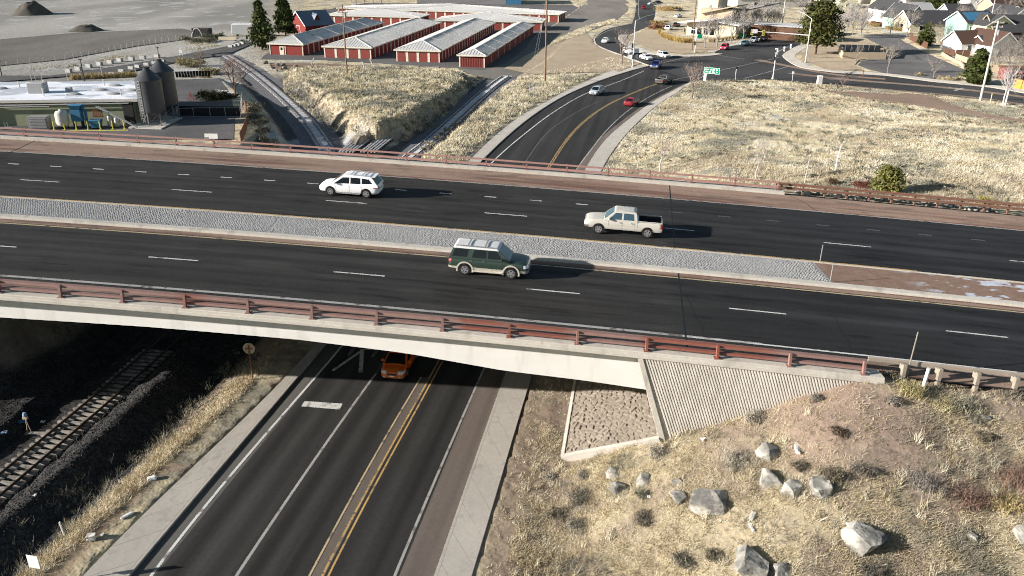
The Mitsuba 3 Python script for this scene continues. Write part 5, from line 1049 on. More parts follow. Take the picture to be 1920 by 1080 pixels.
for xx, lab, s in ((-3.3, 'left of two steel kegs tanks standing by the brewery wall', 1.0), (-2.3, 'right of two steel kegs tanks standing by the brewery wall', .85)):
    k, f = yard('steel_tank', lab.replace('kegs ', ''), 'tank', xx, -2.0); f('shell', lathe([(0, .1), (.42, .15), (.45, .3), (.45, 1.6 * s), (.3, 1.85 * s), (0, 1.9 * s)], 18), 'metal_galv', True); f('valve', box(.12, .12, .3, (0, 0, 1.95 * s)), 'c_grey')
k, f = yard('conveyor', 'sloping steel conveyor pipe leaning on the brewery wall', 'conveyor', 0, -2.6); f('tube', tube([(-5.0, .6, 3.3), (1.0, -.4, .1)], .11, 8), 'metal_galv'); f('rail', tube([(-4.6, .3, 3.4), (1.3, -.7, .25)], .05, 6), 'metal_galv')
k, f = yard('rust_rack', 'rust brown slatted rack leaning under the conveyor', 'rack', -5.4, -1.0)
for i in range(6): f('slat', box(.16, .06, 1.2, (-.6 + i * .26, -.1 * 0, 2.0)), 'c_rust')
f('crossbar', box(1.7, .08, .1, (0, .08, 1.5)), 'c_rust')
k, f = yard('bench', 'low pale bench outside the green brewery wall', 'bench', -20.6, -2.2); f('seat', box(1.7, .45, .08, (0, 0, .5)), 'c_cream')
for x in (-.7, .7): f('leg', box(.1, .4, .46, (x, 0, .23)), 'c_cream')
k, f = yard('wall_pump', 'grey piece of machinery lying beside the bench', 'machinery', -18.6, -2.4); f('base', box(1.6, .9, .18, (0, 0, .2), bev=.03), 'c_midgrey')
for x in (-.2, .2): f('arm', bar((x, .2, .2), (x - .15, .3, 1.1), .1), 'c_grey')
for i, u in enumerate((102, 122, 144, 166, 189, 212, 234)):
    c = {102: np.array([-70.49,124.79]), 122: np.array([-68.88,124.85]), 144: np.array([-67.2,125.1]), 166: np.array([-65.43,125.17]), 189: np.array([-63.66,125.42]), 212: np.array([-61.88,125.68]), 234: np.array([-60.09,125.74])}[u]
    k = thing('bollard', ['yellow bollard at the left end of the row before the brewery', 'second yellow bollard from the left before the brewery', 'third yellow bollard from the left, by the cream tank', 'middle yellow bollard of the seven before the brewery', 'yellow bollard in front of the blue waste bin', 'second yellow bollard from the right, by the steel tanks', 'yellow bollard at the right end of the row before the brewery'][i], 'bollard', 'yellow bollards before the brewery')
    put('post', lathe([(0, 0), (.085, 0), (.085, 1.25), (.05, 1.33), (0, 1.34)], 12).apply_translation((c[0], c[1], 1.3)), 'c_yellow', parent=k); put('foot', lathe([(0, 0), (.2, 0), (.2, .06), (0, .06)], 12).apply_translation((c[0], c[1], 1.33)), 'c_yellow', parent=k)
put('yard_line', sheet(Polygon(np.array([[-70.37,123.96],[-59.31,125.11],[-59.13,124.7],[-70.16,123.55]])), 1.375), 'c_yellow', kind='structure')
def silo(label, c, R, z0, body, cone, top, seed):
    k = thing('grain_silo', label, 'silo', 'tall grain silos by the brewery'); x, y = c; tr = lambda m: m.apply_translation((x, y, z0))
    put('shell', tr(lathe([(0, body[0]), (R, body[0]), (R, body[1]), (0, body[1])], 40)), 'silo_grey', smooth=40, parent=k)
    put('roof_cone', tr(lathe([(R + .06, body[1] - .1), (R + .06, body[1]), (.45, top), (0, top + .05)], 40)), 'silo_grey', smooth=40, parent=k); put('hopper', tr(lathe([(R - .02, body[0]), (R - .1, body[0] - .25), (.35, cone), (0, cone)], 40)), 'silo_grey', smooth=40, parent=k)
    for z in np.arange(body[0] + .9, body[1], .95): put('band', tr(lathe([(R - .02, z), (R + .025, z), (R + .025, z + .06), (R - .02, z + .06)], 40)), 'silo_grey', parent=k)
    for a in range(6):
        px, py = R * .93 * math.cos(a * math.pi / 3 + .4), R * .93 * math.sin(a * math.pi / 3 + .4); put('leg', tr(bar((px, py, 0), (px, py, body[0] + .2), .16)), 'c_grey', parent=k)
        qx, qy = R * .93 * math.cos((a + 1) * math.pi / 3 + .4), R * .93 * math.sin((a + 1) * math.pi / 3 + .4); put('brace', tr(bar((px, py, .2), (qx, qy, body[0] - .2), .06)), 'c_grey', parent=k)
    lx = [(R * 1.04 * math.cos(a), R * 1.04 * math.sin(a)) for a in (seed, seed + .2)]
    put('ladder', tr(cat_([bar((a, b, .5), (a, b, body[1]), .05) for a, b in lx] + [bar((*lx[0], z), (*lx[1], z), .04) for z in np.arange(.8, body[1], .4)])), 'metal_galv', parent=k)
    put('top_hatch', tr(cat_([lathe([(0, top - .1), (.42, top - .1), (.42, top + .22), (0, top + .3)], 14), bar((-.9, 0, top - .2), (-.9, 0, top + .55), .05), bar((.9, 0, top - .2), (.9, 0, top + .55), .05), bar((-.9, 0, top + .55), (.9, 0, top + .55), .05)])), 'c_dark', parent=k)
pd = sheet(Polygon(np.array([[-59.97,126.63],[-54.91,126.43],[-54.74,135.08],[-58.82,136.24],[-60.52,132.28]])), 0)
put('silo_pad', prism(Polygon(np.array([[-59.75,126.17],[-54.39,125.6],[-54.3,134.16],[-58.78,136.19],[-60.48,132.21]])), .35, 1.15), 'concrete', kind='structure')
silo('grain silo standing nearest, in front, dark grey with a pointed roof', np.array([-56.7,129.06]), 1.95, 1.5, (2.1, 6.9), .6, 8.5, 4.2); silo('grain silo standing behind the other, with a caged hatch on top', np.array([-56.63,134.07]), 1.95, 1.5, (2.2, 7.5), .7, 9.0, 4.4)

# ---------------------------------------------------------------- things about the brewery and the field beyond
BLK1 = np.array([[-101.09,189.83],[-100.56,193.19],[-100.19,197.54],[-99.37,201.18],[-98.32,204.5],[-97.5,207.9],[-95.49,209.98],[-93.79,212.58],[-91.25,215.3]]); BLK2 = np.array([[-89.89,182.13],[-89.09,185.25],[-88.91,189.65],[-88.72,194.26],[-88.34,196.87],[-87.52,200.03],[-86.92,203.27],[-85.94,205.68]]); BLK3 = np.array([[-79.17,236.51],[-78.78,238.6],[-78.43,240.85],[-78.18,244.02]])
bd = mikit.ply(box(1.5, .75, .85, (0, 0, .42), bev=.05), None)
ordn = ['first', 'second', 'third', 'fourth', 'fifth', 'sixth', 'seventh', 'eighth', 'ninth']
for nm, L_, g, st in (('far', BLK1, 'concrete blocks along the far side of the lane', 'upper'), ('near', BLK2, 'concrete blocks along the near side of the lane', 'lower'), ('crossing', BLK3, 'concrete blocks by the railway crossing', 'crossing')):
    for i, c in enumerate(L_):
        lab = f'grey concrete block, {ordn[i]} from the left, on the {nm} side of the brewery lane' if nm != 'crossing' else f'pale concrete block, {ordn[i]} from the left, at the railway crossing'
        k = thing('concrete_block', lab, 'block', g); a = -18 + rng.normal() * 5; zz = float(terr(c[0], c[1])[0])
        put('body', at(bd, xf(c[0], c[1], zz, a)), 'c_concrete_block', parent=k); put('lifting_lug', at(mikit.ply(cat_([tube([(-.2, 0, .85), (-.2, 0, 1.0), (.2, 0, 1.0), (.2, 0, .85)], .03, 5)]), None), xf(c[0], c[1], zz, a)), 'c_dark', parent=k)
# chain-link fence: posts and rails, wire mesh as thin strands
fp = dense(np.array([[-119.77,188.79],[-115.58,196.46],[-109.34,203.92],[-106.24,216.76],[-104.16,231.14],[-101.8,243.53],[-97.95,251.75]]), 26)
k = thing('chain_link_fence', 'grey chain link fence with slim posts along the frosted lot', 'fence'); zf_ = terr(fp[:, 0], fp[:, 1])
for (x, y), z in zip(fp, zf_): put('post', tube([(x, y, z - .1), (x, y, z + 2.0)], .032, 6), 'metal_galv', parent=k)
put('wires', cat_([tube(np.c_[fp, zf_ + h], .012, 4, False) for h in np.arange(.2, 2.1, .3)]), 'metal_galv', parent=k, kind='stuff')
def lamp_post(label, c, h, m='c_dark', zz=1.0):
    k = thing('lamp_post', label, 'lamp post'); put('pole', tube([(c[0], c[1], zz - .3), (c[0], c[1], zz + h)], [.11, .08], 8), m, parent=k); put('lamp_head', cat_([box(.7, .35, .16, (c[0], c[1], zz + h + .05), bev=.03)]), m, parent=k)
lamp_post('dark lamp post behind the brewery roof between the block rows', np.array([-87.99,170.54]), 4.6); lamp_post('dark lamp post behind the silos', np.array([-83.36,197.59]), 3.8); lamp_post('dark post at the far left edge of the lane', np.array([-109.18,177.82]), 3.0)
for i, (c, h) in enumerate(((np.array([-97.85,168.73]), 1.9), (np.array([-96.08,169.48]), 2.0), (np.array([-97.0,168.77]), 3.4), (np.array([-91.64,171.03]), 3.3), (np.array([-85.9,174.06]), 3.4), (np.array([-80.5,177.88]), 3.0))):
    k = thing('thin_post', ['short pale post behind the brewery roof, left of the bent pair', 'short pale post behind the brewery roof, right of the bent pair', 'tall thin post between the two short pale posts', 'tall thin post near the rooftop unit', 'tall thin post among the ornamental grasses', 'tall thin post left of the silos'][i], 'post')
    put('pole', tube([(c[0], c[1], .8), (c[0] + (.15 if i < 2 else 0), c[1], 1.0 + h)], .05, 6), 'metal_galv', parent=k); put('cap', tube([(c[0] + (.15 if i < 2 else 0) - .3 * (i < 2), c[1], 1.0 + h), (c[0] + .2, c[1], 1.02 + h)], .055, 6), 'metal_galv', parent=k)
def heap(key, label, c, rx, ry, h, seed, m='ground', cat='dirt pile'):
    v = []; n = 26; r_ = np.random.default_rng(seed); gx, gy = np.meshgrid(np.linspace(-1.25, 1.25, n), np.linspace(-1.25, 1.25, n), indexing='ij'); q = np.hypot(gx, gy); z = h * np.clip(1.12 - q, 0, .75) / .75 * (.8 + .5 * meshkit.fbm(np.stack([gx * 3, gy * 3, gx * 0 + seed], -1), 3)) - .15
    I, J = np.meshgrid(np.arange(n - 1), np.arange(n - 1), indexing='ij'); a = (I * n + J).ravel()
    mm = trimesh.Trimesh(np.c_[c[0] + gx.ravel() * rx, c[1] + gy.ravel() * ry, z.ravel()], np.vstack([np.stack([a, a + n, a + n + 1], 1), np.stack([a, a + n + 1, a + 1], 1)]), process=False)
    return put(key, mm, m, smooth=True, label=label, cat=cat)
heap('dirt_pile', 'large dark dirt pile far out in the frosted field', np.array([-188.33,335.81]), 6.6, 7, 4.4, 3, 'pile_dirt'); heap('dirt_pile', 'low dark rubble pile nearer in the frosted field', np.array([-139.51,277.78]), 5.3, 5, 1.9, 4, 'pile_dirt')
k = thing('shipping_container', 'dark blue container half hidden by scrub near the railway crossing', 'container'); c = np.array([-96.61,263.64]); M = xf(c[0], c[1], 0, -8)
put('box', at(mikit.ply(box(5.5, 2.5, 2.6, (0, 0, 1.3), bev=.05), None), M), 'c_dark', parent=k)
for i in range(9): put('rib', at(mikit.ply(box(.16, .08, 2.3, (-2.4 + i * .6, -1.28, 1.3)), None), M), 'c_black', parent=k)
k = thing('arched_hoop', 'pale arched hoop standing beside the dark container', 'hoop'); a = np.linspace(0, np.pi, 14); c = np.array([-93.97,255.2]); put('tube', tube(np.c_[c[0] - 1.2 + 1.6 * np.cos(a), c[1] + 0 * a, 3.4 * np.sin(a)], .10, 8), 'c_white', parent=k); put('foot', box(.5, .5, .2, (c[0] + .4, c[1], .1)), 'c_offwhite', parent=k)
k = thing('box_truck', 'white box trailer with a dark red stripe behind the evergreens', 'trailer'); c = np.array([-83.6,266.06]); M = xf(c[0], c[1], 0, 10)
put('box', at(mikit.ply(box(8.5, 2.6, 3.0, (0, 0, 2.2), bev=.08), None), M), 'c_white', parent=k); put('stripe', at(mikit.ply(box(3.0, .05, .6, (2.2, -1.31, 2.5)), None), M), 'c_rust', parent=k)
for x in (-2.6, 2.2, 3.2): put('wheel', at(mikit.ply(lathe([(0, -.15), (.45, -.15), (.45, .15), (0, .15)], 16).apply_transform(trimesh.transformations.rotation_matrix(np.pi / 2, [1, 0, 0])), None), M @ T().translate([x, -1.1, .45])), 'tyre', parent=k)
k = thing('barrier', 'pale yellow road barrier beside the railway crossing', 'barrier'); c = np.array([-85.4,253.02]); put('panel', box(5.4, .25, .9, (c[0], c[1], .75)), 'c_cream', parent=k)
for x in (-2.2, 2.2): put('foot', box(.3, .9, .35, (c[0] + x, c[1], .17)), 'c_grey', parent=k)
k = thing('sign_trestle', 'white folding trestle sign beside the brewery lane', 'sign'); c = np.array([-86.02,217.71]); zz = float(terr(*c)[0])
for s in (-.45, .45): put('leg', bar((c[0] + s, c[1], zz), (c[0], c[1], zz + 2.2), .12), 'c_white', parent=k)
put('board', box(.8, .08, .7, (c[0], c[1] - .05, zz + 1.3)), 'c_white', parent=k)
# yard east of the silos
k = thing('yard_fence', 'low chain link fence around the shaded yard by the silos', 'fence'); fy = np.array([[-59.49,145.71],[-55.15,134.26],[-49.94,134.89],[-44.98,135.08],[-49.2,149.74]])
for a, b in zip(fy[:-1], fy[1:]):
    n = max(2, int(np.linalg.norm(b - a) / 2.4))
    for t in np.linspace(0, 1, n, endpoint=False): q = a + (b - a) * t; put('post', tube([(q[0], q[1], 1.2), (q[0], q[1], 3.0)], .045, 6), 'metal_galv', parent=k)
    put('rail', tube([(*a, 2.95), (*b, 2.95)], .035, 5), 'metal_galv', parent=k); put('rail', tube([(*a, 1.5), (*b, 1.5)], .025, 5), 'metal_galv', parent=k)
k = thing('yard_screen', 'solid dark screen wall around the yard by the silos', 'fence'); sc = np.array([[-55.7,136.42],[-50.55,136.18],[-45.38,136.38]])
for a, b in zip(sc[:-1], sc[1:]):
    for t in np.arange(0, .999, .125): p0, p1 = a + (b - a) * t, a + (b - a) * (t + .12); put('panel', bar((*p0, 2.1), (*p1, 2.1), .06, 1.7), 'c_dark', parent=k)
k = thing('slat_fence', 'rust brown slatted fence along the top of the railway cut', 'fence'); sf = dense(np.array([[-39.52,117.33],[-41.69,127.38],[-44.95,138.19],[-46.56,142.32]]), 40)
for a, b in zip(sf[:-1], sf[1:]): put('slat', bar((*a, 2.05), (*(a + (b - a) * .8), 2.05), .05, 1.7), 'c_rust', parent=k)
put('rail', tube(np.c_[sf, np.full(len(sf), 2.7)], .05, 5), 'c_rust', parent=k)
k = thing('trestle', 'red folding trestle standing on the brewery lot', 'trestle'); c = np.array([-59.02,150.91])
for s in (-.4, .4): put('leg', bar((c[0] + s, c[1], 1.35), (c[0], c[1], 2.6), .12), 'c_red', parent=k)
put('crossbar', bar((c[0] - .3, c[1], 1.8), (c[0] + .3, c[1], 1.8), .08), 'c_red', parent=k)
k = thing('ladder_rack', 'white ladder rack frame lying by the dark bush', 'rack'); c = np.array([-53.58,152.77])
for y in (0, 1.2): put('rail', bar((c[0] - 1.8, c[1] + y, 2.6), (c[0] + 1.8, c[1] + y, 2.3), .1), 'c_white', parent=k)
for t in np.linspace(-1.7, 1.7, 6): put('rung', bar((c[0] + t, c[1], 2.45 - .083 * t), (c[0] + t, c[1] + 1.2, 2.45 - .083 * t), .08), 'c_white', parent=k)
put('trailer_bed', box(4.2, 1.8, .35, (c[0] + .3, c[1] + .5, 1.75), bev=.04), 'c_black', parent=k)
for s in (-1, 1): put('stand', box(.1, .1, .9, (c[0] + s * 1.6, c[1] + .6, 2.0)), 'c_grey', parent=k)
shrub('bush', np.array([-55.18,151.08]), 2.6, 2.1, (.035, .04, .02), 51, 'dark evergreen bush behind the shaded yard', 900, .35, 'bush')
k = thing('notice_board', 'white board lying just beyond the far bridge railing', 'board'); c = np.array([-44.3,118.86]); put('panel', box(1.9, .08, .75, (c[0], c[1], 1.9)), 'c_white', parent=k); put('strut', box(.7, .5, .35, (c[0] - .7, c[1] + .2, 1.6)), 'c_grey', parent=k)
k = thing('planter_fence', 'dark timber planter fence around clumps of dry grass', 'fence'); fq = np.array([[-71.45,176.31],[-64.83,178.09]])
for t in np.arange(0, .99, .085): p0, p1 = fq[0] + (fq[1] - fq[0]) * t, fq[0] + (fq[1] - fq[0]) * (t + .075); put('panel', bar((*p0, 1.9), (*p1, 1.9), .08, 1.2), 'c_black', parent=k)
r_ = np.random.default_rng(21); og = [g for a in (np.array([[-91.23,172.47],[-90.1,172.87],[-88.85,173.28]]), np.array([[-87.6,173.69],[-86.46,174.09],[-85.41,174.49],[-84.37,174.9],[-83.31,175.3],[-82.26,175.71],[-81.2,176.12],[-80.35,176.52]]), np.array([[-70.72,179.18],[-69.41,179.98],[-67.51,180.82],[-66.29,181.63]])) for g in a]
for i, c in enumerate(og): 
    zz = float(terr(*c)[0]); put('ornamental_grass', *(lambda m, cc: (m, 'veg'))(*joinv([blades(np.repeat([[c[0], c[1], zz]], 40, 0) + np.c_[r_.normal(size=(40, 2)) * .25, np.zeros(40)], np.full(40, 1.35), .06, .45, 6, np.tile([.46, .35, .16], (40, 1)), np.random.default_rng(i), .2)])), color=joinv([blades(np.repeat([[c[0], c[1], zz]], 40, 0) + np.c_[r_.normal(size=(40, 2)) * .25 * 0, np.zeros(40)], np.full(40, 1.35), .06, .45, 6, np.tile([.46, .35, .16], (40, 1)), np.random.default_rng(i), .2)])[1],
        label='golden clump of ornamental grass planted in the bed behind the brewery roof' if i < 11 else 'golden clump of ornamental grass in front of the dark planter fence', cat='grass clump', group='ornamental grasses behind the brewery' if i < 11 else 'ornamental grasses in the planter')
bare_tree('bare_tree', np.array([-71.4,190.84]), 7.0, 1.0, (.20, .165, .13), 31, 'bare grey tree beside the lane behind the silos', levels=4); bare_tree('bare_tree', np.array([-51.44,152.86]), 8.0, 1.1, (.20, .115, .085), 32, 'bare reddish tree at the edge of the brewery lot', levels=4, fork=4)
shrub('scrub', np.array([-80.83,205.97]), 2.4, 1.7, (.27, .24, .14), 61, 'olive scrub clump on the verge behind the silos', 700, .3); shrub('scrub', np.array([-76.67,200.63]), 3.0, 1.9, (.24, .215, .13), 62, 'wide olive scrub below the bare grey tree', 800, .3); shrub('scrub', np.array([-68.88,189.09]), 2.8, 1.9, (.25, .215, .13), 63, 'olive scrub beside the curved track', 800, .3)
shrub('scrub', np.array([-91.77,256.75]), 3.5, 2.0, (.10, .11, .075), 64, 'grey green scrub in front of the dark container', 900, .4); shrub('scrub', np.array([-92.55,248.5]), 4.0, 2.2, (.16, .15, .11), 65, 'grey scrub clump left of the container', 900, .4)
conifer('evergreen_tree', np.array([-69.36,232.98]), 12.6, 3.9, 41, 'tall evergreen standing left, beside the storage office', (.060, .080, .034), .75, 85, .7, .06, 'evergreens by the storage units', lumps=40)
conifer('evergreen_tree', np.array([-71.63,266.91]), 10.8, 3.8, 42, 'rounder evergreen standing behind, beside the red barn', (.042, .060, .028), .45, 90, .8, .12, 'evergreens by the storage units', lumps=40)
bare_tree('bare_tree', np.array([-69.64,244.8]), 7, 1.1, (.25, .22, .19), 43, 'bare grey tree between the two evergreens', levels=4)
for i, c in enumerate(np.array([[-68.4,394.78],[-65.06,398.36],[-61.67,402.0],[-72.8,397.56]])): bare_tree('bare_tree', c, 8, 1.2, (.24, .14, .11), 70 + i, 'leafless reddish tree in the clump behind the back storage row', 'reddish trees behind the storage rows', levels=3, fork=4, twig=.05)
k = thing('warehouse', 'long grey warehouse with a blue end beyond the storage rows', 'warehouse'); c = np.array([-24.87,405.86]); put('wall', box(42, 20, 8, (c[0], c[1] + 12, 4)), 'c_grey', parent=k); put('end_wall', box(7, 20.2, 8.2, (c[0] + 24.6, c[1] + 12, 4.1)), 'c_blue', parent=k); put('roof', box(43, 21, .5, (c[0], c[1] + 12, 8.25)), 'c_midgrey', parent=k)

# ---------------------------------------------------------------- poles, signals, signs
def utility_pole(label, c, h, arms=(.3,), m='pole_wood', r=.17, tilt=0, trans=False):
    k = thing('utility_pole', label, 'utility pole'); zz = float(terr(c[0], c[1])[0]); top = np.array([c[0] + tilt, c[1], zz + h])
    put('pole', tube([(c[0], c[1], zz - .5), top], [r, r * .68], 10), m, smooth=40, parent=k)
    for a in arms:
        put('crossarm', bar(top + [-1.1, .0, -a], top + [1.1, 0, -a], .12, .14), m, parent=k)
        for x in (-1, -.45, .45, 1): put('insulator', lathe([(0, 0), (.07, 0), (.05, .18), (0, .2)], 8).apply_translation(top + [x, 0, -a + .07]), 'c_offwhite', parent=k)
    if trans: put('transformer', lathe([(0, 0), (.28, 0), (.28, .9), (.2, 1.0), (0, 1.02)], 14).apply_translation(top + [.42, 0, -2.6]), 'c_midgrey', smooth=40, parent=k)
    return k, top
pA, tA = utility_pole('tall utility pole rising from the grassy mound before the storage units', np.array([-35.47,177.9]), 14.2, (.7, 1.5), trans=True)
pB, tB = utility_pole('tall utility pole on the dry verge left of the curving road', np.array([6.83,180.89]), 19.5, (.4,), r=.22)
pC, tC = utility_pole('slanting looking utility pole on the corner verge before the restaurant', np.array([50.49,240.07]), 15.5, (.4,))
pD, tD = utility_pole('pale utility pole by the road at the right, topped by a worn crossarm', np.array([91.98,162.93]), 15.0, (.3, 1.1), 'c_offwhite', .24, trans=True)
pE, tE = utility_pole('slim utility pole among the houses at the upper right', np.array([173.32,312.33]), 11.0, (.3,), 'c_offwhite', .2)
pF, tF = utility_pole('pale slim pole beside the large pine on the north road', np.array([92.43,295.14]), 12.0, (.3,), 'c_offwhite', .2)
gw = thing('guy_wire', 'pair of thin guy wires bracing the pole by the curving road', 'wire'); q1, q2 = np.array([3.06,176.45]), np.array([3.81,174.46])
for q in (q1, q2): put('strand', tube([(q[0], q[1], .1), tB + [0, 0, -2.0]], .022, 5), 'metal_galv', parent=gw)
ow = thing('overhead_wire', 'thin power line strung between the two tall poles', 'wire')
for dx in (-1, 1):
    t = np.linspace(0, 1, 20)[:, None]; a, b = tA + [dx, 0, -.5], tB + [dx, 0, -.3]; p = a + (b - a) * t; p[:, 2] -= 1.6 * 4 * (t * (1 - t))[:, 0]; put('strand', tube(p, .014, 4), 'c_dark', parent=ow)
for i, (c, m, hh) in enumerate(((np.array([-45.14,185.86]), 'c_cream', 2.4), (np.array([-33.3,187.3]), 'c_offwhite', 1.7), (np.array([-31.17,187.41]), 'c_cream', 2.2))):
    zz = float(terr(*c)[0]); k = thing('leaning_stake', ['cream stake leaning right at the left end of the mound', 'thin grey stake leaning left on the mound', 'cream stake leaning left on the mound beside the tall pole'][i], 'stake'); d = (.9, -.6, -1.0)[i]; put('stake', bar((c[0], c[1], zz), (c[0] + d, c[1] + .3, zz + hh), .13), m, parent=k); put('reflector', box(.16, .05, .3, (c[0] + d * .9, c[1] + .2, zz + hh * .9)), 'c_white', parent=k)
def signal_head(p, yaw, par, m='c_dark', back='c_yellow', n=3):
    M = xf(p[0], p[1], p[2], yaw)     # faces local +x
    h = put('signal_head', at(mikit.ply(box(.28, .36, 1.05, (0, 0, 0), bev=.03), None), M), m, parent=par)
    if back: put('backplate', at(mikit.ply(prism(box_ring(.62, 1.35, .10), .05, 0).apply_transform(trimesh.transformations.rotation_matrix(np.pi / 2, [0, 1, 0])), None), M), back, parent=h)
    for i, mm in enumerate(('c_red', 'c_orange', 'c_tealgreen')):
        put('lens', at(mikit.ply(lathe([(0, 0), (.13, 0), (.13, .03), (0, .03)], 12).apply_transform(trimesh.transformations.rotation_matrix(np.pi / 2, [0, 1, 0])).apply_translation((.14, 0, .34 - i * .34)), None), M), mm, parent=h)
def box_ring(w, h, t): return shapely.box(-h / 2, -w / 2, h / 2, w / 2).difference(shapely.box(-h / 2 + t, -w / 2 + t, h / 2 - t, w / 2 - t))
def mast(label, c, h, arm_to=None, arm_z=None, lum_to=None, m='metal_white', r=.16):
    k = thing('signal_mast', label, 'traffic signal'); zz = .1; base = np.array([c[0], c[1], zz])
    put('pole', tube([base, base + [0, 0, h]], [r, r * .65], 12), m, smooth=40, parent=k); put('base_plate', lathe([(0, 0), (.35, 0), (.35, .25), (.2, .35), (0, .35)], 12).apply_translation(base), 'concrete', parent=k)
    if arm_to is not None:
        a, b = base + [0, 0, arm_z], np.array([arm_to[0], arm_to[1], zz + arm_z + .35]); put('mast_arm', tube([a, a + (b - a) * .5 + [0, 0, .08], b], [.15, .11, .07], 10), m, smooth=40, parent=k)
    if lum_to is not None:
        a = base + [0, 0, h - .1]; b = np.array(lum_to); put('lamp_arm', tube([a, a + (b - a) * [.5, .5, .75], b], [.07, .06, .045], 8), m, smooth=40, parent=k); put('lamp_head', box(.8, .35, .18, b + (b - a) / np.linalg.norm(b - a) * .3, bev=.04), m, parent=k)
    return k, base
MA = np.array([61.62,220.96]); k, b = mast('tall white signal pole with a long mast arm over the north road', np.array([74.75,215.64]), 10.8, MA, 6.7, np.append(np.array([75.11,226.72]), 11.6))
d = (MA - b[:2]) / np.linalg.norm(MA - b[:2]); yaw = -110
for t in (1.0, .80): q = b[:2] + (MA - b[:2]) * t; signal_head((q[0], q[1] - .2, 6.9), yaw, k)
q = b[:2] + (MA - b[:2]) * .95; put('street_sign', box(1.3, .06, 1.0, (q[0], q[1] - .15, 7.2)), 'c_white', parent=k); put('detector', box(.3, .3, .5, (b[0], b[1] - .25, 8.0)), 'c_white', parent=k)
MB = np.array([65.3,199.61]); k, b = mast('white signal pole with its arm pointing away, at the near corner of the junction', np.array([58.47,188.26]), 5.9, MB, 5.7)
for t in (.05, .5, .95): q = b[:2] + (MB - b[:2]) * t; signal_head((q[0] + .1, q[1], 6.0), 60, k, 'metal_white', None)
put('camera', box(.5, .5, .25, (b[0], b[1], 6.7)), 'c_white', parent=k); put('side_box', box(.35, .35, .7, (b[0] - .25, b[1], 4.6)), 'c_dark', parent=k)
k, b = mast('silver signal and lamp pole at the left corner with sign backs on it', np.array([29.01,204.77]), 10.9, None, None, np.append(np.array([34.75,209.12]), 12.2))
signal_head((b[0] - .35, b[1], 5.2), 90, k, 'c_dark', None); signal_head((b[0] - .1, b[1] - .2, 2.6), 90, k, 'c_dark', None)
for i, (dx, z, w, h) in enumerate(((1.0, 4.0, 1.9, 1.0), (-.9, 4.0, .8, .9), (-.75, 2.6, 1.1, .9), (.9, 2.7, .5, 1.0))): put('sign_panel', box(w, .06, h, (b[0] + dx, b[1] + .25, z)), 'c_white', parent=k)
k, b = mast('silver signal pole with a short arm and green street sign at the restaurant corner', np.array([50.21,234.21]), 6.2, np.array([47.26,236.35]), 5.9)
put('street_sign', box(1.3, .06, 1.1, (b[0] + .9, b[1] - .1, 4.4)), 'c_signgreen', parent=k); signal_head((b[0] - .4, b[1] - .1, 2.6), -80, k, 'c_dark', None); q = np.array([47.93,239.57]); signal_head((q[0], q[1], 5.5), -80, k, 'c_dark', None)
for i, (c, h, mm) in enumerate(((np.array([49.79,187.46]), 2.6, 'c_dark'), (np.array([61.93,185.45]), 1.9, 'c_white'))):
    k = thing('push_button_post', ['short white post with a dark signal head on the near kerb', 'short white pedestrian post left of the white cabinet'][i], 'post'); put('post', tube([(*c, 0), (*c, h)], .07, 8), 'metal_white', parent=k); put('head', cat_([box(.4, .4, .5, (c[0], c[1], h), bev=.04), box(.3, .3, .3, (c[0] + .35 * (i == 0), c[1], h + .1))]), mm, parent=k)
k = thing('utility_cabinet', 'plain white utility cabinet at the road edge above the dry field', 'cabinet'); c = np.array([66.84,182.18]); put('case', box(1.0, .8, 1.75, (c[0], c[1], .95), bev=.03), 'c_white', parent=k); put('door', box(.86, .03, 1.5, (c[0], c[1] - .41, .95)), 'c_offwhite', parent=k)
k = thing('route_sign', 'green road sign on two posts with small white plates under its left side', 'road sign'); ca, cb_ = np.array([41.83,182.59]), np.array([43.98,181.26])
for c in (ca, cb_): put('post', box(.14, .14, 3.4, (c[0], c[1], 1.9)), 'c_dark', parent=k)
an_ = math.degrees(math.atan2(cb_[1] - ca[1], cb_[0] - ca[0])); SM = xf((ca[0] + cb_[0]) / 2, (ca[1] + cb_[1]) / 2 - .12, 2.75, an_); WS = np.linalg.norm(cb_ - ca) + .9
pn = put('panel', at(mikit.ply(box(WS, .06, 1.35, (.1, 0, 0), bev=.01), None), SM), 'c_signgreen', parent=k)
put('border', at(mikit.ply(prism(shapely.box(-WS / 2 + .05, -.64, WS / 2 + .15, .64).difference(shapely.box(-WS / 2 + .13, -.56, WS / 2 + .07, .56)), .01, 0).apply_transform(trimesh.transformations.rotation_matrix(np.pi / 2, [1, 0, 0])).apply_translation((0, -.035, 0)), None), SM), 'c_white', parent=pn)
for z, segs in ((.22, ((-1.15, .32), (-.72, .42), (-.2, .30), (.35, .60), (.95, .4))), (-.26, ((-1.0, .5), (-.35, .5), (.3, .5), (.95, .30)))):
    for a, w in segs: put('lettering', at(mikit.ply(box(w, .012, .24, (a * WS / 2.9 + .1, -.04, z)), None), SM), 'c_white', parent=pn)
for i in range(3): put('plate', at(mikit.ply(box(.62, .05, .50, (-WS / 2 + .42, -.02, -.95 - .56 * i), bev=.01), None), SM), 'c_white', parent=k)
k = thing('yellow_stake', 'short yellow stake beside the pale birch at the far right road', 'stake'); c = np.array([92.76,160.71]); put('stake', tube([(*c, 0), (*c, 1.9)], .08, 8), 'c_cream', parent=k); put('band', tube([(*c, 1.5), (*c, 1.75)], .09, 8), 'c_yellow', parent=k)
k = thing('sign_post', 'slim brown post standing at the edge of the cross road', 'post'); c = np.array([75.95,181.91]); put('post', tube([(*c, 0), (*c, 2.9)], .07, 6), 'c_brown', parent=k); put('cap', box(.2, .2, .1, (*c, 2.95)), 'c_brown', parent=k)
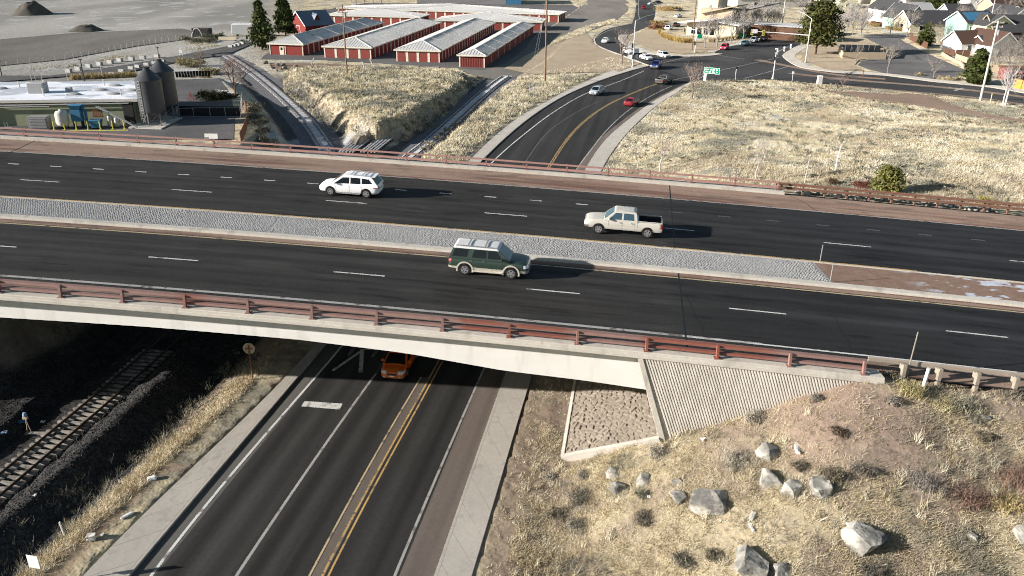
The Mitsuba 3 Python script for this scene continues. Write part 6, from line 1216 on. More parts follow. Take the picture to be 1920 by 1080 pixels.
# ---------------------------------------------------------------- restaurant
rs_ = thing('restaurant', 'cream restaurant building with slanting canopy roofs and a square tower', 'building'); RC = np.array([55.98,279.09]); ra = math.degrees(math.atan2(*(np.array([62.76,273.33]) - RC)[::-1])); RM = xf(RC[0], RC[1], 0, ra + 2)
def rp(n, mesh, m, par=None): return put(n, at(mikit.ply(mesh, None), RM), m, parent=par or rs_)
rp('wall', box(17, 12, 4.2, (8.5, 7, 2.1)), 'c_cream'); rp('upper_wall', box(11, 9, 4.2, (8.0, 9.5, 6.2)), 'c_tan'); tw = rp('tower', box(7.2, 7, 11.5, (2.6, 13, 5.75)), 'c_cream'); rp('tower_cap', box(7.8, 7.6, .5, (2.6, 13, 11.7)), 'c_white', tw); rp('opening', box(.8, .1, 1.1, (3.6, 9.46, 8.6)), 'c_grey', tw)
def slope_roof(n, x0, x1, y0, y1, za, zb, m, t=.28): return rp(n, trimesh.convex.convex_hull(np.array([(x, y, z + e) for x, z in ((x0, za), (x1, zb)) for y in (y0, y1) for e in (0, t)])), m)
slope_roof('canopy_roof', -1.8, 11, -2.6, 6, 3.9, 5.4, 'c_offwhite'); slope_roof('canopy_roof', 3.0, 15.5, 3.2, 12, 6.7, 9.6, 'c_tan'); slope_roof('canopy_roof', 9.5, 19, -1.5, 5, 5.0, 4.1, 'c_white'); slope_roof('metal_roof', 12.0, 22.5, 8, 20, 7.2, 9.8, 'c_grey')
for i in range(12): rp('roof_seam', bar((12.4 + i * .85, 8, 7.6 + i * .21), (12.4 + i * .85, 20, 7.6 + i * .21), .12, .12), 'c_midgrey')
for i in range(4): rp('window', box(1.3, .12, 1.2, (12.6 + i * 1.6, 4.9, 5.7)), 'glass_dark'); rp('window', box(1.4, .12, 2.0, (2.4 + i * 2.2, .95, 1.6)), 'glass_dark')
rp('side_wing', box(22, 8, 4.0, (30, 12, 2.0)), 'c_brown'); rp('wing_roof', box(23, 9, .35, (30, 12, 4.2)), 'c_midgrey')
r_ = np.random.default_rng(77)
for i, c in enumerate(np.array([[48.02,281.74],[47.59,273.8],[47.72,268.52],[48.11,264.89],[48.61,262.07],[49.23,260.0],[49.83,257.97],[50.69,257.34],[51.54,256.72],[52.52,256.78],[53.5,256.84],[59.7,258.62],[61.17,260.1],[62.82,261.61],[64.49,263.14],[66.01,264.67],[67.38,266.21],[68.93,267.77],[70.33,269.34]])):
    m, cc = joinv([blades(np.repeat([[c[0], c[1], 0.05]], 34, 0), np.full(34, 1.9 if i < 11 else 1.5), .10, .55, 6, np.tile([.50, .37, .14] if i < 11 else [.44, .36, .22], (34, 1)), np.random.default_rng(i), .35)])
    put('ornamental_grass', m, 'veg', color=cc, label='golden ornamental grass clump in the curved hedge on the corner' if i < 11 else 'tan ornamental grass clump under the row of bare trees', cat='grass clump', group='golden grasses of the curved hedge' if i < 11 else 'tan grasses under the bare trees')
shrub('hedge', np.array([49.42,297.23]), 3.2, 2.2, (.22, .12, .07), 81, 'russet brown hedge at the left end of the curved grass hedge', 900, .35, 'hedge'); shrub('hedge', np.array([53.69,316.69]), 3.0, 1.6, (.30, .22, .10), 82, 'golden brown hedge beside the restaurant car park', 900, .35, 'hedge'); shrub('hedge', np.array([66.93,378.0]), 5.5, 2.2, (.36, .26, .12), 83, 'big golden hedge between the straight road and the car park', 1400, .4, 'hedge')
shrub('bush', np.array([71.4,270.91]), 2.0, 1.8, (.03, .17, .10), 84, 'small bright green bush among the bare trees', 500, .3, 'bush')
for i, c in enumerate(np.array([[55.22,245.25],[59.41,248.03],[65.81,257.66],[72.18,267.99],[77.92,277.49],[85.1,289.42],[89.13,291.42],[65.39,279.76],[71.43,286.74],[77.95,294.06],[85.04,305.49],[92.68,317.8],[97.56,322.3]])):
    bare_tree('bare_tree', c, 8.8 + .5 * (i % 3), .85, (.37, .345, .325), 100 + i, f'leafless grey tree, {ordn[i]} from the left in the front row along the north road' if i < 7 else f'leafless grey tree, {ordn[i - 7]} from the left in the second row behind the north road', 'front row of bare trees' if i < 7 else 'second row of bare trees', levels=4, fork=5, twig=.075, trunk_h=.2)
bare_tree('bare_tree', np.array([27.18,211.31]), 9.3, .75, (.30, .25, .22), 120, 'bare grey tree on the verge in front of the slip lane', levels=5, twig=.03, trunk_h=.18); bare_tree('bare_tree', np.array([34.92,161.76]), 7.2, .6, (.33, .26, .23), 121, 'bare sapling rising from the field left of the green sign', levels=4, fork=4, trunk_h=.25)
conifer('pine_tree', np.array([82.87,232.0]), 13.6, 6.6, 130, 'large dark pine on the corner behind the mast arm', (.075, .085, .036), .35, 120, .7, .22, lumps=54)
conifer('conifer', np.array([101.77,183.85]), 7.2, 2.7, 131, 'rounded green conifer beside the pale utility pole', (.062, .080, .030), .5, 190, .55, .04, lumps=44); conifer('conifer', np.array([122.98,253.85]), 6.2, 2.6, 132, 'smaller green conifer by the fence before the houses', (.062, .082, .032), .6, 130, .6, .05, lumps=30); conifer('conifer', np.array([176.36,356.18]), 11, 6.4, 133, 'broad dark conifer behind the house roofs at the top right', (.045, .058, .024), .35, 160, .9, .15, lumps=46)
bare_tree('willow_tree', np.array([124.3,246.29]), 9.5, 1.3, (.36, .32, .25), 140, 'wide bare beige tree between the conifer and the teal house', levels=5, fork=3, twig=.045, n0=7, trunk_h=.12)
bare_tree('bare_tree', np.array([88.66,198.62]), 6.6, .8, (.29, .255, .225), 141, 'slim bare tree at the near edge of the east lot', levels=4, fork=4, trunk_h=.35); bare_tree('bare_tree', np.array([96.33,191.79]), 5.6, 1.25, (.29, .26, .235), 142, 'low spreading bare tree at the roadside before the east lot', levels=4, fork=4, trunk_h=.2); bare_tree('bare_tree', np.array([86.97,213.67]), 4.6, .7, (.27, .24, .21), 143, 'thin bare sapling before the walled enclosure', levels=4, trunk_h=.35); bare_tree('shrub', np.array([71.55,181.08]), 3.6, 1.5, (.27, .20, .17), 144, 'leafless twiggy shrub at the field edge beside the cross road', levels=4, n0=7, trunk_h=.05, cat='shrub')
bare_tree('birch_tree', np.array([94.09,158.0]), 6.6, 1.1, (.50, .48, .46), 145, 'white stemmed birch with several trunks at the right road edge', levels=4, fork=3, stems=4, trunk_col=(.62, .60, .57), trunk_h=.4, n0=3)
for i, (c, hh) in enumerate(zip(np.array([[105.75,279.46],[105.92,273.3],[112.39,283.13],[112.6,276.82],[117.14,300.57],[122.64,297.41],[110.68,331.92],[127.8,322.68],[115.86,311.71]]), (8, 8, 7.5, 8, 9, 8, 10, 9, 9))): bare_tree('bare_tree', c, hh, .9, (.38, .355, .33), 150 + i, 'leafless pale tree in the thicket beyond the large pine', 'pale bare trees beyond the pine', levels=4, fork=5, twig=.07)
for i, (c, hh) in enumerate(zip(np.array([[116.63,202.61],[122.56,208.19],[119.98,199.41],[128.41,210.32],[129.92,224.02],[136.03,228.58],[122.59,215.63]]), (6.5, 7.5, 7, 8, 7, 7, 6))): bare_tree('bare_tree', c, hh, 1.25, (.235, .205, .18), 170 + i, 'leafless dark tree in the tangle at the right edge below the houses', 'dark bare trees at the right edge', levels=4, fork=4, twig=.035, n0=6, trunk_h=.12)
for i, c in enumerate(np.array([[143.17,423.47],[151.09,431.4],[148.03,410.44],[181.12,434.59],[217.74,404.59],[236.71,433.27],[241.12,426.7],[240.09,413.19],[199.84,379.27],[128.18,402.01],[128.6,421.94],[204.98,452.24],[216.18,364.75],[209.05,364.11],[120.39,428.13],[115.53,434.88]])): bare_tree('bare_tree', c, 9, 1.1, (.30, .27, .24) if i % 3 else (.32, .25, .15), 190 + i, 'leafless tree among the far houses along the top of the view', 'bare trees among the far houses', levels=3, fork=5, twig=.07)
# ---------------------------------------------------------------- houses and walls
Wn = 'glass_dark'
gable('house', 'white two storey house with a grey roof at the back left of the row', np.array([143.23,330.27]), 100, 9, 13, 5.2, 3.2, 'c_white', 'c_roofgrey', parts=[('l', -1.8, 1.0, 1.2, 1.3, Wn), ('l', 1.8, 1.0, 1.2, 1.3, Wn), ('l', 0, 3.8, 1.1, 1.1, Wn)])
gable('house', 'grey roofed house joined to the right of the white house', np.array([153.55,335.5]), 8, 10, 16, 3.8, 3.0, 'c_offwhite', 'c_midgrey', parts=[('f', -3, 1.0, 1.4, 1.2, Wn), ('f', 3, 1.0, 1.4, 1.2, Wn)])
gable('house', 'mint green gabled house with white trim beside the planter beds', np.array([138.98,305.9]), 98, 7.5, 14, 4.2, 4.2, 'c_mint', 'c_roofgrey', parts=[('l', 0, .6, 1.4, 1.4, Wn)])
gable('house', 'low cream house with a wide dark roof and paned window facing the lot', np.array([144.97,299.08]), 6, 11, 20, 3.2, 3.6, 'c_cream', 'c_roofgrey', parts=[('f', -5.5, .9, 2.4, 1.5, Wn), ('f', 4, .9, 1.6, 1.3, Wn), ('l', 0, 1.0, 1.6, 1.5, Wn)])
gable('house', 'teal house with blue solar panels on its roof', np.array([148.93,279.37]), 12, 10, 11, 5.2, 3.0, 'c_teal', 'c_roofgrey', panels=(5, -3.8), parts=[('f', -3, 3.0, 2.6, 1.0, Wn), ('f', 3, 1.0, 1.4, 1.3, Wn)])
gable('house', 'pale yellow house with a brown shingled gable and two small windows', np.array([151.21,273.41]), 98, 9.5, 12, 5.0, 2.8, 'c_yellowish', 'c_roofgrey', parts=[('l', -1.6, 5.2, 1.2, .7, Wn), ('l', 1.6, 5.2, 1.2, .7, Wn), ('l', 1.4, 1.4, 1.3, 1.5, Wn)])
gable('house', 'white house with a low brown roof behind the brown fence', np.array([130.04,241.4]), 10, 8, 12, 3.0, 2.8, 'c_white', 'c_roofbrown', parts=[('f', -3.5, .8, 1.2, 1.6, Wn), ('f', -.5, .8, 1.2, 1.6, Wn)])
gable('house', 'white gabled house with a small porch beside the round conifer', np.array([132.83,236.91]), 100, 8, 12, 3.2, 3.2, 'c_white', 'c_roofbrown', parts=[('l', 1.0, .4, 1.6, 1.6, Wn), ('l', -2.2, .8, 1.0, 1.4, Wn)])
gable('house', 'dark brown house with a steep gable at the upper right', np.array([159.11,270.99]), 4, 10, 20, 3.4, 4.4, 'c_dkbrown', 'c_roofgrey', trim='c_tan', parts=[('f', -5, 1.6, 1.6, .9, 'c_white'), ('f', 2, 1.6, 1.6, .9, 'c_white'), ('l', 0, 1.2, 1.4, 1.8, Wn)])
gable('house', 'long low roofed house with a white gable vent at the right edge', np.array([141.7,238.59]), 6, 9, 24, 2.6, 2.2, 'c_offwhite', 'c_roofgrey', parts=[('f', 2, .8, 1.4, 1.2, Wn)])
gable('house', 'pale green house with twin white gables beyond the brown house', np.array([178.45,308.93]), 96, 8, 12, 4.0, 3.4, 'c_mint', 'c_roofgrey', parts=[('l', 0, 1.4, 1.2, 1.4, Wn)])
gable('house', 'far white house beside the dark conifer at the top of the view', np.array([220.23,417.78]), 95, 8, 12, 4.5, 3.2, 'c_white', 'c_roofgrey', parts=[('l', 0, 1.4, 1.2, 1.4, Wn)]); gable('house', 'far pale house with a grey roof at the top centre right', np.array([190.64,408.25]), 5, 10, 18, 4.0, 3.0, 'c_offwhite', 'c_roofgrey', parts=[('f', 0, 1.4, 1.6, 1.4, Wn)])
gable('house', 'far cream house behind the pine thicket', np.array([176.93,434.15]), 20, 9, 16, 4.5, 3.0, 'c_cream', 'c_roofgrey', parts=[('f', 0, 1.4, 1.6, 1.4, Wn)]); gable('house', 'far low white building beyond the bare tree rows', np.array([117.24,407.32]), 8, 12, 30, 4.0, 2.0, 'c_offwhite', 'c_midgrey', parts=[('f', -6, 1.0, 2, 1.4, Wn), ('f', 6, 1.0, 2, 1.4, Wn)])
gable('house', 'far tan building at the top right corner', np.array([210.31,374.76]), 15, 9, 14, 4.0, 3.2, 'c_tan', 'c_roofbrown', parts=[('f', 0, 1.4, 1.6, 1.4, Wn)]); gable('house', 'far grey house behind the twin gabled house', np.array([224.64,381.58]), 95, 9, 14, 4.0, 3.4, 'c_grey', 'c_roofgrey', parts=[('l', 0, 1.4, 1.4, 1.4, Wn)])
def wall_run(key, label, pts, h, m, t=.25, cat='wall', panel=None, z0=0.0, cap=None):
    k = thing(key, label, cat); p = np.asarray(pts, float)
    for a, b in zip(p[:-1], p[1:]):
        L = np.linalg.norm(b - a); n = max(1, int(L / panel)) if panel else 1
        for i in range(n):
            q0, q1 = a + (b - a) * (i + .03 * (n > 1)) / n, a + (b - a) * (i + 1 - .05 * (n > 1)) / n; put('panel' if n > 1 else 'section', bar((*q0, z0 + h / 2), (*q1, z0 + h / 2), t, h), m, parent=k)
        if cap: put('coping', bar((*a, z0 + h + .05), (*b, z0 + h + .05), t + .12, .10), cap, parent=k)
    return k
wall_run('enclosure_wall', 'low beige wall in front of the enclosure beside the east lot', np.array([[91.32,237.86],[87.02,223.34],[98.76,224.02],[102.4,231.72]]), 1.7, 'c_tan', cap='c_tan'); wall_run('enclosure_fence', 'grey slatted fence at the back of the walled enclosure', np.array([[91.91,239.07],[102.83,237.4]]), 2.0, 'c_grey', .12, 'fence', 1.5)
wall_run('timber_fence', 'dark brown timber fence before the brown roofed house', np.array([[118.78,233.81],[120.44,230.59],[124.07,229.72]]), 1.8, 'c_brown', .1, 'fence', 1.4); wall_run('timber_fence', 'brown timber fence beside the small conifer', np.array([[126.29,271.7],[123.26,260.08],[120.4,246.87]]), 1.8, 'c_brown', .1, 'fence', 1.4); wall_run('timber_fence', 'pale timber fence section below the dark fence', np.array([[116.67,222.98],[115.73,215.02]]), 1.7, 'c_tan', .1, 'fence', 1.4); wall_run('timber_fence', 'long grey brown board fence under the dark bare trees', np.array([[114.44,202.32],[118.51,200.84],[121.32,196.86]]), 1.8, 'c_tan', .1, 'fence', 1.6)
wall_run('garden_wall', 'low curving pale stone wall along the east lot', np.array([[118.47,233.79],[115.74,223.96],[114.05,214.93],[111.53,208.3]]), .8, 'c_tan', .35, 'wall', 2.2); wall_run('orange_fence', 'orange fence panel beside the birch at the right edge', np.array([[107.81,179.93],[109.05,175.29]]), 1.9, 'c_orange', .1, 'fence', 1.8); wall_run('brick_planter', 'brick red planter wall below the white house', np.array([[133.6,321.09],[134.94,313.21]]), 1.4, 'c_rust', .6, 'wall', 2.5)
for i, (c, w_, m_, rm_, a_) in enumerate(zip(np.array([[134.52,422.56],[160.08,447.3],[177.68,413.46],[216.43,438.35],[175.46,341.84],[192.9,338.78],[187.79,313.45],[247.87,456.96],[261.2,450.65],[153.98,404.59]]), (9, 10, 8, 9, 8, 9, 9, 10, 9, 8), ('c_tan', 'c_offwhite', 'c_cream', 'c_grey', 'c_offwhite', 'c_tan', 'c_white', 'c_offwhite', 'c_brown', 'c_yellowish'), ('c_roofgrey', 'c_midgrey', 'c_roofgrey', 'c_roofbrown', 'c_roofgrey', 'c_roofgrey', 'c_roofbrown', 'c_roofgrey', 'c_roofgrey', 'c_midgrey'), (10, 95, 12, 100, 8, 96, 5, 100, 20, 90))):
    gable('house', ['far tan house left of the large pine crown', 'far pale house with a light roof above the pine', 'far cream house between the pine thicket and the white house', 'far grey house behind the dark conifer', 'small pale house tucked behind the teal house', 'small tan house behind the twin gabled house', 'white house with a brown roof at the right edge', 'far pale house at the top behind the tan building', 'far brown house in the top right corner', 'far yellowish house beyond the bare thicket'][i], c, a_, w_, w_ + 3, 3.4, 2.8, m_, rm_, parts=[('f', 0, 1.0, 1.6, 1.3, Wn), ('l', 0, 1.0, 1.4, 1.3, Wn)])
for i, c in enumerate(np.array([[150.49,358.89],[179.64,394.72],[191.23,378.47],[162.79,311.51],[166.73,297.17],[164.41,286.85],[172.93,290.77],[198.65,330.53],[154.39,296.25],[186.64,383.67],[125.19,284.04],[128.17,277.91]])): bare_tree('bare_tree', c, 7.5 + .6 * (i % 4), 1.1, (.34, .31, .28), 830 + i, 'leafless grey tree standing between the houses at the upper right', 'bare trees between the houses', levels=4, fork=4, twig=.06)
k = thing('shed', 'dark red shed at the right edge behind the orange fence', 'shed'); c = np.array([114.46,188.75]); put('wall', box(6, 4, 2.6, (c[0], c[1] + 2, 1.3)), 'c_barn_red', parent=k); put('roof', box(6.5, 4.6, .25, (c[0], c[1] + 2, 2.72)), 'c_brown', parent=k)
for i, c in enumerate(np.array([[95.07,196.01],[97.5,191.39],[98.24,189.9],[98.97,188.42],[100.83,189.27],[107.39,248.13],[105.19,239.48]])): shrub('shrub', c, 1.0, .9, (.36, .31, .20) if i < 5 else (.20, .19, .13), 230 + i, 'dry beige shrub on the verge between the cross road and the east lot' if i < 5 else 'grey green shrub behind the walled enclosure', 260, .25, group='verge shrubs by the east lot' if i < 5 else 'shrubs behind the enclosure')
for i, c in enumerate(np.array([[132.85,303.59],[133.02,299.97],[133.97,298.25],[136.5,300.23],[131.91,312.97]])): shrub('shrub', c, 1.6, 1.6, (.40, .32, .14), 240 + i, 'golden dry shrub in the beds before the mint green house', 300, .3, group='golden shrubs before the green house')

# ---------------------------------------------------------------- boulders, shrubs and litter on the near embankment
BLD = []
def boulder(p, w, label, seed, m='boulder', flat=.62):
    k = put('boulder', at(mikit.ply(rock(w * .50, w * .42, w * flat * .50, seed, 22), None, smooth=20), xf(p[0], p[1], p[2] + w * flat * .08, seed * 47 % 360)), m, label=label, cat='boulder'); return k
for i, (p, w, lab) in enumerate(((np.array([5.71,37.48,1.76]), 1.1, 'brown grey boulder below the stone paving, upper left of the boulder field'), (np.array([5.86,36.26,1.82]), 1.25, 'rounded tan boulder just below the brown grey one'), (np.array([7.05,36.06,2.39]), .95, 'small upright boulder with a dark shaded side, left of the middle'), (np.array([8.52,33.81,2.96]), 1.05, 'round grey boulder touching the left of the largest pale slab'),
    (np.array([9.81,32.97,3.31]), 2.05, 'largest pale flat topped boulder in the middle of the slope'), (np.array([8.61,34.85,3.17]), .6, 'small flat rock half sunk in green grass above the round grey boulder'), (np.array([10.94,29.27,2.75]), 2.1, 'big grey boulder at the bottom edge with a long dark shadow'), (np.array([13.02,34.75,5.06]), 1.25, 'pointed grey boulder highest on the slope, left of the white litter strip'),
    (np.array([12.74,33.06,4.67]), 1.4, 'split grey boulder below the pointed one'), (np.array([13.56,32.27,4.74]), 1.2, 'tan sided boulder between the split grey one and the pale cube'), (np.array([14.77,32.08,5.05]), 1.35, 'pale cube like boulder right of the tan sided one'), (np.array([16.01,29.61,3.94]), 1.95, 'big cream boulder with a chipped top standing alone at lower right'),
    (np.array([12.21,28.82,2.89]), 1.0, 'white faced boulder at the bottom edge right of the big grey one'), (np.array([11.53,31.6,3.71]), .6, 'small dark rock in the grass below the split boulder'), (np.array([23.22,29.71,4.24]), 1.1, 'grey boulder cut by the right edge of the view'), (np.array([20.96,29.65,4.17]), .55, 'small grey rock under the reddish bush'), (np.array([23.73,35.12,7.07]), .55, 'small pale rock high on the slope near the guard rail'))):
    boulder(p, w, lab, 11 + i, flat=.75 if i in (2, 7) else .66); BLD.append((p, w))
SAGE = (.33, .305, .25)
for i, (p, r, c, lab) in enumerate(((np.array([8.13,37.71,2.96]), .85, SAGE, 'grey sagebrush at the corner of the paving kerb'), (np.array([11.56,34.88,4.44]), 1.05, SAGE, 'wide grey sagebrush below the ribbed wall'), (np.array([13.13,37.5,5.4]), .85, SAGE, 'grey sagebrush against the foot of the ribbed wall'), (np.array([2.32,39.34,0.11]), .6, SAGE, 'small dark sagebrush left of the paving corner'), (np.array([4.2,38.43,0.95]), .6, SAGE, 'small dark sagebrush under the paving kerb'),
    (np.array([3.85,36.44,0.75]), 1.1, (.20, .19, .155), 'large dark sagebrush on the left of the slope'), (np.array([2.63,35.77,0.26]), .8, (.20, .18, .14), 'pale grey sagebrush left of the large dark one'), (np.array([3.67,34.42,0.6]), .8, (.21, .20, .165), 'dark sagebrush below the large one'), (np.array([6.98,34.97,2.33]), .6, (.19, .19, .14), 'dark sagebrush under the upright boulder'), (np.array([6.76,33.28,2.04]), .7, (.19, .17, .135), 'grey brown sagebrush in the middle of the slope'),
    (np.array([8.18,30.42,2.01]), .75, (.20, .185, .15), 'spiky grey sagebrush near the bottom edge'), (np.array([9.54,30.28,2.46]), .6, (.21, .19, .14), 'small pale sagebrush right of the spiky one'), (np.array([19.49,31.96,5.43]), 1.1, (.24, .215, .19), 'silvery sagebrush in the upper right of the slope'), (np.array([21.3,31.17,5.01]), 1.3, (.19, .125, .10), 'reddish twiggy bush at right'), (np.array([24.08,32.09,5.4]), 1.5, (.20, .13, .10), 'large reddish bush at the right edge'),
    (np.array([16.8,32.67,5.65]), .65, (.20, .18, .15), 'small grey sagebrush in the middle right'), (np.array([16.08,28.38,3.24]), .8, (.15, .14, .12), 'dark sagebrush at the bottom below the cream boulder'), (np.array([14.26,33.41,5.28]), .55, (.17, .15, .115), 'low grey sagebrush beside the white litter strip'), (np.array([15.44,32.46,5.39]), .75, (.16, .14, .10), 'brown sagebrush behind the pale cube boulder'),
    (np.array([20.44,36.44,7.76]), .95, (.33, .29, .15), 'round yellow green bush behind the start of the guard rail'), (np.array([19.4,35.95,7.51]), .5, (.23, .21, .18), 'small grey tuft of sagebrush on the red soil'), (np.array([20.1,37.92,7.83]), .6, (.23, .21, .16), 'pale sagebrush at the end of the bridge rail'), (np.array([21.87,35.77,7.33]), .8, (.36, .32, .19), 'pale straw coloured bush below the guard rail posts'), (np.array([22.97,35.76,7.35]), .75, (.26, .25, .19), 'grey green bush right of the straw coloured one'),
    (np.array([16.11,37.07,6.94]), .45, (.19, .18, .15), 'small grey tuft at the tip of the ribbed wall'), (np.array([16.41,34.64,6.49]), .5, (.13, .10, .075), 'small dark dead bush on the red soil'), (np.array([23.17,35.12,7.03]), .55, (.20, .19, .15), 'small sagebrush beside the pale rock'), (np.array([23.3,34.25,6.57]), .5, (.17, .15, .11), 'small brown sagebrush below the pale rock'), (np.array([25.82,36.74,7.42]), .85, (.24, .215, .17), 'grey sagebrush under the guard rail at the right edge'), (np.array([22.96,31.08,4.94]), 1.1, (.42, .34, .18), 'tall yellow grass bush between the two reddish bushes'))):
    shrub('sagebrush' if 'sage' in lab else 'bush', p[:2], r * .8, r * .7, c, 300 + i, lab, 420, .07, 'shrub', z=p[2] - .05, upright=.8)
def scrap(key, p, dims, ang, m, label, cat='litter'):
    ms = trimesh.creation.box(dims).subdivide().subdivide(); ms.vertices += (meshkit.noise(ms.vertices * 9 + ang)[:, None] - .5) * .12 * np.array([1, 1, .8]); return put(key, at(mikit.ply(ms, None, smooth=40), xf(p[0], p[1], p[2] + dims[2] * .5 + .03, ang)), m, label=label, cat=cat)
for p, dm, a, m, lab in ((np.array([14.33,34.5,5.56]), (.22, .95, .10), -14, 'c_white', 'long white scrap of plastic beside the pointed boulder'), (np.array([11.39,31.05,3.46]), (.12, .5, .08), 5, 'c_white', 'narrow white scrap standing in the grass'), (np.array([10.42,37.41,4.08]), (.26, .2, .12), 30, 'c_white', 'white crumpled paper below the ribbed wall'), (np.array([15.79,30.29,4.31]), (.7, .22, .10), 10, 'c_white', 'white sheet of paper against the cream boulder'), (np.array([7.17,34.62,2.43]), (.14, .14, .10), 0, 'c_white', 'tiny white scrap beside the dark sagebrush'),
    (np.array([-20.63,38.89,0.15]), (.45, .3, .15), 20, 'c_white', 'white carton on the soil beside the left walk'), (np.array([-20.67,35.67,0.12]), (.14, .75, .10), -38, 'c_white', 'white tube lying on the soil beside the left walk'), (np.array([-21.7,33.78,0.13]), (.4, .35, .3), 10, 'c_offwhite', 'pale drink carton at the edge of the yellow grass'), (np.array([-21.3,34.15,0.13]), (.16, .1, .06), 0, 'c_white', 'tiny white scrap near the left walk'), (np.array([-26.59,37.38,0.09]), (.14, .14, .08), 0, 'c_white', 'tiny white scrap on the black ballast'), (np.array([-33.41,45.58,-1.25]), (.5, .2, .1), 15, 'c_ltblue', 'pale blue scrap in the shade left of the track'), (np.array([-31.98,47.66,-1.7]), (.3, .12, .08), 0, 'c_white', 'white scrap in the shade beyond the switch stand'), (np.array([-33.13,47.17,-1.4]), (.45, .3, .12), 25, 'c_blue', 'blue scrap in the shade beside the switch stand')):
    scrap('scrap', p, dm, a, m, lab)
k = thing('round_sign', 'back of a round sign on a rusty pole by the left walk', 'road sign'); p = np.array([-18.29,50.56,0.11]); put('post', tube([p + [0, 0, -.2], p + [0, 0, 2.75]], .045, 8), 'c_rust', parent=k); put('disc', lathe([(0, -.012), (.42, -.012), (.42, .012), (0, .012)], 28).apply_transform(trimesh.transformations.rotation_matrix(np.pi / 2, [1, 0, 0])).apply_translation(p + [0, .07, 2.45]), 'c_tan', parent=k); put('bracket', box(.5, .05, .06, p + [0, -.01, 2.45]), 'c_rust', parent=k)
k = thing('small_sign', 'white back of a rectangular sign at the lower left corner', 'road sign'); p = np.array([-22.62,30.52,0.11]); put('post', tube([p + [0, 0, -.2], p + [.0, 0, 1.75]], .035, 8), 'metal_galv', parent=k); put('plate', at(mikit.ply(box(.62, .02, .75, (0, 0, 0), bev=.008), None), T().translate((p + [0, -.05, 1.5]).tolist()).rotate([0, 0, 1], -12)), 'c_white', parent=k)
k = thing('white_stake', 'leaning white stake in the ballast at the lower left', 'stake'); p = np.array([-23.5,34.44,-0.24]); put('stake', bar(p + [0, 0, -.1], p + [-.14, .05, .9], .09, .05), 'c_white', parent=k); put('foot', rock(.16, .14, .1, 5, sub=1).apply_translation(p), 'boulder', parent=k)
k = thing('call_box_post', 'rust red post with a dark box at the right end of the far shoulder', 'post'); p = np.array([45.6, float(hy(45.6, 75.7)), float(hz(45.6))]); put('post', box(.14, .14, 4.0, p + [0, 0, .9]), 'c_rust', parent=k); put('box', box(.7, .35, 1.3, p + [-.45, 0, 1.3], bev=.03), 'c_dark', parent=k)
for i, (u, H_, c) in enumerate(((np.array([18.59,100.99,1.89]), 5.4, (.42, .37, .33)), (np.array([27.45,89.88,4.16]), 4.2, (.46, .42, .36)), (np.array([16.52,106.06,0.79]), 3.6, (.38, .35, .31)))):
    bare_tree('sapling', u[:2], H_, .75, c, 400 + i, ['bare reddish sapling beyond the far railing, left of the joint', 'pale bare sapling beyond the far railing at the end of the red rail', 'grey wispy sapling beyond the far railing beside the road walk'][i], levels=4, fork=3, n0=4, trunk_h=.35, twig=.03, trunk_col=(.55, .52, .48))
k = thing('snag', 'white dead tree snag standing in the dry field', 'tree'); p = np.array([37.68,93.34,4.11]); put('trunk', tube([p + [0, 0, -.2], p + [.05, 0, 1.6], p + [.2, 0, 3.2]], [.13, .09, .03], 7), 'c_white', parent=k)
r_ = np.random.default_rng(8)
for i in range(14): h = r_.uniform(.8, 2.9); a = r_.uniform(0, 6.28); L_ = r_.uniform(.5, 1.3); q = p + [.06 * h, 0, h]; put('branch', tube([q, q + [L_ * math.cos(a) * .6, L_ * math.sin(a) * .6, .15], q + [L_ * math.cos(a), L_ * math.sin(a), .05]], [.03, .02, .008], 5, False), 'c_offwhite', parent=k)
k = thing('thin_stake', 'thin white stake behind the far guard rail', 'stake'); p = np.array([32.19,87.63,4.22]); put('stake', tube([p + [0, 0, -.2], p + [.12, 0, 2.5]], .04, 6), 'c_offwhite', parent=k); put('tip', tube([p + [.12, 0, 2.4], p + [.125, 0, 2.6]], .05, 6), 'c_white', parent=k)
conifer('juniper', np.array([40.12,84.87,4.18])[:2], 2.7, 1.75, 420, 'round green juniper just beyond the dark guard rail', (.16, .17, .06), .3, 90, .24, .05, lumps=34); shrub('bush', np.array([38.02,86.4,4.19])[:2], .8, 1.1, (.17, .07, .05), 421, 'small red brown bush left of the juniper', 320, .15, 'bush'); shrub('bush', np.array([35.2,87.81,4.19])[:2], .6, .9, (.10, .07, .04), 422, 'small dark bush beyond the start of the guard rail', 260, .14, 'bush'); shrub('bush', np.array([48.17,80.22,4.33])[:2], .7, 1.0, (.30, .27, .08), 423, 'small yellow green bush behind the far guard rail', 260, .14, 'bush')
r_ = np.random.default_rng(91)
for i, x in enumerate(np.linspace(26.5, 43, 30)):
    w = r_.uniform(.35, .8); cy_ = hy(x, 77.1 + r_.uniform(-.3, .3)); put('edge_stone', at(mikit.ply(rock(w * .6, w * .5, w * .4, 500 + i, 18, 0), None, smooth=25), xf(x, cy_, float(terr(x, cy_)[0]) + .1, i * 40)), 'boulder', label='pale stone in the row along the outside of the far guard rail', cat='stone', group='stones along the far guard rail')
for i, c in enumerate(np.array([[-59.01,202.52],[-56.94,198.22],[-56.87,201.74],[-54.53,195.78],[-53.98,197.51],[-51.97,192.58],[-55.59,202.71],[-60.91,206.09],[-51.74,195.08],[-49.56,190.28],[-55.07,194.07],[-49.11,191.92]])):
    w = .9 + .5 * ((i * 7) % 5) / 5; put('boulder', at(mikit.ply(rock(w * .6, w * .5, w * .5, 540 + i, 20, 1), None, smooth=25), xf(c[0], c[1], float(terr(*c)[0]) + .2, i * 50)), 'slope_stone', label='tan basalt boulder tumbled at the left corner of the grassy mound', cat='boulder', group='boulders at the mound corner')
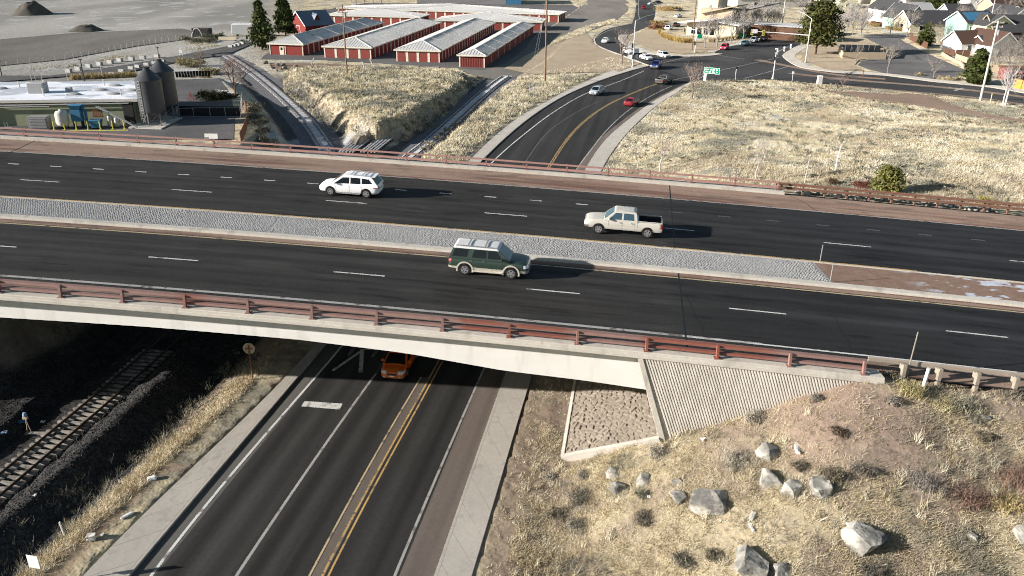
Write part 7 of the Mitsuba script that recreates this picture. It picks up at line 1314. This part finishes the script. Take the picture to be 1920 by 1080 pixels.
# ---------------------------------------------------------------- grass and ground cover
def scatter(poly, dens, seed):
    r_ = np.random.default_rng(seed); x0, y0, x1, y1 = poly.bounds; n = int((x1 - x0) * (y1 - y0) * dens); x, y = r_.uniform(x0, x1, n), r_.uniform(y0, y1, n); k = inside(poly, x, y); return x[k], y[k], r_
STRAW, PALE, GREYG, BROWN, RUSSET = np.array([.56, .495, .345]), np.array([.70, .65, .51]), np.array([.31, .30, .24]), np.array([.36, .29, .20]), np.array([.28, .15, .10])
def tone(x, y, r_, s=3.0, bias=0.0):
    a = vn(x, y, s, 61, 3)[:, None]; b = vn(x, y, s * .4, 62, 2)[:, None]; c = STRAW * (1 - sstep(.4, .62, b)) + PALE * sstep(.4, .62, b)
    c = c * (1 - sstep(.50 + bias, .62 + bias, a)) + GREYG * sstep(.50 + bias, .62 + bias, a); return np.clip(c * r_.uniform(.85, 1.15, (len(x), 1)), 0, 1)
wr = WALK_R[(WALK_R[:, 1] > 22) & (WALK_R[:, 1] < 46)]; HILL = Polygon(np.vstack([wr + [1.6, 0], [[3.0, 44], [3.0, 40.4], [9.0, 39.6], [19, 38.4], [40, 33.5], [46, 20], [0, 20]]])).buffer(0)
x, y, r_ = scatter(HILL, 120, 1); d = vn(x, y, 2.4, 71, 4); redtop = sstep(4.2, 6.2, terr(x, y) + 2.0 * (d - .5)) * sstep(24, 18, x); keep = r_.random(len(x)) < np.clip((d - .30) * 3.4, .12, 1) * (1 - .62 * redtop); x, y = x[keep], y[keep]
c = tone(x, y, r_, 1.6, .02) * np.array([.90, .87, .81]); br = vn(x, y, 1.1, 75, 3)[:, None]; c = c * (1 - .65 * sstep(.5, .66, br)) + BROWN * .65 * sstep(.5, .66, br); rr_ = (sstep(23, 28, x) * sstep(.45, .6, vn(x, y, 1.8, 76)))[:, None]; c = c * (1 - .6 * rr_) + RUSSET * .6 * rr_
putv('hill_grass', [blades(np.c_[x, y, terr(x, y)], r_.uniform(.10, .24, len(x)) * (.7 + vn(x, y, 3.3, 72)), .026, 1.7, 6, c, r_, .10)], kind='stuff', label='dry matted grass covering the near embankment')
r_ = np.random.default_rng(44); rp_ = np.vstack([np.c_[p[0] + w * .52 * np.cos(a) * q, p[1] + w * .45 * np.sin(a) * q] for p, w in BLD for a, q in ((r_.uniform(0, 6.28, int(70 * w)), r_.uniform(.85, 1.35, int(70 * w))),)])
putv('boulder_grass', [blades(np.c_[rp_, terr(rp_[:, 0], rp_[:, 1])], r_.uniform(.12, .34, len(rp_)), .026, 1.0, 6, tone(rp_[:, 0], rp_[:, 1], r_, 1.5, .03) * .9, r_, .08)], kind='stuff', label='dry grass tufts growing round the feet of the boulders')
# tall dry clumps and litter stones on the hill
x, y, r_ = scatter(HILL, .6, 2); g = vn(x, y, 2.0, 73); k = (g > .47) & (terr(x, y) < 6.6); x, y = x[k], y[k]
putv('hill_clumps', [blades(np.c_[x, y, terr(x, y)], r_.uniform(.35, .6, len(x)), .03, .8, 34, tone(x, y, r_, 2, .05), r_, .22)], kind='stuff', label='taller clumps of dry bunch grass on the near embankment')
x, y, r_ = scatter(HILL.union(Polygon([(0, 33), (4, 33), (5, 50), (2, 50)])), 1.6, 3); st = [rock(*(r_.uniform(.03, .12) * np.array([1, .9, .6])), 600 + i, 9, 0).apply_translation((a, b, z)) for i, (a, b, z) in enumerate(zip(x[:520], y[:520], terr(x, y)[:520]))]
put('pebbles', cat_(st), 'slope_stone', kind='stuff', label='loose pebbles scattered over the near embankment')
SOIL_R = Polygon(np.vstack([WALK_R[(WALK_R[:, 1] > 30) & (WALK_R[:, 1] < 60)] + [.3, 0], (WALK_R[(WALK_R[:, 1] > 30) & (WALK_R[:, 1] < 60)] + [3.4, 0])[::-1]])); x, y, r_ = scatter(SOIL_R, 26, 31); g = vn(x, y, .9, 74, 3); k = r_.random(len(x)) < np.clip((g - .42) * 5, .03, 1); x, y = x[k], y[k]
putv('verge_grass', [blades(np.c_[x, y, terr(x, y)], r_.uniform(.08, .28, len(x)), .025, 1.1, 5, tone(x, y, r_, 1.5, .1), r_, .1)], kind='stuff', label='thin dry grass on the soil beside the right walk')
# left bank
wl = WALK_L[(WALK_L[:, 1] > 22) & (WALK_L[:, 1] < 57)]; BANK = Polygon(np.vstack([wl - [1.0, 0], (wl - [4.2, 0])[::-1]])).buffer(0); x, y, r_ = scatter(BANK, 95, 4); dw = np.interp(y, wl[:, 1], wl[:, 0]) - x; k = r_.random(len(x)) < sstep(1.5, 2.3, dw + .9 * (vn(x, y, 1.2, 81) - .5)) * sstep(4.2, 3.0, dw) * sstep(55, 48, y); x, y = x[k], y[k]
putv('bank_grass', [blades(np.c_[x, y, terr(x, y)], r_.uniform(.14, .38, len(x)), .028, 1.2, 6, tone(x, y, r_, 1.5, .12) * [.95, .92, .88], r_, .12)], kind='stuff', label='yellow dry grass along the bank left of the walk')
DITCH = Polygon(np.vstack([wl - [3.2, 0], (wl - [6.5, 0])[::-1]])).buffer(0); x, y, r_ = scatter(DITCH, 14, 5); x, y = x[::1], y[::1]; k = r_.random(len(x)) < np.clip((vn(x, y, 1.4, 83) - .4) * 4, 0, 1); x, y = x[k], y[k]
putv('ditch_weeds', [blades(np.c_[x, y, terr(x, y)], r_.uniform(.25, .6, len(x)), .02, .9, 7, tone(x, y, r_, 1.2, .0) * .75, r_, .12)], kind='stuff', label='grey weeds growing on the black ballast bank')
BALL = Polygon([(-41, 28), (-22.5, 28), (-19.6, 44), (-18.5, 55), (-24, 62), (-34, 62), (-38, 45)]); x, y, r_ = scatter(BALL, 34, 6); d1, i1 = dist_line(TRACK_1, x, y); dw = np.interp(y, wl[:, 1], wl[:, 0]) - x; k = (dw > 3.4 + .6 * r_.normal(size=len(x))) & (d1 < 9.5); x, y, d1 = x[k], y[k], d1[k]; zz = terr(x, y) + .02
tet = np.array([[1, 0, -.5], [-.5, .87, -.5], [-.5, -.87, -.5], [0, 0, .8]]); s = r_.uniform(.03, .085, (len(x), 1, 1)); an = r_.uniform(0, 6.28, len(x)); Rz = np.stack([np.stack([np.cos(an), -np.sin(an), 0 * an], -1), np.stack([np.sin(an), np.cos(an), 0 * an], -1), np.stack([0 * an, 0 * an, 0 * an + 1], -1)], 1)
vv = np.einsum('nij,kj->nki', Rz, tet) * s * r_.uniform(.6, 1.4, (len(x), 4, 1)) + np.c_[x, y, zz][:, None]; ff = np.array([[0, 1, 3], [1, 2, 3], [2, 0, 3], [0, 2, 1]]); put('ballast_stones', trimesh.Trimesh(vv.reshape(-1, 3), (ff[None] + 4 * np.arange(len(x))[:, None, None]).reshape(-1, 3), process=False), 'ballast', kind='stuff', label='loose black ballast stones beside the near track')
# fields beyond the bridge
wr = WALK_R[(WALK_R[:, 1] > 80) & (WALK_R[:, 1] < 166)]; TRK = Polygon(np.array([[64.8,173.39],[70.29,171.71],[77.91,168.91],[80.97,170.92],[85.38,168.62],[84.74,163.22],[84.2,157.05],[84.47,146.45],[86.96,137.6],[83.83,132.19],[81.02,139.95],[78.61,150.1],[76.01,155.11],[70.79,162.04],[65.11,169.58]]))
FIELD = Polygon(np.vstack([wr + [.4, 0], np.array([[39.76,184.38],[44.7,185.35],[56.94,186.69],[68.1,180.75],[80.97,172.03],[91.64,164.02],[102.0,151.57]]), [[120, 80], [60, 74], [14, 80]]])).buffer(0).difference(TRK.buffer(-.5))
x, y, r_ = scatter(FIELD, 15, 7); d = vn(x, y, 5, 91, 4); k = r_.random(len(x)) < np.clip((d - .28) * 4, .15, 1); x, y = x[k], y[k]; c = tone(x, y, r_, 7, -.01); c = c + (BROWN * 1.2 - c) * (.55 * sstep(.52, .66, vn(x, y, 9, 93)))[:, None]
putv('field_grass', [blades(np.c_[x, y, terr(x, y)], r_.uniform(.16, .42, len(x)), .06, .9, 6, c, r_, .22)], kind='stuff', label='straw coloured dry grass over the wide field right of the curving road')
MND = MOUND.buffer(1.0); x, y, r_ = scatter(MND, 9, 8); d = vn(x, y, 4, 94, 3); k = r_.random(len(x)) < np.clip((d - .25) * 4, .2, 1); x, y = x[k], y[k]
putv('mound_grass', [blades(np.c_[x, y, terr(x, y)], r_.uniform(.25, .65, len(x)), .09, .7, 6, tone(x, y, r_, 6, .0), r_, .22)], kind='stuff', label='dry grass covering the mound between the two tracks')
w2 = WALK_L[(WALK_L[:, 1] > 84) & (WALK_L[:, 1] < 196)]; t2 = TRACK_2[(TRACK_2[:, 1] > 84) & (TRACK_2[:, 1] < 186)]; VERGE = Polygon(np.vstack([w2 - [.4, 0], (t2 + [3.6, 0])[::-1]])).buffer(0).difference(GRAVEL); x, y, r_ = scatter(VERGE, 10, 9); dw = np.interp(y, w2[:, 1], w2[:, 0]) - x; k = r_.random(len(x)) < np.clip((vn(x, y, 3.5, 95) - .3) * 5, .1, 1) * sstep(.3, 1.8, dw); x, y = x[k], y[k]
putv('verge_grass', [blades(np.c_[x, y, terr(x, y)], r_.uniform(.3, .75, len(x)), .085, .75, 7, tone(x, y, r_, 4, .06), r_, .22)], kind='stuff', label='pale dry grass on the bank between the straight track and the road walk')
dv = Polygon(np.array([[-2.3,198.08],[5.3,229.57],[13.97,257.44],[22.93,278.96],[29.23,303.88],[39.15,320.6],[38.59,333.61],[23.61,299.7],[12.48,260.14],[6.92,225.29],[1.5,199.98]])).buffer(0); x, y, r_ = scatter(dv, 7, 10); putv('verge_grass', [blades(np.c_[x, y, terr(x, y)], r_.uniform(.3, .8, len(x)), .12, .7, 6, tone(x, y, r_, 5, .1), r_, .25)], kind='stuff', label='pale dry grass edging the gravel road beside the slip lane')
dv = Polygon(np.array([[4.51,191.87],[18.22,209.87],[26.24,222.19],[32.32,210.65],[25.0,199.51],[11.93,193.05]])).buffer(0); x, y, r_ = scatter(dv, 2.5, 12); putv('verge_grass', [blades(np.c_[x, y, terr(x, y)], r_.uniform(.2, .6, len(x)), .10, .7, 6, tone(x, y, r_, 5, .1), r_, .25)], kind='stuff', label='sparse dry grass on the bare verge by the signal pole')
W_ = Polygon(np.array([[-117.28,186.66],[-107.62,200.57],[-102.33,220.41],[-96.03,240.5],[-91.93,259.71],[-84.93,266.16],[-84.01,236.34],[-94.49,225.24],[-103.05,199.04],[-113.37,180.05]])).buffer(0); x, y, r_ = scatter(W_, 2.4, 13); k = r_.random(len(x)) < np.clip((vn(x, y, 6, 97) - .45) * 6, 0, 1); x, y = x[k], y[k]; putv('verge_grass', [blades(np.c_[x, y, terr(x, y)], r_.uniform(.3, .7, len(x)), .12, .7, 6, tone(x, y, r_, 5, .1) * .9, r_, .25)], kind='stuff', label='dry grass strip along the chain link fence')
# low sage scattered over field, mound and banks: nobody could count it
sg = []
for poly, dn, seed, col in ((FIELD, .11, 21, (.20, .195, .145)), (MND, .22, 22, (.21, .205, .155)), (VERGE, .10, 23, (.30, .28, .20))):
    x, y, r_ = scatter(poly, dn, seed); k = vn(x, y, 8, 98) > .40; x, y = x[k], y[k]; zz = terr(x, y)
    for a, b, z in zip(x, y, zz): s = r_.uniform(.3, .75); sg.append(leafcloud((a, b, z + s * .35), (s, s, s * .6), 34, .22, np.array(col) * r_.uniform(.7, 1.3), r_, .4))
putv('low_sage', sg, kind='stuff', label='low grey green sage plants scattered through the dry fields')
r_ = np.random.default_rng(55)
for i, c in enumerate(np.array([[-13.93,126.34],[-13.63,130.06],[-12.72,128.58],[-12.45,133.21],[-11.98,136.06],[-11.32,139.04],[-10.47,142.59],[-12.75,123.55],[-11.89,124.98],[-11.03,128.64],[-10.18,133.29],[-9.57,137.4],[-8.88,140.87],[-8.01,145.43],[-7.24,149.28],[-17.64,130.68],[-17.38,134.24],[-16.83,137.14],[-12.58,158.37],[-11.82,165.23],[-11.12,167.65],[-10.62,173.96],[-13.62,153.55],[-8.88,177.35],[-8.18,182.22],[-7.53,186.6]])):
    shrub('rabbitbrush', c, r_.uniform(.5, .95), r_.uniform(.6, .9), (.36, .33, .25), 700 + i, 'pale frosted shrub on the banks of the straight track' , 200, .2, group='pale shrubs along the straight track', stems=4)
for i, c in enumerate(np.array([[-44.27,140.28],[-42.17,134.62],[-40.42,129.75],[-38.71,125.2],[-37.06,121.64],[-45.91,144.95],[-35.85,119.6],[-38.17,121.6]])): shrub('scrub', c, 1.2, 1.3, (.22, .20, .14), 760 + i, 'grey olive scrub on the slope between the rust fence and the curved track', 320, .25, group='scrub along the curved track cut', stems=5)
